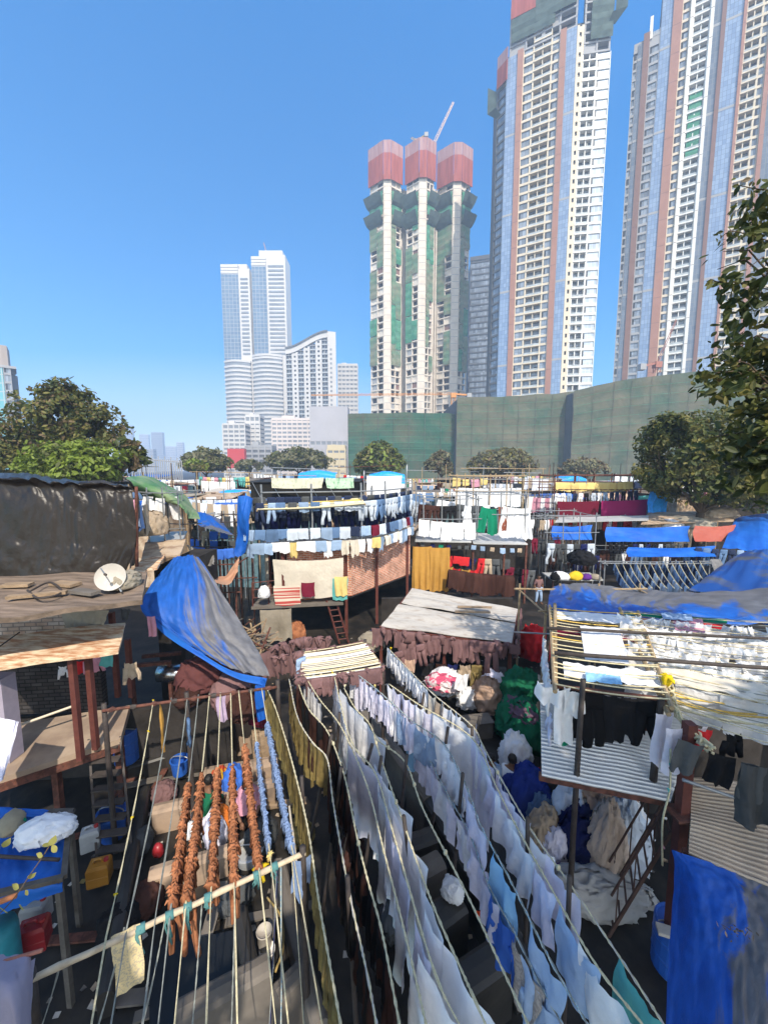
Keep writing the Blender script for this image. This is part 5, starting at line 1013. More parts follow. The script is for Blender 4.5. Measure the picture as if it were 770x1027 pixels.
# satellite dish
p = atz(113, 592, 5.1); T = thing('satellite_dish', 'round white satellite dish standing on the dusty ledge', 'satellite dish', p)
mb = MB(); N = 24; c0 = p + V((0, 0, .26)); nrm = V((.32, -.86, .40)).normalized(); t = nrm.orthogonal().normalized(); b_ = nrm.cross(t)
DISH = M('dish_white', (.46, .43, .39), var=.08, rough=.5, bump=0)
for layer in (0, -.012):
    n0_ = len(mb.v)
    for i in range(7):
        r = .27 * i / 6
        for j in range(N): aa = 2 * PI * j / N; mb.v.append(c0 + (t * cos(aa) + b_ * sin(aa)) * max(r, .002) + nrm * (r * r * 1.05 + layer))
    for i in range(6):
        for j in range(N): mb.face([n0_ + i * N + j, n0_ + i * N + (j + 1) % N, n0_ + (i + 1) * N + (j + 1) % N, n0_ + (i + 1) * N + j], DISH)
mb.build('dish', T, True); mb = MB(); mb.tube(c0 - b_ * .26 + nrm * .06, c0 + nrm * .34 - b_ * .03, .012, STEEL); mb.build('feed_arm', T)
mb = MB(); q = c0 + nrm * .34; mb.tube(q, q + nrm * .06, .025, DARKP, 8); mb.build('receiver', T); mb = MB(); mb.tube(p + V((.1, .05, .0)), c0 - nrm * .03, .022, STEEL); mb.tube(p + V((.25, -.1, 0)), c0 - nrm * .05, .016, STEEL); mb.build('mount', T)
# wall band and peeling plywood roof below the ledge
wl, wr = at(-50, 640, 8.3), at(98, 640, 8.6); wall(wl, wr, 3.6, 4.85, .2, BRICKW, 'whitewashed_wall', 'whitewashed brick wall below the dusty ledge'); wall(wl, wr, 1.86, 3.58, .2, Muv('brick_painted_shade', (.05, .045, .045), (.03, .026, .024), (.015, .014, .013), .24, .09, .012, rough=.9, off=.5, spec=.1, noise_amt=.4, bump=.5), 'painted_shade_wall', 'brick wall coloured dark for the shade behind the plywood awning posts')  # lower brick coloured dark to imitate the shade under the awning
a, b, c, d = atz(-40, 676, 3.95), atz(119, 655, 4.0), atz(126, 625, 4.12), atz(-40, 643, 4.1); sheetroof(a, b, c, d, PLY, 'peeling orange plywood awning below the dusty ledge', 'awning', t=.05, cat='awning', seed=1.5)
mb = MB(); mb.tube(atz(-5, 652, 4.2), atz(20, 634, 4.25), .012, DARKP, 5); mb.build('cable', None, False, 'black cable across the plywood awning', 'cable')
for (px, pt, pb, zt, zb_, l) in ((72, 660, 762, 3.93, 1.85, 'front red oxide post holding the plywood awning'), (88, 652, 728, 3.95, 1.85, 'rear red oxide post holding the plywood awning'), (112, 613, 665, 4.9, 2.0, 'red oxide post under the corner of the dusty ledge'), (128, 640, 680, 4.7, 2.0, 'red oxide post behind the plywood awning corner')):
    p = atz(px, pt, zt) if zt < 4 else at(px, pt, 8.9); zz_ = zt if zt < 4 else p.z; mb = MB(); mb.box((p.x, p.y, zb_), .10, .10, zz_ - zb_ - .03, REDP); mb.build('post', None, False, l, 'post')
tarp([[at(60, 615, 8.5), at(82, 612, 8.4), at(108, 612, 8.2)], [at(66, 632, 8.35), at(84, 626, 8.2), at(104, 625, 8.1)], [at(70, 634, 8.2), at(86, 640, 8.), at(98, 634, 8.)]], F_SACK, 'sacking cloth slung under the dusty ledge', name='sacking', amp=.04, cat='cloth', seed=9)
for px, py, Y, m, me, s, l in ((152, 618, 8.6, F_PINK, TALLS[0], .42, 'pink towel hanging under the dusty blue tarp'), (92, 655, 8.0, F_PINK, SMALLS[0], .8, 'pink shirt under the plywood awning'), (108, 652, 8.0, F_TURQ, SMALLS[1], .7, 'turquoise cloth beside the pink shirt'), (80, 662, 8.1, F_RED, SMALLS[3], .6, 'dark red cloth behind the front red post'), (131, 664, 8.0, F_BEIGE, SMALLS[2], .7, 'beige shirt hanging from the bamboo bar end'), (63, 668, 8.2, F_WHITE, SMALLS[4], .4, 'small white rag by the front red post'), (126, 610, 8.6, F_GREYC, SMALLS[5], .5, 'grey rag at the ledge corner')):
    hang(me, at(px, py, Y), V((1, .1, 0)), m, 'hung_cloth', l, 'cloth', None, s)
# concrete platform with stairs
a, b, c, d = atz(-60, 800, 1.85), atz(121, 741, 1.85), atz(122, 715, 1.85), atz(-60, 745, 1.85); SL = M('slab_worn', (.26, .19, .14), col2=(.38, .29, .21), thr=(.4, .65), scale=1.4, bump=.3)
mb = MB(); mb.prism([(a.x, a.y), (b.x, b.y), (c.x, c.y + .3), (d.x, d.y + .3)], 1.68, 1.85, SL); T = thing('platform', 'worn platform slab below the plywood awning', 'platform', ((a.x + c.x) / 2, (a.y + c.y) / 2, 0)); mb.build('deck', T)
mb = MB(); mb.obox((a.x, a.y - .05, 1.60), b - a, V((.02, .08, 0)), V((0, 0, .14)), RUST); mb.build('edge_beam', T)
for q in (b, c, a.lerp(b, .6)): mb = MB(); mb.box((q.x - .12, q.y + .1, 0), .12, .12, 1.66, RUST); mb.build('leg', T)
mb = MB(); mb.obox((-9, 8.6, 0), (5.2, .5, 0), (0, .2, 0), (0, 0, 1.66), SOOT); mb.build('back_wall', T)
mb = MB(); mb.tube(atz(18, 728, 2.3), atz(74, 708, 2.4), .025, CREAMW); mb.build('white_pipe', None, False, 'white pipe lying from the platform edge to the red post', 'pipe')
mb = MB(); q = atz(-12, 720, 2.9); mb.box((q.x - .05, q.y + .3, 1.86), .42, .3, 1.7, M('door_lilac', (.33, .29, .35), var=.1)); mb.build('door_panel', None, False, 'lilac grey door panel at the left edge beside the whitewashed wall', 'door')
tarp([[at(-30, 715, 6.0), at(8, 722, 6.0), at(18, 724, 6.1)], [at(-30, 750, 5.8), at(0, 752, 5.8), at(13, 745, 5.9)], [at(-30, 790, 5.6), at(-2, 785, 5.6), at(4, 778, 5.7)]], F_BLUED, 'white and blue cloth hanging at the left edge beside the platform', name='hung_cloth', amp=.05, cat='cloth', seed=5)
p, q = atz(117, 880, .0), atz(105, 740, 1.85); T = ladder(p, q, .6, 9, M('iron_dark', (.06, .05, .045), var=.3, rough=.6), 'steep iron stair from the platform down to the yard', name='stair', side=V((1, .15, 0)), deep=.16, r=.025)
rack(-8, -8, 6, 1, 1, 0, 'x') if False else None
# blue sheet table in the lower left
a, b, c, d = atz(-60, 906, 2.05), atz(62, 878, 2.05), atz(72, 812, 2.1), atz(-60, 815, 2.1); tarp([[d, d.lerp(c, .5) + V((0, 0, .02)), c], [a.lerp(d, .5) + V((0, 0, -.05)), (a + b + c + d) / 4 - V((0, 0, .1)), b.lerp(c, .5)], [a, a.lerp(b, .5) + V((0, 0, .03)), b], [a + V((0, -.06, -.16)), a.lerp(b, .5) + V((0, -.07, -.22)), b + V((.03, -.05, -.12))]], T_BLUE, 'blue plastic sheet roof at the lower left', amp=.085, seed=14, nu=40)
T = thing('roof_frame', 'grey batten frame under the blue sheet roof at the lower left', 'frame', ((a.x + b.x) / 2, (a.y + d.y) / 2, 0)); GB = M('batten_grey', (.09, .08, .07), var=.3, scale=6)
for p, q in ((d, c), (c, b), (a, b)): mb = MB(); mb.beam(p + V((0, -.03, -.03)), q + V((.03, 0, -.03)), .07, .06, GB); mb.build('batten', T)
for p in (b, c): mb = MB(); mb.box((p.x - .05, p.y, 0), .07, .07, p.z - .07, GB); mb.build('post', T)
p = atz(46, 838, 2.1); heap(p, .34, .22, .16, F_WHITE, 'crumpled white cloth on the blue sheet roof', seed=3.1); heap(atz(12, 828, 2.12), .25, .16, .1, M('card', (.28, .24, .16)), 'scrap of cardboard on the blue sheet roof', seed=1.1, sub=3); heap(atz(22, 826, 2.12), .06, .05, .06, F_GREEN, 'scrap of green rag on the blue sheet roof', seed=1.7, sub=3)
rope(spline([atz(-10, 858, 2.2), atz(20, 860, 2.16), atz(60, 862, 2.12)], .1), .025, DARKP, 'dark stick across the blue sheet roof', name='stick', cat='stick')
tarp([[atz(-40, 800, 2.3), atz(0, 808, 2.25), atz(48, 811, 2.2)], [atz(-40, 818, 2.2), atz(0, 820, 2.2), atz(44, 818, 2.15)]], T_BLUE, 'rolled blue sheet on the back of the blue sheet roof', amp=.05, seed=15, nu=20, nv=6)
p = atz(-3, 930, 1.3); mb = MB(); mb.lathe([(.20, 0), (.22, .1), (.22, .7), (.2, .8), (0, .8)], M('drum_teal', (.03, .22, .28), rough=.5), 20, (p.x, p.y, .5)); mb.build('drum', None, True, 'teal plastic drum at the left edge below the blue sheet roof', 'drum')
tarp([[at(-40, 955, 3.0), at(0, 962, 3.0), at(26, 960, 3.0), at(32, 966, 3.05)], [at(-40, 990, 2.85), at(5, 995, 2.75), at(24, 990, 2.85), at(31, 995, 3.0)], [at(-40, 1040, 2.8), at(5, 1045, 2.65), at(22, 1040, 2.75), at(28, 1035, 2.95)], [at(-40, 1090, 2.8), at(0, 1090, 2.7), at(15, 1085, 2.8), at(22, 1080, 2.9)]], fabric('dusty_lilac', (.34, .31, .40)), 'dusty lilac cloth sack hanging at the lower left corner', name='cloth_sack', amp=.04, cat='sack', seed=11, nu=24, nv=30)
pole(at(-20, 972, 2.95), at(43, 953, 3.05), .018, M('stick_red', (.34, .14, .10), var=.3), 'short red brown stick above the lilac cloth sack', n=8); pole(at(-20, 912, 3.1), at(17, 898, 3.2), .025, M('stick_orange', (.42, .16, .07), var=.2), 'orange broken branch end at the left edge', n=8)
# sprig with pale leaves
T = thing('sprig', 'thin sprig with few yellow green leaves at the left edge', 'plant', at(0, 915, 3.1)); mb = MB(); st = spline([at(-8, 925, 3.1), at(15, 900, 3.15), at(30, 878, 3.2), at(44, 858, 3.25), at(50, 848, 3.3)], .05); mb.path(st, .005, BARK, 5); mb.build('stem', T)
LY = leafmat('yellowgreen', (.36, .34, .10)); 
for px, py, s, an in ((45, 848, .055, .3), (52, 846, .06, 1.1), (56, 853, .05, 2.2), (42, 858, .045, 3.), (30, 880, .05, .6), (18, 890, .05, 2.8), (28, 894, .05, 4.1), (21, 908, .055, 4.8), (2, 911, .06, 5.2), (5, 848, .06, .9), (-2, 852, .05, 2.)):
    p = at(px, py, 3.22); mb = MB(); d = V((cos(an), .2, sin(an))); e = V((-sin(an), -.5, cos(an))).normalized(); L_ = []
    for i in range(9): u = i / 8; L_.append(p + d * (u - .2) * s * 1.7 + e * s * .55 * sin(PI * u ** .75) )
    for i in range(7, 0, -1): u = i / 8; L_.append(p + d * (u - .2) * s * 1.7 - e * s * .55 * sin(PI * u ** .75) + V((0, -.006, 0)))
    mb.poly(L_, LY); mb.build('leaf', T)
# cans and drums in the left yard
def jerrycan(p, w, dp, h, mat, label, rz=0.):
    T = thing('jerrycan', label, 'jerrycan', p); T.rotation_euler.z = rz; mb = MB(); n = 5
    for k in range(1):
        pr = [(-w / 2, -dp / 2), (w / 2, -dp / 2), (w / 2, dp / 2), (-w / 2, dp / 2)]; sh = lambda s: [(x * s, y * s) for x, y in pr]
        rings = [(sh(.9), 0), (sh(1), .06 * h), (sh(1), .38 * h), (sh(.97), .40 * h), (sh(1), .42 * h), (sh(1), .74 * h), (sh(.86), .86 * h)]
        b0 = len(mb.v)
        for r, z_ in rings: mb.v += [V((x, y, z_)) for x, y in r]
        for i in range(len(rings) - 1):
            for j in range(4): mb.face([b0 + i * 4 + j, b0 + i * 4 + (j + 1) % 4, b0 + (i + 1) * 4 + (j + 1) % 4, b0 + (i + 1) * 4 + j], mat)
        mb.face([b0 + len(rings) * 4 - 4 + j for j in range(4)], mat)
    o = bpy.data.objects.new('body', mb.mesh('body')); COL.objects.link(o); o.parent = T
    mb = MB(); mb.path([(-.25 * w, 0, .84 * h), (-.2 * w, 0, .98 * h), (.12 * w, 0, .98 * h), (.2 * w, 0, .84 * h)], .09 * dp, mat, 6); o = bpy.data.objects.new('handle', mb.mesh('handle', smooth=True)); COL.objects.link(o); o.parent = T
    mb = MB(); mb.lathe([(.16 * dp, 0), (.16 * dp, .1 * h), (0, .1 * h)], M('cap_red', (.3, .03, .03)), 10, (.34 * w, 0, .85 * h)); o = bpy.data.objects.new('cap', mb.mesh('cap')); COL.objects.link(o); o.parent = T; return T
PYEL = M('plastic_amber', (.34, .15, .015), rough=.45, spec=.5, var=.1); PGREY = M('plastic_grey', (.34, .36, .38), rough=.45, spec=.5, var=.1); PRED = M('plastic_red', (.26, .015, .02), rough=.4, spec=.5, var=.1)
jerrycan(atz(101, 884, .1), .34, .24, .46, PYEL, 'amber jerrycan in front of the iron stair', .3); jerrycan(atz(92, 850, .3), .3, .22, .46, PGREY, 'pale grey jerrycan beside the iron stair', .5); jerrycan(atz(38, 925, .4), .32, .24, .45, PGREY, 'clear grey jerrycan below the blue sheet roof', .2); jerrycan(atz(35, 950, .4), .36, .26, .46, PRED, 'red jerrycan below the blue sheet roof', .4)
def drum(p, r, h, mat, label, name='drum', cat='drum', open_=False, rings=True):
    T = thing(name, label, cat, p); pr = [(r * .94, 0), (r, .03 * h), (r, .3 * h), (r * 1.03, .33 * h), (r, .36 * h), (r, .64 * h), (r * 1.03, .67 * h), (r, .7 * h), (r, .97 * h), (r * .95, h)] if rings else [(r * .8, 0), (r * .98, .9 * h), (r * 1.06, .95 * h), (r * 1.06, h)]
    pr += [(r * .9, h), (r * .85, h * (.35 if open_ else .96)), (0, h * (.35 if open_ else .96))]
    mb = MB(); mb.lathe(pr, mat, 20, p); mb.build('body', T, False); mb = MB(); mb.path([p + V((cos(t_ * PI) * r * .98, 0, h + sin(t_ * PI) * r * (.35 if open_ else .05))) for t_ in [i / 8 for i in range(9)]], .012, STEEL, 5); mb.build('handle', T); return T
drum(atz(128, 762, .4), .27, .8, BLUEP, 'tall blue drum behind the iron stair'); drum(atz(114, 838, .1), .26, .55, BLUEP, 'blue tub beside the amber jerrycan', 'tub', 'tub', True, False)
drum(atz(181, 742, .5), .26, .32, BLUEP, 'upper blue tub by the sunlit wash pen', 'tub', 'tub', True, False); drum(atz(181, 775, .3), .2, .36, BLUEP, 'lower blue tub by the sunlit wash pen', 'tub', 'tub', True, False)
mb = MB(); a = at(168, 675, 9.6); mb.path([a + V((-.25, 0, 0)), a + V((-.2, 0, 0)), a + V((.5, 0, 0)), a + V((.55, 0, 0))], [.05, .22, .22, .05], M('steel_shiny', (.5, .5, .5), metal=1, rough=.25, var=.1), 18); mb.build('cylinder_tank', None, True, 'shiny steel tank lying under the dusty blue tarp', 'tank')
T = thing('workbench', 'rusty bench frame under the dusty blue tarp', 'bench', at(155, 690, 9.4)); 
p = at(130, 668, 9.2); q = at(172, 664, 9.6); mb = MB(); mb.beam(p, q, .1, .08, RUST); mb.beam(p + V((0, .5, 0)), q + V((0, .5, 0)), .1, .08, RUST); mb.build('rail', T)
for u in (0.05, .95): r_ = p.lerp(q, u); mb = MB(); mb.box((r_.x, r_.y, 0), .08, .08, r_.z - .05, RUST); mb.build('leg', T)
# great dusty blue tarp
tarp([[at(170, 560, 10.4), at(188, 553, 10.6), at(200, 556, 10.8)], [at(150, 585, 9.6), at(190, 575, 9.8), at(222, 590, 10.2)], [at(141, 606, 8.9), at(192, 618, 9.0), at(248, 632, 9.6)], [at(155, 622, 8.7), at(205, 644, 8.8), at(262, 655, 9.2)], [at(190, 645, 8.5), at(232, 668, 8.5), at(271, 676, 8.8)]], T_SLOPE, 'big dusty blue tarpaulin sloping down beside the black tarp shed', amp=.14, nu=80, nv=70, seed=21, k=2.4)
tarp([[at(141, 606, 8.88), at(165, 629, 8.6), at(195, 650, 8.4), at(232, 672, 8.42), at(268, 680, 8.7)], [at(143, 612, 8.8), at(165, 636, 8.55), at(197, 657, 8.35), at(234, 679, 8.4), at(266, 688, 8.6)]], T_BLUE, 'bright blue hem of the dusty blue tarpaulin', amp=.03, nu=40, nv=5, seed=22)
tarp([[at(257, 680, 8.6), at(266, 682, 8.6)], [at(255, 700, 8.5), at(265, 700, 8.5)], [at(258, 725, 8.5), at(266, 722, 8.4)]], T_BLUE, 'bright blue tail of tarp hanging at the courtyard corner', amp=.05, seed=3)
# the roofs stepping back behind the black tarp: boards, white shirts, green tarp
for c4, m, l, s in ((((142, 562, 10.8), (181, 557, 11.2), (187, 541, 13.0), (146, 545, 12.6)), TINR, 'rusty board roof above the dusty blue tarp', 1.2), (((132, 576, 9.4), (158, 570, 9.8), (166, 557, 11.), (142, 562, 10.8)), PLY, 'peeling board at the end of the black tarp shed', 2.7), (((147, 546, 12.6), (184, 542, 13), (188, 533, 14.5), (152, 535, 14.5)), TIN, 'grey tin roof behind the rusty board roof', 4.)):
    a, b, c, d = [at(*q) for q in c4]; sheetroof(a, b, c, d, m, l, t=.05, seed=s)
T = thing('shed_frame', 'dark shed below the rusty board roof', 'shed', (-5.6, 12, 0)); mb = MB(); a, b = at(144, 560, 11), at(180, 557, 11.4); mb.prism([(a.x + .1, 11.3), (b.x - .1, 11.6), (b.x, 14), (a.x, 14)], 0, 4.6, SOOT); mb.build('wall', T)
tarp([[at(128, 477, 13.2), at(150, 476, 14.8), at(170, 485, 16), at(190, 498, 16.5)], [at(134, 483, 12.6), at(160, 487, 13.6), at(182, 497, 14.5), at(194, 508, 15)], [at(150, 500, 13.4), at(178, 500, 13.0), at(192, 512, 13.4), at(200, 514, 13.8)], [at(182, 504, 13.), at(186, 510, 12.6), at(190, 518, 12.8), at(202, 519, 13.2)]], T_GREEN, 'faded green tarp roof behind the black tarp shed', amp=.08, nu=40, nv=30, seed=17)
line_of(px_row(148, 497, 12.9, 174, 498, 13.2), .36, TALLS, [F_WHITE], 'white_shirt', 'shirt in the opening below the green tarp', 'shirt', 'white shirts under the green tarp', (.6, .7)); rack(146, 178, 12.8, 1.2, 6.75, 2, 'thin steel rack with white shirts below the green tarp', STEEL, n=3, z0=4.9, dz=1.2, r=.025)
heap(at(150, 527, 12.6) - V((0, 0, .3)), .5, .4, .5, F_BEIGE, 'beige sack bundle under the green tarp', seed=3.3); line_of(px_row(138, 503, 10, 146, 505, 10.6), .3, DRAPS, [F_WHITE, F_BEIGE, F_LBLUE], 'small_garment', 'garment behind the end flap of the black tarp', 'garment', 'garments behind the black tarp flap', (1, 1.4))
tarp([[at(196, 512, 16.5), at(208, 514, 17), at(222, 520, 17.5)], [at(200, 525, 15.5), at(215, 526, 15.8), at(232, 533, 16.2)], [at(212, 530, 14.6), at(224, 533, 15), at(236, 536, 15.4)]], T_GREY, 'blue grey tarp roof below the green tarp', amp=.07, seed=23)
# narrow alley racks further back
rack(192, 234, 17, 3, 5.2, 2, 'dark pole rack in the alley left of the brick house', DARKP, n=4); rack(188, 232, 14.6, 2, 3.9, 2, 'lower pole rack in the alley left of the brick house', RUST, n=4)
line_of(px_row(200, 549, 15, 232, 550, 15), .4, FOLDS, [F_COBALT, F_BLACK, F_COBALT, F_GREYC], 'small_garment', 'garment on the lower alley rack', 'garment', 'garments on the alley racks', (.8, 1)); line_of(px_row(196, 531, 17, 232, 533, 17), .42, FOLDS + PANTS[:2], [F_GREYC, F_BLACK, F_COBALT, F_SACK], 'small_garment', 'garment on the taller alley rack', 'garment', 'garments on the alley racks', (.7, .9))
# ================================================================ roofs, racks and washing filling the yard up to the trees
rr = random.Random(77)
WHERE = [(150, 'behind the green tarp'), (235, 'left of the rooftop shed'), (330, 'behind the rooftop shed'), (420, 'behind the white cloth'), (530, 'beyond the broad white row'), (640, 'behind the maroon sheet rack'), (800, 'below the dense tree')]
ROOFM = [(TIN, 'grey tin'), (TINR, 'rusty tin'), (TINW, 'whitish tin'), (T_BLUE, 'blue tarp'), (CONC, 'grey board'), (T_BLACK, 'black tarp'), (F_SACK, 'sacking'), (PLY, 'plywood')]
WASHM = [[F_WHITE, F_BEIGE], [F_GREYC, F_SACK, F_BROWN], [F_DARKJ, F_MIDJ, F_LIGHTJ], [F_GREYC, F_BLACK, F_BROWN], [F_WHITE, F_PINK, F_YELLOW, F_TURQ], [F_PALEJ, F_WHITE], [F_RED, F_WHITE, F_NAVY, F_GREEN]]
SIZES = ['low', 'narrow', 'wide', 'tilted', 'sagging', 'patched', 'dusty', 'faded']
cnt = 0; NWC = {}
for Y in (24, 27, 30, 34, 38, 43, 49, 56, 64, 74, 86):
    n = int(12 if Y < 40 else 14); 
    for i in range(n):
        px = -20 + 800 * (i + rr.uniform(.1, .9)) / n
        if Y < 33 and (240 < px < 540 or px > 545): continue
        if Y < 29 and px < 130: continue
        X = at(px, 480, Y).x; top = CAM_H - Y * rr.uniform(.012, .03) - rr.uniform(0, .9) - (1.0 if Y < 40 else 0); w = rr.uniform(3, 6.5) * (Y / 45) ** .5; dd = rr.uniform(3, 5)
        wh = next(s for q, s in WHERE if px < q); m, mn = rr.choice(ROOFM); cnt += 1; rz = rr.uniform(-.15, .15)
        T = thing('shanty', f"{rr.choice(SIZES)} {mn} roofed shanty {wh}, {['second', 'third', 'fourth', 'fifth', 'sixth', 'seventh', 'eighth', 'ninth', 'tenth', 'eleventh', 'twelfth'][(24, 27, 30, 34, 38, 43, 49, 56, 64, 74, 86).index(Y)]} row", 'shanty', (X, Y + dd / 2, 0), 'shanties of the washing yard'); 
        mb = MB(); mb.box((X, Y + dd / 2, 0), w * .9, dd * .9, top - .6, rr.choice([SOOT, BRICKW, TINR, M('wall_teal', (.10, .17, .19), var=.3), SOOT]), rz); mb.build('wall', T)
        mb = MB(); a, b = V((X - w / 2, Y - .4, top - .6 + rr.uniform(0, .2))), V((X + w / 2, Y - .4, top - .6 + rr.uniform(0, .2))); mb.obox(a, b - a, V((0, dd + .4, rr.uniform(0, .5))), V((0, 0, .06)), m); mb.build('roof', T)
        # washing strung above or before the roof
        if rr.random() < .95:
            ms = rr.choice(WASHM); z_ = top + rr.uniform(-.1, .45) if Y > 30 else top; z_ = min(z_, CAM_H - .01 * Y + .35); y_ = Y - .6
            for xx in (X - w / 2, X + w / 2): mb = MB(); mb.tube((xx, y_, 0), (xx, y_, z_ + rr.uniform(.1, .6)), .045, rr.choice([STEEL, BAMB, RUST]), 5); mb.build('line_post', T)
            st = .42 if Y < 50 else .6
            big = rr.random() < .3; kk = 3 if big else cnt % 4; nm_ = ['hung_cloth', 'hung_trousers', 'hung_robe', 'folded_cloth'][kk]; n0_ = len(bpy.data.objects)
            if NWC.get(nm_, 0) < 270:
                line_of(sagline((X - w / 2, y_, z_), (X + w / 2, y_, z_), .12), st if not big else 1.0, [DRAPS, PANTS, TALLS, FOLDS][kk], ms, nm_, f"washing on a {'nearer' if Y < 33 else 'middle' if Y < 50 else 'distant'} line {wh}", 'washing', 'washing lines of the far yard', (.9, 1.2) if not big else (1.5, 2.2), rr=rr, jit=.05)
                NWC[nm_] = NWC.get(nm_, 0) + len(bpy.data.objects) - n0_
for px, py, Y, w, dd, l in ((318, 473, 40, 3.8, 2, 'bright blue tarp roof behind the rooftop shed'), (388, 474, 33, 3.0, 2, 'bright blue tarp canopy behind the white cloth'), (230, 493, 34, 3.2, 2, 'bright blue tarp in the alley beyond the brick house'), (210, 496, 38, 2, 1.5, 'smaller bright blue tarp in the alley beyond the green tarp'), (660, 473, 45, 3, 2, 'small blue tarp behind the maroon sheet rack'), (575, 478, 48, 3, 2, 'small blue tarp left of the dense tree')):
    c = at(px, py, Y); tarp([[c + V((-w / 2, dd, -.1)), c + V((0, dd, .15)), c + V((w / 2, dd, -.1))], [c + V((-w / 2, 0, -.2)), c + V((0, 0, .12)), c + V((w / 2, 0, -.2))], [c + V((-w / 2, -.3, -.9)), c + V((0, -.35, -.7)), c + V((w / 2, -.3, -.9))]], M('tarp_bright', (.02, .28, .75)), l, amp=.08, nu=14, nv=12, seed=px * .1)
# bare poles and television aerials on the skyline
for i in range(26):
    px = rr.uniform(130, 660); Y = rr.uniform(26, 60); p = at(px, 470, Y); h = rr.uniform(.1, .9); mb = MB(); mb.path([(p.x, Y, 4.5), (p.x + .05 * nz(i, 1, 1), Y, 6.5), (p.x + .12 * nz(i, 2, 1), Y, CAM_H + h - .3)], .035, rr.choice([STEEL, BAMB, RUST, DARKP]), 5)
    if i % 4 == 0: mb.tube((p.x - 1.4, Y, CAM_H + h - .6), (p.x + 1.4, Y, CAM_H + h - .65), .03, STEEL, 5)
    mb.build('yard_pole', None, False, 'thin bare pole sticking up above the washing roofs' if i % 4 else 'thin pole with a crossbar above the washing roofs', 'pole', 'bare poles of the yard')
for i in range(26):
    a = at(rr.uniform(140, 640), 474 + rr.uniform(-6, 22), rr.uniform(26, 50)); b = a + V((rr.uniform(4, 9), rr.uniform(-1, 1), rr.uniform(-.2, .2))); mb = MB(); mb.tube(a, b, .035, rr.choice([STEEL, BAMB, RUST]), 5); mb.build('yard_rail', None, False, 'level pole laid across the washing roofs of the far yard', 'pole', 'level poles of the yard')
# clay brown and white railing of the far left skyline
a, b = at(132, 458, 70), at(182, 462, 75); T = thing('iron_fence', 'thin grey railing on the skyline beside the spindly tree', 'fence', (a.x, a.y, 0)); mb = MB()
for i in range(24): p = a.lerp(b, i / 23); mb.tube((p.x, p.y, 4), (p.x, p.y, p.z + .5 * (i % 3 == 0)), .09, GREYW, 4)
mb.build('bar', T); mb = MB(); mb.tube(a - V((0, 0, .3)), b - V((0, 0, .3)), .08, GREYW, 4); mb.build('rail', T)

# washing deeper in the alley and under the right hand tarps
for a, b, py, Y, me, ms, w in ((194, 232, 503, 27, PANTS, [F_DARKJ, F_MIDJ, F_DARKJ, F_GREYC], 'in the alley below the distant whites'), (204, 236, 482, 42, TALLS, [F_WHITE], 'far up the alley left of the rooftop shed'), (150, 186, 486, 36, TALLS, [F_WHITE, F_PALEJ, F_MAROON], 'beyond the green tarp roof'), (206, 240, 516, 22, DRAPS, [F_WHITE, F_RED, F_SACK, F_GREYC], 'in the alley by the upright blue tarp'), (196, 236, 541, 17.5, FOLDS, [F_COBALT, F_GREYC, F_BLACK, F_BLUED], 'deep in the alley between the two pole racks')):
    line_of(px_row(a, py, Y, b, py + 1, Y), .4, me, ms, 'hung_garment', 'garment ' + w, 'garment', 'garments in the alley', (.85, 1.1)); rack(a - 2, b + 2, Y + .1, 1.5, at(a, py, Y).z + .05, 1, 'pole rack ' + w, random.Random(a).choice([STEEL, RUST, DARKP]), n=3)
for a, b, py, Y, me, ms, w in ((556, 606, 556, 26, PANTS, [F_BLACK, F_GREYC, F_NAVY, F_BROWN], 'behind the platform with bags'), (604, 700, 552, 26, PANTS, [F_GREYC, F_WHITE, F_BLACK, F_MIDJ, F_BROWN], 'in the deep shade beyond the slanting ropes'), (552, 640, 521, 28, DRAPS, [F_BEIGE, F_WHITE, F_GREYC, F_SACK, F_RED], 'below the maroon sheets'), (640, 720, 520, 29, DRAPS, [F_BEIGE, F_SACK, F_WHITE], 'between the azure tarp and the salmon tarp'), (536, 560, 540, 25, PANTS, [F_BLACK, F_MAROON, F_GREYC], 'left of the open mixed rack'), (528, 552, 520, 27, DRAPS, [F_WHITE, F_BEIGE, F_GREYC], 'right of the rust brown garment'), (532, 556, 498, 33, TALLS, [F_WHITE, F_PINK, F_WHITE], 'left of the maroon sheet rack')):
    line_of(px_row(a, py, Y, b, py + 1, Y), .36, me, ms, 'hung_garment', 'garment ' + w, 'garment', 'garments among the right hand tarps', (.9, 1.2)); rack(a - 2, b + 2, Y + .1, 1.5, at(a, py, Y).z + .05, 1, 'pole rack ' + w, random.Random(a).choice([STEEL, RUST, DARKP]), n=4)
for px, py, Y, rx, m, l in ((690, 525, 27, 1.5, F_SACK, 'heaped sacking on the roof beside the azure tarp'), (672, 528, 27, 1., F_WHITE, 'pale heap on the roof beside the azure tarp'), (655, 530, 27, 1., TINR, 'rust coloured heap below the magenta sheet'), (720, 516, 28, 1.4, F_BEIGE, 'beige heap on the roof behind the salmon tarp'), (583, 560, 23, .6, F_BLACK, 'black heap in the shade behind the platform bags')): heap(at(px, py, Y) - V((0, 0, .3)), rx, .7, .5, m, l, seed=px * .37)
sheetroof(at(642, 526, 26), at(735, 523, 26), at(738, 512, 29.5), at(650, 514, 29.5), TINR, 'rusty tin roof between the magenta sheet and the salmon tarp')
sheetroof(at(556, 524, 26.5), at(650, 522, 26.5), at(650, 517, 28.5), at(560, 519, 28.5), TIN, 'grey tin roof above the short blue tarp')
# ================================================================ right foreground: rope beds, corrugated roofs
zt = 4.2
def Q(px, py, z=zt): return atz(px, py, z)
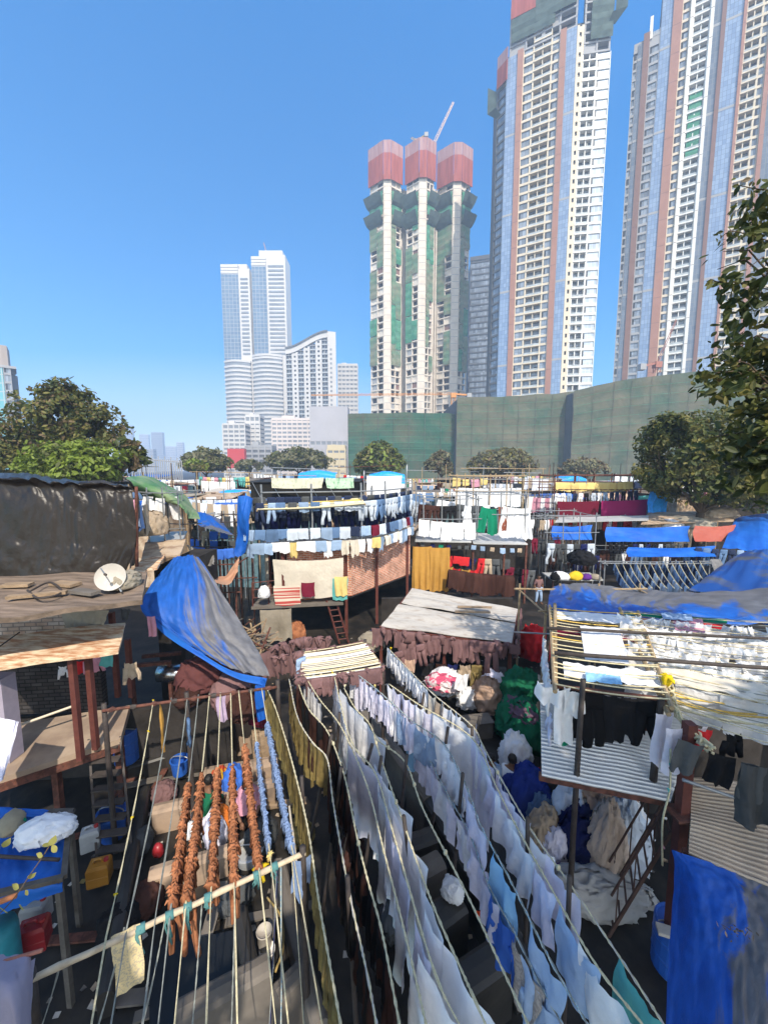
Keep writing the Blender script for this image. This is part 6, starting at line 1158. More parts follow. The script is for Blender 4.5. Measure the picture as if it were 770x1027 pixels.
# bed nearest the tin roof (left bed)
A0, A1, A2, A3 = Q(556, 690, 4.15), Q(672, 706, 4.15), Q(640, 615, 4.3), Q(551, 609, 4.3)
ropebed((A0, A1, A2, A3), 20, [ROPE, ROPE, ROPEY, ROPE], .013, 'left rope bed with white and red cloths above the corrugated roof', seed=3, sag=.05, poles=BAMB)
B0, B1, B2, B3 = Q(668, 712, 4.0), Q(800, 760, 4.0), Q(800, 625, 4.3), Q(622, 612, 4.3)
ropebed((B0, B1, B2, B3), 34, [ROPE, ROPE, ROPE, ROPEG], .008, 'wide rope bed covered with white garments near the right edge', seed=5, sag=.06, poles=BAMB)
ropebed((Q(672, 712, 3.9), Q(800, 735, 3.9), Q(800, 700, 3.95), Q(662, 690, 3.95)), 7, [ROPEY, ROPEY, ROPE], .016, 'front tier of thick yellow ropes at the right edge', seed=8, sag=.10)
def along(a, b, u, dz=0): return a.lerp(b, u) + V((0, 0, dz))
def across(c, v, dz=.0): return [along(along(c[0], c[3], v), along(c[1], c[2], v), i / 8, dz - .06 * 4 * (i / 8) * (1 - i / 8)) for i in range(9)]
LB = (A0, A1, A2, A3); RB = (B0, B1, B2, B3)
def flatcloth(c, u0, u1, v0, v1, mat, label, name='laid_cloth', amp=.03, seed=1., dz=.03):
    P = lambda u, v: along(along(c[0], c[3], v), along(c[1], c[2], v), u, dz)
    return tarp([[P(u0 + (u1 - u0) * i / 3, v1 + (v0 - v1) * j / 2) for i in range(4)] for j in range(3)], mat, label, name=name, nu=24, nv=10, amp=amp, cat='cloth', seed=seed)
flatcloth(LB, .04, .9, .80, .94, F_WHITE, 'white cloth laid across the far end of the left rope bed', seed=2); flatcloth(LB, .32, .74, .30, .72, F_WHITE, 'pale square cloth laid in the middle of the left rope bed', seed=3.5)
flatcloth(LB, .02, .9, .60, .68, F_MAROON, 'maroon strip cloth on the left rope bed', seed=4.1, dz=-.03); flatcloth(LB, .1, .98, .12, .26, F_WHITE, 'crumpled white cloth near the front of the left rope bed', amp=.07, seed=5.2); flatcloth(LB, .3, .62, .08, .16, F_SKY, 'small sky blue cloth on the left rope bed front', seed=6.4, dz=.05)
flatcloth(RB, .08, .6, .86, .93, F_RED, 'red strip cloth at the far end of the wide rope bed', seed=7, dz=-.02); flatcloth(RB, .02, .62, .95, 1.0, F_GREEN, 'green strip cloth at the far end of the wide rope bed', seed=7.7, dz=-.02); flatcloth(RB, .30, .48, .78, .95, F_PINK, 'pink cloth piece on the wide rope bed', seed=8.2, dz=.02); flatcloth(RB, .24, .42, .9, .99, F_LIGHTJ, 'pale blue cloth piece on the wide rope bed', seed=8.8, dz=.05)
W2 = [drape_mesh(80 + i, w=.62, L=.34, k=2, amp=.10, sag=.12, rag=.35, nu=14, nv=8) for i in range(5)]
for j, v in enumerate((.84, .72, .60, .48, .38)):
    line_of(across(RB, v, .17), .24, W2 + SMALLS, [F_WHITE], 'white_garment', 'garment bunched on the wide rope bed', 'garment', 'white garments bunched on the wide rope bed', (.7, 1.0), jit=.3)
line_of(across(RB, .24, .06), .62, [drape_mesh(90 + i, w=.66, L=.62, k=1.2, amp=.05, sag=.05) for i in range(3)], [F_WHITE], 'white_cloth', 'cloth hanging in front of the wide rope bed', 'cloth', 'white cloths in front of the wide rope bed', (.9, 1.05), jit=.05)
flatcloth(RB, .05, .95, .24, .36, F_CREAM, 'pale cream cloth on the front of the wide rope bed', seed=9.1, amp=.05); 
line_of(across(LB, .02, .02)[:3], .25, [W2[0], SMALLS[1]], [F_WHITE], 'white_garment', 'garment on the front pole of the left rope bed', 'garment', 'garments on the front pole of the left rope bed', (.7, .9))
# poles of the right structure
def rod(a, b, r, m, l, name='scaffold_pole', **k): return pole(a, b, r, m, l, name, **k)
rod(Q(548, 630, 4.35), Q(800, 642, 4.35), .03, DARKP, 'long dark pole across the far third of the rope beds'); rod(Q(556, 655, 4.3), Q(800, 672, 4.3), .035, DARKP, 'long dark pole across the middle of the rope beds'); rod(Q(556, 688, 4.1), Q(672, 702, 4.1), .035, RUST, 'rust pole along the front of the left rope bed')
rod(at(556, 606, 8.6), at(557, 690, 6.0), .04, BAMB, 'bamboo side pole of the left rope bed wrapped in cream rope'); 
pL = Q(583, 700, 4.05); rod((pL.x, pL.y, 0), pL + V((0, 0, .3)), .045, DARKP, 'dark front post under the left rope bed'); pR = Q(661, 705, 4.05); rod((pR.x, pR.y, 2.8), pR + V((.02, 0, .1)), .05, DARKP, 'dark post at the right front corner of the corrugated roof')
pB = Q(690, 742, 3.75); mb = MB(); mb.box((pB.x, pB.y, 0), .13, .13, 4.0, REDP); mb.box((pB.x - .02, pB.y - .02, 2.62), .3, .3, .04, RUST); mb.build('red_post', None, False, 'thick red oxide post between the two corrugated roofs', 'post')
for u in (0, .5, 1): p = along(A3, B2, u); rod((p.x, p.y, 0), p, .045, DARKP, 'dark rear post of the rope beds', group='rear posts of the rope beds')
p = B1; rod((p.x, p.y, 0), p, .05, DARKP, 'dark front post of the wide rope bed beyond the right edge')
# twisted rope wrapping hanging down at the junction
rr = random.Random(12)
mb = MB(); pts = spline([Q(672, 690, 4.1), Q(674, 705, 4.05), Q(684, 722, 3.95), Q(698, 738, 3.85), Q(712, 752, 3.8)], .05)
for k in range(5): mb.path([p + V((.04 * sin(i * 1.3 + k), .03 * cos(i * 1.7 + k), .05 * sin(i * .9 + 2 * k))) for i, p in enumerate(pts)], .018, ROPE, 5)
mb.build('rope_coil', None, True, 'coil of frayed cream rope binding the corner of the rope beds', 'rope')
hang(BUNCH[2], Q(670, 680, 4.3), V((1, 0, 0)), fabric('vivid_yellow', (.70, .50, .02)), 'tied_cloth', 'vivid yellow cloth tied to the corner of the rope beds', 'cloth', None, .8)
rope(spline([pB + V((-.28, -.05, -.1)), pB + V((-.24, -.05, -.7)), pB + V((-.30, -.05, -1.2)), pB + V((-.25, -.05, -1.9))], .08), .014, ROPE, 'dangling cord with turquoise knots beside the thick red post', n=5)
for i, dz in enumerate((-.35, -.75, -1.2, -1.65)): heap(pB + V((-.26, -.05, dz)), .035, .035, .07, [F_TURQ, F_TURQ, F_WHITE, F_PINK][i], ['upper turquoise knot on the dangling cord', 'lower turquoise knot on the dangling cord', 'white rag knot on the dangling cord', 'pink rag at the end of the dangling cord'][i], name='rag_knot', seed=i + 1., sub=3)
# corrugated roofs
c0, c1, c2, c3 = Q(543, 778, 2.75), Q(672, 804, 2.7), Q(700, 715, 3.1), Q(541, 685, 3.15)
sheetroof(c0, c1, c2, c3, CORR, 'grey corrugated iron roof below the left rope bed', wv=28, t=.02)
# corrugation runs across: make it read as in the place by a second sheet leaning at its side
c4, c5, c6, c7 = Q(540, 755, 2.9), Q(552, 778, 2.78), Q(556, 700, 3.1), Q(541, 690, 3.1)
d0, d1, d2, d3 = Q(690, 856, 2.55), Q(830, 915, 2.45), Q(830, 790, 2.75), Q(694, 780, 2.8)
sheetroof(d0, d1, d2, d3, M('tin_corr_warm', (.40, .31, .23), col2=(.52, .43, .34), thr=(.35, .7), scale=1.2, rough=.5, metal=.2, bump=.08), 'warm rusty corrugated roof near the right edge', wv=22, t=.02)
T = thing('shed_frame', 'shed frame under the corrugated roofs', 'shed', ((c0.x + c1.x) / 2, c2.y, 0))
for p, q in ((c0, c1), (d0, d1)): mb = MB(); mb.beam(p - V((0, -.1, .09)), q - V((0, -.1, .09)), .08, .1, RUST); mb.build('beam', T)
mb = MB(); mb.obox((3.5, 7.6, 0), (5.0, .3, 0), (0, .15, 0), (0, 0, 2.8), SOOT); mb.build('back_wall', T)
for p in (d1, d2): mb = MB(); mb.box((p.x, p.y, 0), .1, .1, p.z - .1, RUST); mb.build('post', T)
# black garments hung between the bed and the roof
line_of(sagline(Q(570, 690, 4.0), Q(662, 702, 3.95), .03), .17, [drape_mesh(100 + i, w=.46, L=.82, k=1.4, amp=.05, rag=.2, nu=10) for i in range(4)] + PANTS[:2], [F_BLACK], 'black_garment', 'garment hanging in the row above the grey corrugated roof', 'garment', 'black garments above the grey corrugated roof', (.72, .95))
hang(TALLS[2], Q(567, 694, 4.05), V((1, .1, 0)), F_WHITE, 'white_garment', 'narrow white cloth at the left end of the black garments', 'garment', None, .75); hang(TALLS[3], Q(666, 715, 3.95), V((1, .1, 0)), F_BLUED, 'white_garment', 'pale cloth at the right end of the black garments', 'garment', None, .7)
rod(Q(560, 718, 3.35), Q(668, 735, 3.3), .022, RUST, 'thin rust pole below the black garments')
line_of([p for p in sagline(Q(546, 640, 4.2), Q(552, 690, 4.1), .02)], .28, SMALLS, [F_WHITE, F_BLUED], 'white_garment', 'garment hanging on the outer side of the left rope bed', 'garment', 'white garments on the outer side of the left rope bed', (.8, 1.0)); hang(SMALLS[0], Q(552, 715, 3.4), V((.3, 1, 0)), F_BLUED, 'white_garment', 'pale shirt at the corner of the corrugated roof', 'garment', None, .8)
line_of(sagline(Q(694, 745, 3.85), Q(800, 775, 3.75), .05), .34, [drape_mesh(110 + i, w=.5, L=.75, k=1.6, amp=.07, rag=.2, nu=10) for i in range(3)], [F_GREYC, F_BLACK, F_GREYC], 'dark_garment', 'garment hanging below the yellow ropes at the right edge', 'garment', 'dark garments below the yellow ropes', (.55, .7)); hang(drape_mesh(120, w=.5, L=.85, k=1.3, amp=.1), Q(765, 768, 3.75), V((1, -.2, 0)), F_GREYC, 'dark_garment', 'long charcoal cloth nearest the right edge', 'garment')
hang(TALLS[4], Q(676, 730, 3.9), V((1, 0, 0)), F_BLUED, 'white_garment', 'pale towel left of the thick red post', 'garment', None, .6); rod(Q(684, 782, 3.3), Q(745, 803, 3.2), .022, STEEL, 'grey pole above the warm corrugated roof')
for i, (px, py, m, l) in enumerate(((700, 728, F_WHITE, 'white label like cloth under the yellow ropes'), (706, 731, F_RED, 'red cloth under the yellow ropes'), (735, 735, F_BLACK, 'black cloth under the yellow ropes'))): hang(SMALLS[i], Q(px, py, 3.95), V((1, 0, 0)), m, 'small_garment', l, 'garment', None, .6)
hang(drape_mesh(130, w=.28, L=.1, k=1, amp=.02), Q(566, 740, 3.2), V((1, 0, 0)), F_GREEN, 'green_rag', 'green rag on the front pole of the grey corrugated roof', 'rag')
# blue tarp draped over the right shed
tarp([[Q(676, 852, 2.62), Q(690, 857, 2.62), Q(725, 868, 2.6), Q(760, 880, 2.58), Q(800, 895, 2.55)], [Q(678, 872, 2.35), Q(700, 880, 2.5), Q(735, 893, 2.5), Q(765, 905, 2.5), Q(800, 915, 2.5)], [Q(676, 905, 2.0), Q(700, 918, 2.2), Q(735, 925, 2.35), Q(765, 935, 2.4), Q(800, 945, 2.4)], [Q(672, 960, 1.7), Q(700, 968, 1.9), Q(735, 968, 2.1), Q(765, 975, 2.2), Q(800, 985, 2.2)], [Q(668, 1060, 1.4), Q(700, 1060, 1.6), Q(735, 1060, 1.8), Q(765, 1060, 1.9), Q(800, 1060, 2.)]], T_SHED, 'large dusty blue tarp draped over the shed at the lower right', amp=.10, nu=80, nv=80, seed=31, k=2.2)
T = thing('leaf_litter', 'dry leaves and twigs caught on the lower right tarp', 'litter', Q(735, 935, 2.4)); rr = random.Random(44)
mb = MB()
for i in range(26):
    p = Q(737 + rr.gauss(0, 9), 934 + rr.gauss(0, 4), 2.47); s = rr.uniform(.012, .035); d = V((rr.gauss(0, 1), rr.gauss(0, 1), .2)).normalized(); e = V((-d.y, d.x, .3)); mb.poly([p - d * s, p + e * s * .4, p + d * s, p - e * s * .4], rr.choice([WOOD, BARK, BARK]))
mb.build('dry_leaf', T); mb = MB()
for i in range(5): p = Q(737 + rr.gauss(0, 7), 934 + rr.gauss(0, 2), 2.47); mb.tube(p, p + V((rr.uniform(-.1, .1), rr.uniform(-.05, .05), .01)), .004, BARK, 4)
mb.build('twig', T)
# stair of iron beside the heap
p, q = atz(640, 925, .3), atz(690, 830, 2.3); p = V((3.75, 5.75, 0)); q = V((4.6, 5.55, 2.4)); SD = V((.45, .89, 0)); IRB = M('iron_brown', (.07, .04, .032), var=.3, rough=.7); T = ladder(p, q, .6, 10, IRB, 'iron stair climbing to the thick red post', name='stair', side=SD, r=.02)
for s in (-.3, .3): mb = MB(); mb.tube(p + SD * s + V((0, 0, .75)), q + SD * s + V((0, 0, .7)), .018, IRB); mb.build('handrail', T)
for u in (.1, .35, .6, .85):
    for s in (-.3, .3): e = p.lerp(q, u) + SD * s; mb = MB(); mb.tube(e, e + V((0, 0, .74)), .011, IRB, 5); mb.build('baluster', T)
drum(V((4.35, 5.1, 0)), .27, .8, BLUEP, 'blue drum in the shade at the foot of the iron stair'); mb = MB(); mb.obox((3.95, 4.9, .82), (.5, -.16, 0), (.05, .14, 0), (0, 0, .05), TINW); mb.build('white_board', None, False, 'white board leaning on the blue drum', 'board')
# heaps and bundles
for px, py, z_, rx, ry, rz, m, l, s, tie in [(535, 658, .2, .55, .45, .75, F_RED, 'red cloth bundle beside the white tin roof', 1.1, 0), (533, 645, .6, .35, .3, .45, F_WHITE, 'white sack behind the red cloth bundle', 1.9, 1), (521, 742, .1, .62, .5, .72, F_DKGREEN, 'lower heap of bottle green cloth', 2.4, 0), (521, 700, .9, .5, .42, .55, F_DKGREEN, 'upper heap of bottle green cloth', 3.2, 0), (520, 716, .85, .48, .3, .25, fabric('plum', (.13, .08, .11)), 'plum cloth band between the bottle green heaps', 3.9, 0), (508, 703, .55, .22, .2, .2, F_WHITE, 'white rag peeping from the bottle green heaps', 4.5, 0),
        (489, 707, .3, .48, .42, .5, fabric('sand', (.38, .26, .19)), 'sandy brown cloth heap left of the bottle green heaps', 5.3, 0), (468, 707, .3, .3, .26, .32, F_WHITE, 'small white heap in front of the sandy brown heap', 6.2, 0), (446, 692, .75, .42, .36, .4, F_WHITE, 'white bundle below the pink patterned cloth', 7.4, 0), (444, 688, 1.05, .44, .34, .2, fabric('pink_white', (.62, .10, .18), col2=(.7, .6, .6), thr=(.48, .52)), 'pink and white patterned cloth on the washing', 8.8, 0), (493, 690, .6, .35, .3, .4, F_BLUED, 'pale blue white heap behind the sandy brown heap', 9.1, 0),
        (516, 775, .15, .36, .32, .6, F_WHITE, 'white sack below the bottle green heaps', 9.9, 0), (529, 810, .1, .46, .42, .55, fabric('royal', (.02, .04, .22)), 'royal blue cloth heap among the sorted laundry', 10.3, 0), (537, 792, .2, .26, .22, .25, fabric('lime', (.35, .75, .05)), 'lime green cloth on the sorted laundry', 11.7, 0), (513, 793, .2, .24, .24, .3, F_LBLUE, 'powder blue cloth heap left of the royal blue one', 12.2, 0), (553, 800, .15, .3, .25, .35, F_RED, 'red rag heap behind the lime green cloth', 12.9, 0), (560, 797, .3, .25, .2, .35, F_DKGREEN, 'dark green rag near the dark front post', 13.3, 0),
        (577, 838, .1, .45, .4, .75, F_WHITE, 'large white bundle under the grey corrugated roof', 14.1, 1), (600, 820, .5, .36, .34, .5, F_WHITE, 'second white bundle behind the peach one', 14.9, 0), (581, 858, .1, .42, .34, .6, F_NAVY, 'black navy bundle in front of the white bundle', 15.2, 0), (607, 818, .65, .48, .36, .55, F_PEACH, 'sunlit peach cloth bundle under the grey corrugated roof', 16.6, 0), (607, 868, .3, .3, .28, .8, fabric('peach_light', (.60, .47, .38)), 'peach cloth sack hanging in front of the bundle heap', 17.1, 1), (622, 858, .2, .42, .4, .75, fabric('plastic_white', (.56, .62, .70)), 'bluish white plastic sack beside the peach sack', 18.4, 1), (628, 840, .35, .34, .3, .55, F_WHITE, 'white sack at the back right of the bundle heap', 19.2, 1), (597, 905, .0, .75, .3, .35, fabric('dustsheet', (.34, .33, .32)), 'grey dust sheet spread in front of the bundle heap', 20.9, 0), (545, 848, .1, .3, .26, .5, F_BEIGE, 'khaki cloth bundle left of the bundle heap', 21.4, 0), (556, 862, .1, .22, .2, .4, F_BLUED, 'pale cloth bundle between khaki and navy bundles', 22.1, 0), (560, 878, .05, .25, .15, .15, F_PURPLE, 'purple cloth on the ground by the dust sheet', 22.8, 0), (541, 838, .1, .22, .2, .55, F_MIDJ, 'blue denim bundle beside the khaki bundle', 23.7, 0)]:
    heap(atz(px, py, z_), rx, ry, rz, m, l, seed=s, tie=bool(tie), f=2.0, rough=.36)
for px, py, z_, w, dd, h, m, l in ((512, 685, .0, .5, .4, .9, M('box_green', (.05, .25, .15)), 'green topped box behind the bottle green heaps'), (533, 683, .0, .75, .5, .85, M('board_tan', (.40, .34, .27), var=.15), 'tan board crate behind the bottle green heaps'), (540, 782, .0, .8, .6, .2, M('board_red', (.45, .04, .04)), 'red low table under the sorted laundry'), (478, 722, .0, .8, .4, .45, CONC, 'concrete block bench before the sandy brown heap')):
    p = atz(px, py, h); mb = MB(); mb.box((p.x, p.y, 0), w, dd, h, m, .15); mb.box((p.x, p.y, h), w + .06, dd + .06, .03, m, .15); mb.build('crate', None, False, l, 'crate')
hang(SMALLS[1], at(464, 675, 10.4), V((1, 0, 0)), F_WHITE, 'white_shirt', 'white vest hanging in the dark below the white tin roof', 'shirt', None, .95); hang(SMALLS[3], at(411, 661, 10.8), V((1, 0, 0)), F_PEACH, 'peach_shirt', 'peach shirt hanging below the white tin roof', 'shirt', None, .75)
for i in range(7): hang(rr.choice(SMALLS + PANTS[:2]), at(430 + i * 12, 664 + i * .8, 11.6), V((1, 0, 0)), [F_BLACK, F_BROWN, F_NAVY, F_BEIGE, F_OLIVE, F_BROWN, F_GREYC][i], 'dim_garment', f"{['black', 'brown', 'navy', 'beige', 'olive', 'chestnut', 'charcoal'][i]} garment in the dark under the white tin roof", 'garment', None, .9)
pole(at(515, 634, 9.6), at(800, 642, 7.6) * 1.0 if False else at(556, 636, 8.5), .02, STEEL, 'thin steel pole from the white tin roof to the rope beds')
# ================================================================ courtyard: wash pens
def penwall(p, q, h, th, label, mat=CONCD, name='pen_wall', up=0.):
    p, q = V(p), V(q); d = (q - p); d.z = 0; n = V((-d.y, d.x, 0)).normalized() * th; mb = MB(); k = 10; L = d.length
    prof = [(0, 0), (0, h - .05), (.15, h - .01), (.5, h + .015), (.85, h - .01), (1, h - .05), (1, 0)]
    def fn(u, v):
        i = min(5, int(v * 6)); f = v * 6 - i; a = prof[i]; b = prof[i + 1]; x, z = a[0] + (b[0] - a[0]) * f, a[1] + (b[1] - a[1]) * f
        return V((p.x, p.y, 0)) + d * u + n * x + V((0, 0, z + .025 * nz(u * L * 2, x, p.x) * (z > .05)))
    mb.grid(fn, max(2, int(L / .25)), 6, mat)
    for s in (0, 1): mb.poly([V((p.x, p.y, 0)) + d * s + n * x + V((0, 0, z)) for x, z in prof], mat)
    return mb.build(name, None, False, label, 'wash pen wall')
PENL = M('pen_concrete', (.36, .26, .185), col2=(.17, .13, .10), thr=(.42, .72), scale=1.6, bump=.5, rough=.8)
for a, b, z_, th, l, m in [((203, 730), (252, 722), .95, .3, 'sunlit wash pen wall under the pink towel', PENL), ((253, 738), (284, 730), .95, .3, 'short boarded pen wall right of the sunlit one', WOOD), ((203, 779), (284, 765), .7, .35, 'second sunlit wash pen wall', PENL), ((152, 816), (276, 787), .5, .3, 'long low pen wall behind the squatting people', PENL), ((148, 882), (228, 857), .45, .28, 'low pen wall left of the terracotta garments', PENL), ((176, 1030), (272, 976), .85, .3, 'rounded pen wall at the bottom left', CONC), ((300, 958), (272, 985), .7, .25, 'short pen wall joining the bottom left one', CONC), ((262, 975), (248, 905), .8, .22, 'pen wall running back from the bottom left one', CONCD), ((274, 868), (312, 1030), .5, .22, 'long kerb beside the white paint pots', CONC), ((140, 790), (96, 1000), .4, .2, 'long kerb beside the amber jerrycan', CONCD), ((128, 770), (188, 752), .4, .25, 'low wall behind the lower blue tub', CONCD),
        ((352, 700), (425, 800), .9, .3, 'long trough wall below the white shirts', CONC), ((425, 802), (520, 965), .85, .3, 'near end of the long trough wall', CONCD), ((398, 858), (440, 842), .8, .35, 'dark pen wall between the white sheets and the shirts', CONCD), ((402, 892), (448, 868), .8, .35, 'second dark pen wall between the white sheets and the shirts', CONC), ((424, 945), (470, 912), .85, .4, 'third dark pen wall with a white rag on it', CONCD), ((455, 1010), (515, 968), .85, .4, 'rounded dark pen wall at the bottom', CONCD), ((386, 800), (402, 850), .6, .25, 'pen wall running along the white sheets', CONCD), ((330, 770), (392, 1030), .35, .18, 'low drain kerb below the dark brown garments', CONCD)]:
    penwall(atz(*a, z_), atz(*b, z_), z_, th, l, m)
heap(atz(454, 898, .88), .16, .14, .16, F_WHITE, 'white rag on a dark pen wall', seed=2.9); heap(atz(449, 902, .6), .1, .06, .3, F_WHITE, 'trailing end of the white rag', seed=3.9, sub=3)
WATER = M('pen_water', (.012, .013, .014), rough=.3, var=.2, spec=.3, bump=.05); mb = MB(); a, b, c, d = atz(150, 1040, .3), atz(262, 985, .3), atz(248, 930, .3), atz(150, 950, .3); mb.poly([a, b, c, d], WATER); mb.build('pen_water', kind='structure')
for p, l, m, r in ((atz(265, 933, .55), 'open white paint pot beside the long kerb', TINW, .11), (atz(268, 952, .35), 'white plastic pot beside the long kerb', WHITEW, .11)):
    T = thing('pot', l, 'pot', p); mb = MB(); mb.lathe([(r * .85, -.32), (r, -.28), (r, -.03), (r * 1.08, -.02), (r * 1.08, 0), (r * .98, 0), (r * .95, -.05), (0, -.05)], m, 18, p); mb.build('body', T, True); mb = MB(); mb.path([p + V((cos(t_ * PI / 8) * r * 1.08, -.02, -sin(t_ * PI / 8) * r * .9)) for t_ in range(9)], .006, STEEL, 5); mb.build('handle', T)
rope(spline([atz(268, 900, .3), atz(282, 920, .3), atz(284, 950, .3), atz(276, 975, .3)], .05), .018, M('hose_ochre', (.36, .26, .10)), 'ochre hose looped by the paint pots', name='hose', cat='hose')
# ================================================================ left lines and their bars
f0, f1 = atz(103, 713, 3.0), atz(278, 689, 3.0); nb0, nb1 = atz(-10, 1002, 2.6), atz(306, 855, 2.6)
T = thing('line_bar', 'rusty bar with rag bindings at the far end of the terracotta lines', 'bar', (f0 + f1) / 2); mb = MB(); mb.path([f0.lerp(f1, i / 10) + V((0, 0, .02 * nz(i, 3, 1))) for i in range(11)], .03, RUST, 8); mb.build('bar', T, True)
for i in range(9): p = f0.lerp(f1, .05 + .9 * i / 8); mb = MB(); mb.path([p - (f1 - f0).normalized() * .05, p, p + (f1 - f0).normalized() * .05], [.036, .05, .036], DARKP if i % 2 else RUST, 7, seed=i, amp=.4); mb.build('binding', T)
for p in (f0, f1, f0.lerp(f1, .45)): pole((p.x, p.y + .05, 0), p + V((0, .05, .12)), .05, DARKP, 'dark post holding the rusty bar', group='posts of the rusty bar')
T = thing('bamboo_bar', 'pale bamboo bar across the near end of the terracotta lines', 'bar', (nb0 + nb1) / 2); mb = MB(); pts = [nb0.lerp(nb1, i / 24) + V((0, 0, .012 * nz(i * .4, 5, 1))) for i in range(25)]; mb.path(pts, [.030 + (.006 if i % 4 == 0 else 0) for i in range(25)], M('bamboo_pale', (.50, .40, .28), var=.25, scale=8, rough=.6), 9); mb.build('pole', T, True)
TEAL = fabric('twine_teal', (.10, .24, .24)); rr = random.Random(4)
for u, L in ((.40, .28), (.49, .34), (.55, .32), (.62, .15), (.80, .16), (.87, .2)):
    p = nb0.lerp(nb1, u); mb = MB()
    for k in range(4): mb.path([p + V((rr.uniform(-.03, .03), -.035, .03)), p + V((rr.uniform(-.04, .04), -.05, -.06)), p + V((rr.uniform(-.05, .05), -.03, -L * rr.uniform(.6, 1)))], .010, TEAL, 5)
    mb.path([p - V((.035, 0.02, 0)), p + V((.035, .02, 0))], .048, TEAL, 8); mb.build('twine_knot', T, True)
for u in (.10, .99): p = nb0.lerp(nb1, u); pole((p.x, p.y, 0), p + V((0, 0, .1)), .045, DARKP, 'dark post under the pale bamboo bar', group='posts of the pale bamboo bar')
lines = [((155, 703), (107, 942), ROPE, 'pale yellow knotted line at the left'), ((173, 700), (128, 931), ROPEG, 'grey line right of the yellow knotted one'), ((189, 699), (157, 917), ROPEG, 'grey line with blue strands'), ((200, 697), (172, 910), ROPEG, 'grey line left of the first terracotta column'), ((211, 696), (187, 905), ROPE, 'line of the second terracotta column'), ((222, 695), (212, 893), ROPE, 'line of the third terracotta column'), ((232, 694), (235, 884), ROPE, 'line of the fourth terracotta column'), ((240, 693), (260, 873), ROPE, 'line of the fifth terracotta column'), ((252, 692), (272, 868), ROPE, 'line of the inner powder blue column'), ((263, 691), (294, 858), ROPE, 'line of the outer powder blue column')]
def zl(u): return 3.0 + (2.6 - 3.0) * u
LP = []
for (fa, na, m, l) in lines:
    p, q = atz(*fa, 3.0) + V((0, -.03, .03)), atz(*na, 2.62) + V((0, 0, .03)); pts = sagline(p, q, .13, 26); LP.append(pts)
    ext = q + (q - p).normalized() * 1.6 + V((0, 0, -.25)); rope(pts + [q.lerp(ext, .5), ext], .0085, m, l, twist=.07)
# loose ends going down below the bar
for px0, py0, px1, py1, m, l in ((166, 920, 140, 1040, ROPEG, 'loose grey cord dropping from the bamboo bar'), (203, 900, 192, 1040, ROPEG, 'second loose cord below the bamboo bar'), (236, 886, 232, 1040, ROPEG, 'third loose cord below the bamboo bar'), (278, 866, 270, 1040, (ROPEG, F_NAVY), 'blue grey twisted cord by the paint pots'), (282, 866, 282, 1040, (ROPEB, ROPEG), 'blue twisted cord below the bamboo bar end'), (293, 862, 306, 1040, (ROPE, ROPEG), 'cream twisted cord below the bamboo bar end'), (60, 970, 30, 1060, ROPEG, 'loose grey cord at the bottom left'), (125, 930, 92, 1050, ROPEG, 'loose cord beside the yellow cloth')):
    rope(sagline(atz(px0, py0, 2.6), atz(px1, py1, 2.0), .05, 10), .008, m, l, twist=.07)
for pts, us, m in ((LP[0], (.02, .2, .62, .9), ROPEY),):
    for u in us: p = pts[int(u * 26)]; heap(p - V((0, 0, .04)), .035, .035, .07, fabric('vivid_yellow', (.70, .50, .02)), 'yellow rag knot on the pale yellow line', name='rag_knot', seed=u * 9, sub=3, group='yellow rag knots')
# terracotta and blue columns of garments tucked along the ropes
def column(pts, u0, u1, mat, label, group, sc=(.75, 1.15), step=.052, seed=1):
    r3 = random.Random(seed); a, b = int(u0 * (len(pts) - 1)), int(u1 * (len(pts) - 1)); seg = pts[a:b + 1]
    for p, t in resample(seg, step):
        o = bpy.data.objects.new('tucked_garment', r3.choice(BUNCH)); COL.objects.link(o); o.location = p; o.rotation_euler = (r3.uniform(-.15, .15), r3.uniform(-.15, .15), .9 + r3.uniform(-.7, .7)); s = r3.uniform(*sc); o.scale = (s * .44, s * .36, s * r3.uniform(.75, 1.15))
        o.material_slots[0].link = 'OBJECT'; o.material_slots[0].material = mat; tag(o, label, 'garment', group)
for i, (k, u0, u1, w) in enumerate(((3, .56, 1, 'first'), (4, .50, 1, 'second'), (5, .52, 1, 'third'), (6, .50, 1, 'fourth'), (7, .42, 1, 'fifth'))):
    column(LP[k], u0, u1, F_TAN, f"terracotta garment tucked into the {w} rope from the left", 'terracotta garments tucked along ropes', seed=i)
column(LP[8], .42, .96, F_LBLUE, 'powder blue garment tucked into the inner blue rope', 'powder blue garments tucked along ropes', (.6, .85), seed=9); column(LP[9], .28, .98, F_LBLUE, 'powder blue garment tucked into the outer blue rope', 'powder blue garments tucked along ropes', (.65, .9), seed=10)
for k, u, L in ((3, .95, 1.2), (4, .97, 1.2), (5, .9, .9), (6, .97, .9), (3, .8, .8)): p = LP[k][int(u * 26)]; hang(PANTS[k % 4], p - V((0, 0, .1)), V((.9, .4, 0)), F_TAN, 'terracotta_trousers', ['', '', '', 'terracotta trousers dangling at the end of the first terracotta rope' if u > .9 else 'terracotta trousers midway on the first terracotta rope', 'terracotta trousers dangling at the end of the second terracotta rope', 'terracotta trousers dangling from the third terracotta rope', 'terracotta trousers dangling from the fourth terracotta rope'][k], 'trousers', None, L * .7, szx=.5)
hang(DRAPS[1], nb0.lerp(nb1, .985) - V((0, 0, .06)), V((1, .4, 0)), F_LBLUE, 'blue_cloth', 'powder blue cloth end below the bamboo bar', 'cloth', None, .8)
q = LP[7][25]; heap(q - V((-.02, 0, .34)), .07, .06, .3, fabric('vivid_yellow', (.70, .50, .02)), 'yellow rag hanging under the fifth terracotta rope', name='rag', seed=3.3, sub=3)
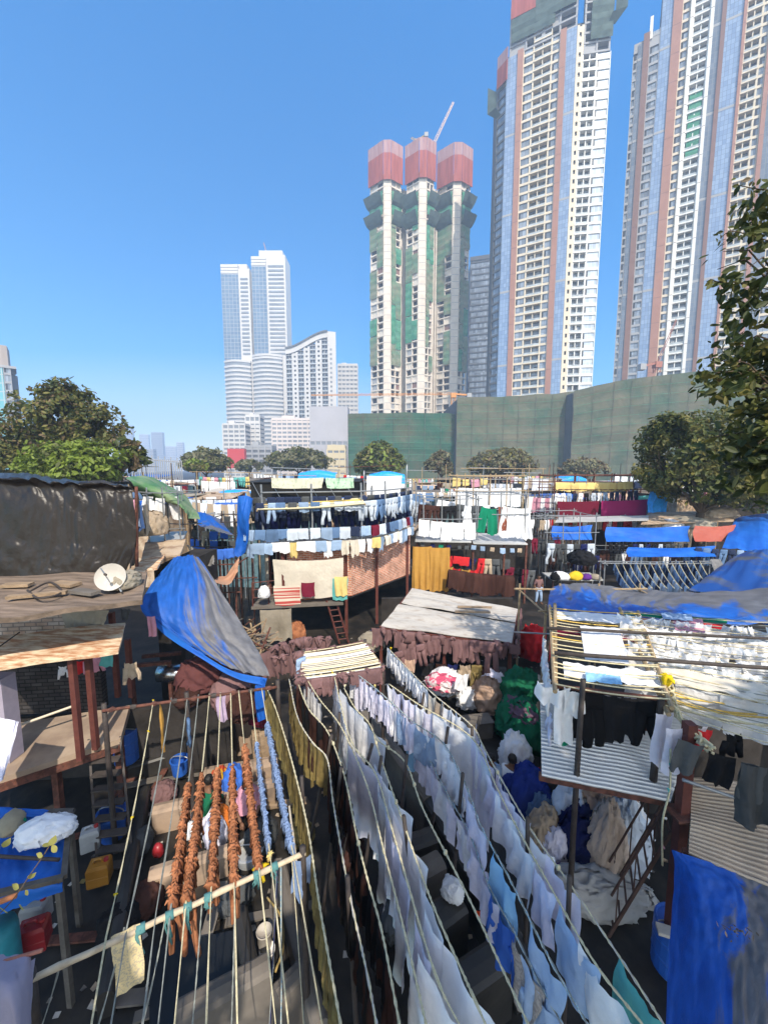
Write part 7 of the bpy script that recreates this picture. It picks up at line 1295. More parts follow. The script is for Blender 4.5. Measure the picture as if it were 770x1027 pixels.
for k in (5, 6, 8): q = LP[k][25]; heap(q - V((0, 0, .12)), .05, .05, .16, F_YELLOW, 'cream yellow rag binding a rope to the bamboo bar', name='rag', seed=k + .3, sub=3, group='cream rag bindings')
hang(drape_mesh(140, w=.17, L=.95, k=1, amp=.04, nu=8), atz(161, 704, 3.0) - V((0, 0, .05)), V((.5, -.8, 0)), F_OCHRE, 'ochre_cloth', 'narrow ochre cloth hanging from the rusty bar', 'cloth'); hang(drape_mesh(141, w=.2, L=.55, k=1, amp=.03, nu=8), atz(223, 695, 3.0) - V((0, .06, .0)), V((1, 0, 0)), F_LILAC, 'lilac_towel', 'lilac towel over the rusty bar', 'towel')
hang(PANTS[2], atz(189, 722, 2.9), V((.5, -.8, 0)), F_MIDJ, 'jeans', 'jeans hanging on the grey line with blue strands', 'jeans', None, .55)
YC = M('cloth_spotted', (.62, .50, .28), col2=(.42, .36, .26), thr=(.5, .56), scale=40, bump=.1); p = nb0.lerp(nb1, .355); hang(fold_mesh(200, w=.26, L1=.62, L2=.5), p + V((0, 0, .04)), (nb1 - nb0).normalized(), YC, 'spotted_cloth', 'spotted yellow cloth thrown over the pale bamboo bar', 'cloth')
for px, py, l in ((290, 808, 'longer white stick leaning by the bamboo bar end'), (293, 830, 'shorter white stick leaning by the bamboo bar end')): p = atz(px, py, 2.3); mb = MB(); mb.tube(p, p + V((.22, -.45, -.75)), .016, TINW, 6); mb.build('white_stick', None, False, l, 'stick')
# red scrap, white cup, heaps on the ground around the people
heap(atz(159, 857, .1), .1, .09, .16, PRED, 'small red cloth scrap on the ground left of the terracotta garments', seed=1.3, sub=3); heap(atz(222, 797, .1), .28, .24, .42, fabric('red_yellow', (.45, .06, .03), col2=(.6, .35, .03), thr=(.5, .55)), 'red and yellow cloth heap between the squatting people', seed=2.7); heap(atz(234, 800, .1), .28, .25, .5, F_COBALT, 'bright blue cloth heap beside the woman in pink', seed=3.9); heap(atz(217, 846, .1), .2, .18, .38, F_BLUED, 'pale cloth hanging by the person in green', seed=4.4)
heap(atz(262, 845, .2), .3, .25, .3, F_GREYC, 'dark wet heap right of the terracotta garments', seed=5.1); heap(atz(190, 838, .2), .14, .12, .2, F_WHITE, 'small white rags behind the first terracotta rope', seed=5.9, sub=3); heap(atz(222, 835, .1), .2, .2, .35, fabric('orange', (.55, .16, .03)), 'orange cloth heap beside the pale cloth', seed=7.1)
drum(atz(250, 862, .2), .26, .22, TIN, 'round tin tub in front of the woman in pink', 'tub', 'tub', True, False)
# dark heap of washing under the dusty blue tarp
for i, (px, py, Y, rx, rz, m, l) in enumerate([(205, 675, 9.6, .6, .5, fabric('maroon_dull', (.13, .05, .05)), 'dull maroon heap under the dusty blue tarp'), (232, 690, 9.4, .5, .45, F_MAUVE, 'mauve heap behind the lilac towel'), (190, 690, 9.2, .4, .3, F_BROWN, 'dark rust heap left of the mauve heap'), (243, 705, 9., .4, .4, F_BROWN, 'brown heap at the end of the dusty blue tarp'), (262, 712, 9.3, .35, .4, F_MAROON, 'maroon heap behind the olive garments'), (215, 662, 10.2, .5, .4, F_BEIGE, 'beige heap in the dark under the blue tarp')]): heap(at(px, py, Y) - V((0, 0, .3)), rx, rx * .8, rz, m, l, seed=i * 1.7 + .4)
# ================================================================ the long lines of whites
def LN(pts, z0=2.8, z1=2.5): n = len(pts) - 1; return spline([atz(px, py, z0 + (z1 - z0) * (i / n)) for i, (px, py) in enumerate(pts)], .06)
R1 = LN([(268, 691), (277, 712), (291, 757), (308, 827), (320, 905), (343, 1035)]); R2 = LN([(290, 681), (298, 718), (313, 744), (328, 761), (334, 804), (349, 889), (367, 971), (379, 1035)]); R3 = LN([(297, 680), (309, 710), (328, 733), (345, 777), (357, 835), (368, 880), (383, 935), (402, 1035)])
R4 = LN([(307, 680), (321, 702), (342, 729), (367, 785), (384, 850), (406, 936), (429, 1035)]); R5 = LN([(335, 677), (351, 740), (376, 775), (395, 838), (433, 967), (464, 1035)]); R6 = LN([(345, 690), (356, 710), (371, 727), (382, 761), (405, 827), (433, 905), (472, 994), (490, 1035)]); R7 = LN([(371, 727), (380, 743), (406, 764), (424, 811), (468, 897), (533, 1035)], 2.75)
R8 = LN([(351, 671), (376, 690), (412, 722), (423, 730), (445, 746), (466, 785), (482, 828), (510, 880), (551, 962), (595, 1038)]); R8b = LN([(405, 728), (421, 745), (445, 790), (470, 835), (490, 888), (517, 938), (540, 985), (568, 1035)], 2.2, 2.1); R9 = LN([(390, 686), (419, 706), (472, 739), (498, 790), (516, 826), (552, 890), (597, 967), (650, 1035)]); R10 = LN([(390, 651), (430, 692), (472, 727), (485, 750), (527, 824), (570, 885), (625, 966), (672, 1038)], 2.9)
for pts, m, l in ((R1, ROPE, 'twisted cream line of the olive garments'), (R2, (ROPE, TINW), 'twisted cream line starting at the pink cloth'), (R3, ROPE, 'twisted cream line of the dark brown garments'), (R4, ROPE, 'twisted cream line left of the white sheets'), (R5, ROPE, 'twisted cream line over the white sheets'), (R6, ROPE, 'twisted cream line carrying the white sheets'), (R7, ROPE, 'bare twisted cream line between sheets and shirts'), (R8, (ROPEB, ROPEG), 'blue twisted line of the white shirts'), (R8b, (ROPEB, ROPEG), 'lower blue line of the white shirts'), (R9, ROPE, 'cream line of the big pale sheets'), (R10, (ROPE, TINW), 'rightmost cream line of white shirts')): rope(pts, .013, m, l, twist=.09)
def part(pts, u0, u1): n = len(pts) - 1; return pts[int(u0 * n):int(u1 * n) + 1]
OL = [drape_mesh(150 + i, w=.36, L=.78, k=1.5, amp=.05, sag=.01, rag=.3, nu=10) for i in range(5)]
g_ = 'olive garments along the cream lines'
line_of(R1, .17, OL, [F_OLIVE], 'olive_garment', 'garment on the leftmost cream line of the courtyard', 'garment', g_, (.75, 1.0), tilt=.9); line_of(part(R2, .05, .36), .15, OL, [F_OLIVE], 'olive_garment', 'garment on the line starting at the pink cloth', 'garment', g_, (.8, 1.05), tilt=.9)
line_of(part(R2, .36, .5), .2, OL, [F_OLIVE, F_BROWN], 'olive_garment', 'garment beyond the prop on the pink cloth line', 'garment', g_, (.7, .9), tilt=.9)
line_of(part(R3, .04, .98), .2, OL, [F_BROWN, F_BLACK, F_BROWN], 'dark_garment', 'garment on the line between olive garments and white sheets', 'garment', 'dark garments beside the white sheets', (.9, 1.25), tilt=.9); line_of(part(R2, .55, .97), .24, OL, [F_BLACK, F_BROWN], 'dark_garment', 'garment on the near half of the pink cloth line', 'garment', 'dark garments beside the white sheets', (.8, 1.1), tilt=.9)
p = R2[int(.03 * len(R2))]; hang(drape_mesh(160, w=.42, L=.62, k=1.3, amp=.04, nu=10), R2[4] - V((0, 0, .02)), (R2[7] - R2[2]).normalized(), F_MAGENTA, 'magenta_cloth', 'magenta cloth at the head of the olive garments', 'cloth', None, 1, tilt=1)
BIG = [drape_mesh(170 + i, w=1.0, L=1.6, k=2.2, amp=.05, sag=.08, rag=.12) for i in range(4)]; MIDS = [drape_mesh(180 + i, w=.55, L=1.0, k=1.4, amp=.05, sag=.14, rag=.2, nu=14) for i in range(5)]
g_ = 'white sheets on the middle cream lines'
line_of(part(R4, .0, .16), .20, MIDS, [F_WHITE], 'white_sheet', 'narrow cloth at the head of the cream line left of the white sheets', 'sheet', g_, (.8, .95), tilt=.8, szx=.6); line_of(part(R5, .0, .28), .22, MIDS, [F_WHITE], 'white_sheet', 'narrow cloth at the head of the line over the white sheets', 'sheet', g_, (.85, 1.05), tilt=.8, szx=.6)
line_of(part(R6, .10, .99), .72, BIG, [F_WHITE], 'white_sheet', 'long sheet on the cream line carrying the sheets', 'sheet', g_, (1.0, 1.15), tilt=.9, jit=.05, yoff=.12); line_of(part(R5, .45, .99), .62, BIG + MIDS, [F_WHITE, F_BLUED], 'white_sheet', 'sheet on the near half of the line over the sheets', 'sheet', g_, (.8, .95), tilt=.9, jit=.1); line_of(part(R4, .72, .99), .7, MIDS, [F_WHITE], 'white_sheet', 'sheet at the near end of the line left of the sheets', 'sheet', g_, (.8, .9), tilt=.9)
def W(*a): return list(a)
g_ = 'blued white shirts on the courtyard lines'; WS = [F_BLUED, F_BLUED, F_WHITE, F_BLUED]
line_of(part(R8, .02, .34), .20, MIDS + SHIRTS, WS, 'white_shirt', 'shirt on the far end of the blue twisted line', 'shirt', g_, (.62, .78), tilt=.8, szx=.72); line_of(part(R8, .36, .985), .42, SHIRTS, WS, 'white_shirt', 'shirt on the near part of the blue twisted line', 'shirt', g_, (.68, .80), tilt=.9, yoff=.10, jit=.08)
line_of(part(R8b, .06, .98), .38, SHIRTS, WS, 'white_shirt', 'shirt on the lower blue line', 'shirt', g_, (.64, .76), tilt=.9, yoff=.10, jit=.08)
line_of(part(R9, .02, .22), .22, MIDS, WS, 'white_shirt', 'narrow white at the far end of the pale sheet line', 'shirt', g_, (.6, .75), tilt=.8, szx=.7); line_of(part(R9, .46, .985), .46, SHIRTS, WS, 'white_shirt', 'shirt on the near part of the pale sheet line', 'shirt', g_, (.76, .88), tilt=.9, yoff=.10, jit=.08)
for i, u in enumerate((.25, .37)): k = int(u * len(R9)); hang(BIG[i], R9[k + 5], (R9[k + 10] - R9[k]).normalized(), [F_CREAM if False else F_WHITE, F_BLUED][i], 'pale_sheet', ['far big pale sheet on the cream line behind the blue twisted line', 'near big pale sheet on the cream line behind the blue twisted line'][i], 'sheet', None, .95, tilt=.9)
line_of(part(R10, .0, .27), .15, SMALLS + DRAPS, [F_WHITE], 'white_shirt', 'small white at the far end of the rightmost line', 'shirt', g_, (.75, .9), tilt=.8, szx=.75); line_of(part(R10, .29, .40), .26, MIDS, [F_BEIGE, F_WHITE, F_CREAM], 'pale_cloth', 'narrow cloth on the rightmost line beside the pen', 'cloth', 'narrow cloths on the rightmost line', (.65, .8), tilt=.8, szx=.7); line_of(part(R10, .42, .985), .46, SHIRTS, WS, 'white_shirt', 'shirt on the rightmost cream line', 'shirt', g_, (.76, .88), tilt=.9, yoff=.10, jit=.08)
CHK = M('cloth_checked', (.50, .44, .38), col2=(.34, .30, .27), thr=(.48, .53), scale=22, bump=.1); LBL = fabric('light_blue', (.42, .56, .76))
for pts, u, me, m, s, l in ((R8b, .07, MIDS[0], F_SKY, .72, 'sky blue shirt at the far end of the lower blue line'), (R8, .80, SHIRTS[2], F_SKY, 1.1, 'sky blue shirt near the bottom of the blue twisted line'), (R8b, .80, SHIRTS[5], F_COBALT, 1.0, 'cobalt patterned shirt on the lower blue line'), (R8b, .90, SHIRTS[3], CHK, 1.05, 'beige checked shirt on the lower blue line'), (R8b, .97, SHIRTS[1], LBL, 1.1, 'light blue shirt at the near end of the lower blue line'), (R8, .93, SHIRTS[4], LBL, 1.0, 'light blue shirt on the near end of the blue twisted line'), (R8, .40, SHIRTS[8], F_LIGHTJ, .9, 'blue grey shirt on the blue twisted line'), (R8, .30, MIDS[1], F_LIGHTJ, .6, 'blue grey cloth on the far blue twisted line'), (R10, .975, SHIRTS[7], F_TURQ, .9, 'turquoise shirt at the near end of the rightmost line'), (R9, .9, SHIRTS[0], LBL, 1.1, 'light blue shirt near the end of the pale sheet line')):
    k = int(u * (len(pts) - 4))
    for o_ in [o_ for o_ in COL.objects if o_.name.startswith('white_shirt') and (o_.location - pts[k]).length < .24 * s]: bpy.data.objects.remove(o_)
    hang(me, pts[k] + V((.01, -.05, 0)), (pts[k + 3] - pts[k]).normalized(), m, 'coloured_shirt', l, 'shirt', None, s * (.78 if s > .75 else 1), tilt=.8)
k = int(.66 * len(R8b)); heap(R8b[k] - V((0, 0, .85)), .07, .05, .2, fabric('signal_orange', (.75, .08, .02)), 'orange red rag under the lower blue line', name='rag', seed=3.1, sub=3)
# props
for px, py, dx, dy, l in ((371, 678, 0, .05, 'upright prop at the head of the white shirts'), (340, 720, -.25, .3, 'slanting prop behind the white sheets'), (331, 742, -.55, .35, 'slanting prop under the pink cloth line'), (341, 776, -.35, .1, 'second slanting prop under the dark garments'), (371, 752, -.6, .4, 'long slanting prop under the white sheets'), (381, 765, -.35, .15, 'prop crossing the long slanting one'), (424, 700, -.35, .15, 'slanting prop under the far white shirts'), (407, 763, -.2, .3, 'prop under the bare cream line'), (448, 735, -.3, .2, 'short slanting prop under the blue twisted line'), (479, 724, -.45, .2, 'slanting prop under the pale sheets'), (463, 782, -.1, .2, 'prop under the lower blue line'), (303, 785, .0, .1, 'upright prop under the olive garments'), (473, 735, .1, .2, 'upright prop under the rightmost line'), (529, 828, .1, .1, 'prop under the middle of the rightmost line'), (571, 888, .1, .1, 'prop near the end of the rightmost line'), (406, 826, .3, .1, 'prop under the middle of the white sheets'), (349, 888, .1, .1, 'prop under the near dark garments')):
    p = atz(px, py, 2.72); pole((p.x + dx, p.y + dy, 0), p + V((-dx * .06, -dy * .06, .12)), .032, DARKP, l, 'bamboo_prop')
rr = random.Random(6)
for i, (px, py) in enumerate(((302, 684), (312, 682), (322, 679), (333, 676), (339, 674), (346, 690), (392, 652), (376, 690))): heap(atz(px, py, 2.75), .035, .035, .10, [fabric('vivid_yellow', (.70, .50, .02)), F_YELLOW, ROPE][i % 3], 'yellow rag knot at the head of the courtyard lines', name='rag_knot', seed=i + .7, sub=3, group='rag knots at the head of the lines')
for pts, us in ((R7, (.15, .36, .6)), (R6, (.33, .55)), (R10, (.6, .8)), (R3, (.4, .7))):
    for u in us: p = pts[int(u * len(pts))]; heap(p - V((0, 0, .02)), .026, .026, .045, ROPE, 'cream splice knot on a courtyard line', name='splice_knot', seed=u * 8, sub=2, group='splice knots of the courtyard lines')
# litter
mb = MB(); rr = random.Random(9)
for i in range(420):
    x, y = rr.uniform(-6, 6), rr.uniform(3.5, 17); s = rr.uniform(.02, .07); a = rr.random() * 6.28; z_ = .012; m = rr.choice([TINW, CONC, WOOD, F_BEIGE, F_OLIVE, CONC, TINW])
    mb.poly([(x + s * cos(a), y + s * sin(a), z_), (x + s * cos(a + 1.7), y + s * sin(a + 1.7), z_ + rr.random() * .02), (x + s * cos(a + 3.2), y + s * sin(a + 3.2), z_), (x + s * cos(a + 4.6), y + s * sin(a + 4.6), z_ + rr.random() * .03)], m)
mb.build('litter', kind='stuff')

rr = random.Random(21)
for i in range(22):
    px, py = rr.uniform(90, 300), rr.uniform(740, 1010); p = ground_ = atz(px, py, .03 + .004 * i); a = rr.choice([.2, .25, 1.2, 1.75]) + rr.uniform(-.15, .15); L = rr.uniform(.5, 1.5); mb = MB(); mb.box(p, L, rr.uniform(.08, .2), .035, rr.choice([WOOD, CONC, RUST, CONCD]), a); mb.build('loose_plank', None, False, 'worn board lying on the wet yard floor', 'board', 'boards on the yard floor')
for i, (px, py, m, l) in enumerate(((140, 850, F_GREYC, 'grey wet cloth heap beside the iron stair'), (120, 930, F_BLACK, 'black cloth heap right of the red jerrycan'), (150, 905, F_BROWN, 'brown cloth heap left of the terracotta rope ends'), (238, 905, F_GREYC, 'grey cloth heap under the bamboo bar'), (165, 800, F_MAUVE, 'mauve cloth heap on the low pen wall'), (145, 745, F_NAVY, 'navy cloth heap left of the upper blue tub'), (222, 712, F_BEIGE, 'beige cloth heap on the sunlit wash pen'), (352, 860, F_BROWN, 'brown cloth heap under the dark garments'), (300, 840, F_OLIVE, 'olive cloth heap below the leftmost cream line'), (395, 930, F_GREYC, 'grey cloth heap under the white sheets'))): heap(atz(px, py, .05), .28, .22, .22, m, l, seed=i * 2.3 + .9)
# ================================================================ people
def skinmesh(V_, E_, R_, root=0, lev=2):
    me = bpy.data.meshes.new('tmp'); me.from_pydata([tuple(v) for v in V_], E_, []); o = bpy.data.objects.new('tmp', me); COL.objects.link(o)
    md = o.modifiers.new('s', 'SKIN'); md.use_smooth_shade = True
    for i, d in enumerate(me.skin_vertices[0].data): d.radius = R_[i] if isinstance(R_[i], tuple) else (R_[i], R_[i]); d.use_root = (i == root)
    ss = o.modifiers.new('d', 'SUBSURF'); ss.levels = lev; ss.render_levels = lev
    dg = bpy.context.evaluated_depsgraph_get(); out = bpy.data.meshes.new_from_object(o.evaluated_get(dg)); bpy.data.objects.remove(o); bpy.data.meshes.remove(me)
    out.polygons.foreach_set('use_smooth', [True] * len(out.polygons)); return out
SKIN = M('skin_brown', (.17, .085, .05), var=.08, rough=.55, bump=0); HAIR = M('hair_black', (.012, .010, .009), rough=.5, var=.2, bump=.3); EYE = M('eye_white', (.6, .58, .55), rough=.3, var=.02, bump=0)
def person(loc, rz, J, top, bottom, label, shawl=None, hair='short', hem=None, foot=SKIN):
    T = thing('person', label, 'person', loc); T.rotation_euler.z = rz
    names = ['pel', 'spn', 'cst', 'nck', 'hd', 'crn', 'shL', 'elL', 'wrL', 'shR', 'elR', 'wrR', 'hpL', 'knL', 'anL', 'toL', 'hpR', 'knR', 'anR', 'toR']; P = {k: V(J[k]) for k in names}; ix = {k: i for i, k in enumerate(names)}
    E = [('pel', 'spn'), ('spn', 'cst'), ('cst', 'nck'), ('nck', 'hd'), ('hd', 'crn'), ('cst', 'shL'), ('shL', 'elL'), ('elL', 'wrL'), ('cst', 'shR'), ('shR', 'elR'), ('elR', 'wrR'), ('pel', 'hpL'), ('hpL', 'knL'), ('knL', 'anL'), ('anL', 'toL'), ('pel', 'hpR'), ('hpR', 'knR'), ('knR', 'anR'), ('anR', 'toR')]
    rad_ = dict(pel=.12, spn=.115, cst=.125, nck=.052, hd=.085, crn=.07, shL=.06, elL=.042, wrL=.028, shR=.06, elR=.042, wrR=.028, hpL=.09, knL=.058, anL=.038, toL=.03, hpR=.09, knR=.058, anR=.038, toR=.03)
    me = skinmesh([P[k] for k in names], [(ix[a], ix[b]) for a, b in E], [rad_[k] for k in names])
    bm = bmesh.new(); bm.from_mesh(me); mb = MB()
    for s in 'LR':
        w = P['wr' + s]; d = (w - P['el' + s]).normalized(); sd = d.cross(V((0, 0, 1))); sd = sd.normalized() if sd.length > .1 else V((1, 0, 0)); dn = sd.cross(d)
        mb.path([w, w + d * .05, w + d * .09], [.026, .036, .03], SKIN, 8, flat=(1, .6))
        for k in range(4): a = w + d * .08 + sd * (.018 * (k - 1.5)); l = (.065, .075, .07, .055)[k]; mb.path([a, a + d * l * .5 - dn * .006, a + d * l * .85 - dn * .03], [.0095, .0085, .006], SKIN, 6)
        a = w + d * .03 + sd * .03; mb.path([a, a + d * .03 + sd * .022, a + d * .06 + sd * .025 - dn * .01], [.012, .010, .007], SKIN, 6)
    fwd = V(J.get('face', (0, -1, -.2))).normalized(); h = P['hd'].lerp(P['crn'], .35); sd = fwd.cross(V((0, 0, 1))).normalized(); up = sd.cross(fwd)
    mb.path([h + fwd * .075 + up * .02, h + fwd * .105 - up * .015, h + fwd * .08 - up * .025], [.008, .016, .012], SKIN, 6)
    mb.path([h + fwd * .078 - up * .055 - sd * .025, h + fwd * .088 - up * .057, h + fwd * .078 - up * .055 + sd * .025], [.006, .009, .006], M('lip', (.16, .05, .04), bump=0), 5)
    for s in (-1, 1): mb.path([h + sd * s * .085 + up * .03, h + sd * s * .098, h + sd * s * .085 - up * .03], [.01, .016, .008], SKIN, 5)
    m2 = mb.mesh('x', smooth=True); bm.from_mesh(m2); bm.to_mesh(me); bm.free(); me.materials.clear(); me.materials.append(SKIN)
    me.polygons.foreach_set('material_index', [0] * len(me.polygons)); me.polygons.foreach_set('use_smooth', [True] * len(me.polygons)); me.name = 'body'
    def kid(n, m, mesh): mesh.materials.clear(); mesh.materials.append(m); o = bpy.data.objects.new(n, mesh); COL.objects.link(o); o.parent = T; return o
    kid('body', SKIN, me)
    for s in (-1, 1):
        mb = MB(); c = h + fwd * .082 + sd * s * .032 + up * .028; mb.lathe([(0, -.011), (.008, -.008), (.012, 0), (.008, .008), (0, .011)], EYE, 8, c); kid('eye', EYE, mb.mesh('eye', smooth=True))
    def sub(keys, ed, rr_, root): i2 = {k: i for i, k in enumerate(keys)}; return skinmesh([P[k] for k in keys], [(i2[a], i2[b]) for a, b in ed], [rr_[k] for k in keys], i2[root])
    r2 = {k: v + .022 for k, v in rad_.items()}; P['mL'] = P['shL'].lerp(P['elL'], .95); P['mR'] = P['shR'].lerp(P['elR'], .95); P['nk2'] = P['cst'].lerp(P['nck'], .55); r2.update(mL=.06, mR=.06, nk2=.085, shL=.085, shR=.085, cst=.15, pel=.145)
    kid('shirt', top, sub(['pel', 'spn', 'cst', 'nk2', 'shL', 'mL', 'shR', 'mR'], [('pel', 'spn'), ('spn', 'cst'), ('cst', 'nk2'), ('cst', 'shL'), ('shL', 'mL'), ('cst', 'shR'), ('shR', 'mR')], r2, 'pel'))
    P['cL'] = P['knL'].lerp(P['anL'], .85); P['cR'] = P['knR'].lerp(P['anR'], .85); r2.update(cL=.062, cR=.062, hpL=.115, hpR=.115, knL=.085, knR=.085, pel=.142)
    kid('trousers' if not hem else 'skirt', bottom, sub(['pel', 'hpL', 'knL', 'cL', 'hpR', 'knR', 'cR'], [('pel', 'hpL'), ('hpL', 'knL'), ('knL', 'cL'), ('pel', 'hpR'), ('hpR', 'knR'), ('knR', 'cR')], r2, 'pel'))
    bm = bmesh.new(); bmesh.ops.create_icosphere(bm, subdivisions=3, radius=1)
    for v in bm.verts:
        q = v.co; n_ = q.dot(fwd); k = 1 + .08 * nz(q.x * 4, q.y * 4, q.z * 4); f = .101 * k
        if n_ > .35 and q.z < .55: f *= .72
        v.co = h + up * .03 - fwd * .012 + V((q.x * f, q.y * f, q.z * f * 1.12))
    if hair == 'bun':
        r_ = bmesh.ops.create_icosphere(bm, subdivisions=2, radius=.05)
        for v in r_['verts']: v.co += h - fwd * .12 + up * .0
    m3 = bpy.data.meshes.new('hair'); bm.to_mesh(m3); bm.free(); kid('hair', HAIR, m3)
    if shawl:
        c = P['nck']; mb = MB()
        def fn(u, v):
            a = u * 2 * PI; r = .10 + .17 * v ** .7 + .03 * sin(a * 5 + v * 3) * v; return V((c.x + r * sin(a) * 1.15, c.y + r * cos(a) * .9, c.z + .06 - .42 * v ** 1.3 + .03 * nz(a, v * 3, 1)))
        mb.grid(fn, 30, 10, shawl); kid('shawl', shawl, mb.mesh('shawl', smooth=True))
    return T
def squat(look=(0, -1, -.5), lean=.12, reach=.35):
    return dict(pel=(0, .12, .30), spn=(0, .06, .48), cst=(0, -lean * .5, .70), nck=(0, -lean, .86), hd=(0, -lean - .03, .96), crn=(0, -lean - .02, 1.05), shL=(-.17, -lean * .6, .77), elL=(-.22, -lean - .2, .56), wrL=(-.12, -lean - reach, .45), shR=(.17, -lean * .6, .77), elR=(.22, -lean - .2, .56), wrR=(.12, -lean - reach, .42), hpL=(-.10, .10, .30), knL=(-.2, -.26, .50), anL=(-.15, -.02, .08), toL=(-.16, -.2, .04), hpR=(.10, .10, .30), knR=(.2, -.26, .50), anR=(.15, -.02, .08), toR=(.16, -.2, .04), face=look)
STAND = dict(pel=(0, 0, .92), spn=(0, .01, 1.08), cst=(0, 0, 1.28), nck=(0, 0, 1.46), hd=(0, -.02, 1.55), crn=(0, -.01, 1.65), shL=(-.18, 0, 1.38), elL=(-.25, .02, 1.1), wrL=(-.22, -.1, .9), shR=(.18, 0, 1.38), elR=(.25, .02, 1.1), wrR=(.2, -.12, .92), hpL=(-.09, 0, .88), knL=(-.11, -.03, .48), anL=(-.12, .02, .07), toL=(-.14, -.14, .03), hpR=(.09, 0, .88), knR=(.14, -.06, .48), anR=(.2, .02, .07), toR=(.22, -.14, .03), face=(0, -1, -.1))
def ground(px, py): return atz(px, py, 0.)
person(ground(250, 824), .3, squat(), F_PINK, F_NAVY, 'woman in a pink shawl squatting at the wash pens beside the powder blue garments', shawl=F_PINK, hair='bun', hem=True)
person(ground(206, 832), 2.7, squat(), F_DKGREEN, F_BLUED, 'person in a bottle green top squatting with back turned near the terracotta garments', hair='short')
person(ground(508, 806), 2.2, squat((.2, -1, -.5)), F_WHITE, F_BLUED, 'man in a white shirt sitting below the bottle green heaps', hair='short')
person(ground(493, 795), -.5, squat((0, -1, -.7), .18), F_LIGHTJ, F_GREYC, 'man in a pale blue shirt bending over the sorted laundry', hair='short')
person(ground(539, 606), .2, STAND, F_MAUVE, F_LIGHTJ, 'person in jeans standing in the lane beyond the red cloth bundle', hair='short')
# ================================================================ overhanging tree at the right, and unseen trees behind the viewer, placed and shaped to shade the yard
D = 5.6
tree('overhanging_tree', 'near tree with large leaves overhanging the right edge', (9.2, 5.2, 0), [blob_px(775, 265, D, .75, .55, .7), blob_px(800, 205, D, .75, .28, .6), blob_px(788, 330, D, .9, .7, .7), blob_px(765, 385, D, .9, .45, .8), blob_px(790, 440, D, 1.1, .6, .9), blob_px(775, 478, D, .8, .35, .7), blob_px(850, 330, D, 1.2, 1.4, 1.2), blob_px(880, 430, D, 1.6, 1., 1.2)], 5600, .062, [LG1, LG1, LG2, LG3, LG2], .16, 41, gap=-.06, freq=1.6, shell=.5)
TW = thing('branch', 'leafy twig of the near tree reaching left across the glass tower', 'branch', at(745, 250, D)); rr = random.Random(3); mb = MB(); tw = [spline([at(800, 250, D), at(765, 240, D), at(735, 232, D), at(722, 238, D)], .04), spline([at(800, 190, D), at(765, 190, D), at(740, 186, D)], .04), spline([at(800, 300, D), at(750, 285, D), at(722, 283, D), at(712, 280, D)], .04), spline([at(800, 390, D), at(735, 365, D), at(712, 360, D)], .04), spline([at(800, 410, D), at(730, 385, D), at(700, 372, D)], .04)]
for t_ in tw: mb.path(t_, .006, BARK, 5)
mb.build('stem', TW, True); mb = MB()
for t_ in tw:
    for i, p in enumerate(t_[6:]):
        for k in range(2):
            s = rr.uniform(.05, .095); d = V((rr.gauss(-.3, .7), rr.gauss(0, .6), rr.gauss(-.3, .5))).normalized(); b = d.cross(V((rr.gauss(0, .4), 1, rr.gauss(0, .6)))).normalized(); q = p + V((rr.gauss(0, .04), rr.gauss(0, .04), rr.gauss(0, .03))); n_ = d.cross(b); m = rr.choice([LG1, LG2, LG3, LG2, LG5 if rr.random() < .3 else LG2])
            mb.poly([q, q + d * s * .3 + b * s * .26 + n_ * .006, q + d * s * .6 + b * s * .34 + n_ * .008, q + d * s * 1.0 + b * s * .2, q + d * s * 1.3], m); mb.poly([q, q + d * s * 1.3, q + d * s * 1.0 - b * s * .2, q + d * s * .6 - b * s * .34 + n_ * .008, q + d * s * .3 - b * s * .26 + n_ * .006], m)
mb.build('foliage', TW)
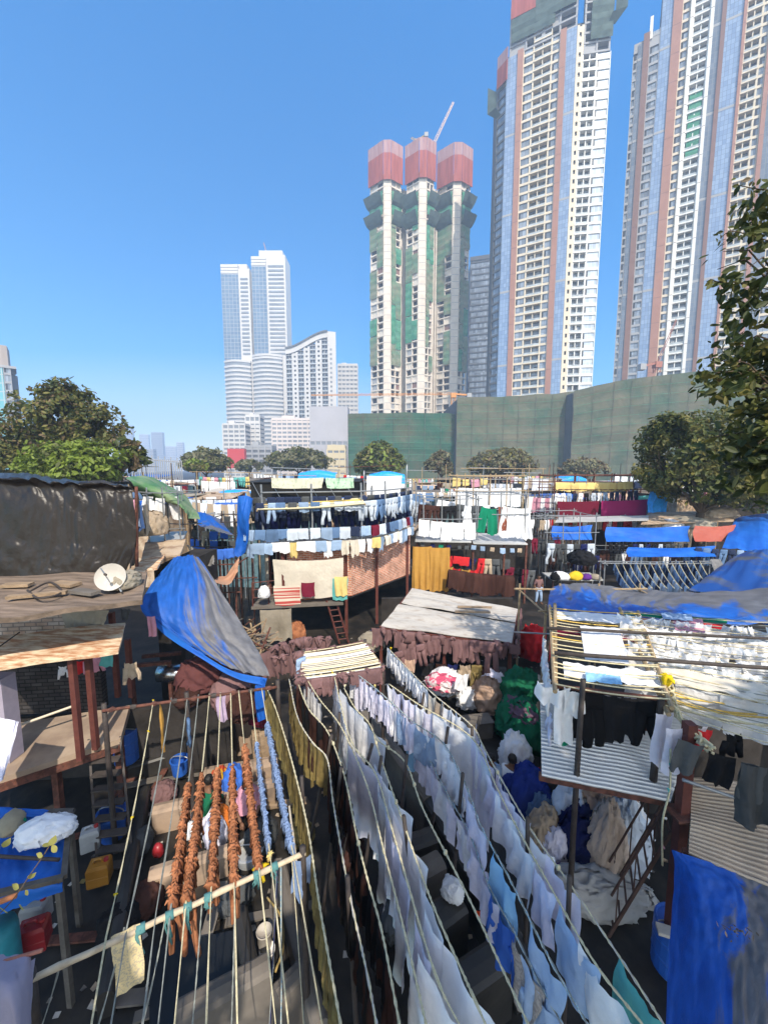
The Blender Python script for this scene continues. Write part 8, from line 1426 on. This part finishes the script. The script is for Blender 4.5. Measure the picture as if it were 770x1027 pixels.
tree('unseen_shade_tree', 'unseen tall tree behind the viewpoint placed to shade the courtyard lines', (4.2, -6.5, 0), [((3.6, -3.4, 11.5), (2.4, 2.0, 1.7)), ((5.8, -4.0, 12.3), (2.2, 2., 1.8)), ((2.7, -3.6, 10.6), (1.2, 1.5, 1.3)), ((4.4, -3.4, 10.6), (2.4, 1.6, 1.2)), ((1.5, -3.2, 8.3), (2.6, 1.2, 1.1)), ((4.5, -3.2, 8.6), (2., 1.2, 1.3))], 4600, .24, [LG1, LG2, LG2], .35, 51, gap=0.05, freq=.8)
tree('unseen_shade_tree', 'second unseen tall tree behind the viewpoint placed to shade the right sheds', (9.5, -6.0, 0), [((8.6, -3.6, 12.2), (1.9, 1.8, 1.6)), ((7.2, -3.8, 10.8), (1.6, 1.6, 1.3)), ((9.6, -3, 10.2), (1.6, 1.6, 1.4))], 4200, .26, [LG1, LG2, LG2], .35, 53, gap=-.12, freq=.8)
tree('unseen_shade_tree', 'third unseen tree added behind the viewpoint to shade the left yard', (-4.6, -6.0, 0), [((-4.4, -3.0, 9.3), (2.6, 1.5, 2.2)), ((-2.6, -3.0, 8.6), (1.7, 1.4, 1.6)), ((-6.6, -3.0, 9.6), (2., 1.5, 2.4)), ((-3.2, -3., 10.6), (1.5, 1.3, 1.3)), ((-8.5, -3., 9.0), (2, 1.5, 2.))], 9000, .26, [LG1, LG2, LG2], .35, 57, gap=-.4, freq=.6)
# ================================================================ haze
bpy.context.view_layer.update()
HZ = 3 + max((o.matrix_world @ V(c)).z for o in bpy.data.objects if o.type == 'MESH' for c in (o.bound_box[1], o.bound_box[6]))
mb = MB(); mb.obox((-1790, -50, -1), (3580, 0, 0), (0, 1840, 0), (0, 0, HZ), None); hz = mb
hm = bpy.data.materials.new('haze_air'); hm.use_nodes = True; N_ = hm.node_tree.nodes; N_.remove(N_['Principled BSDF']); pv = N_.new('ShaderNodeVolumePrincipled'); pv.inputs['Color'].default_value = (.60, .76, 1, 1); pv.inputs['Density'].default_value = .00075; pv.inputs['Anisotropy'].default_value = 0
hm.node_tree.links.new(pv.outputs[0], N_['Material Output'].inputs['Volume']); hz.mats = [hm]; hz.build('haze', kind='stuff')
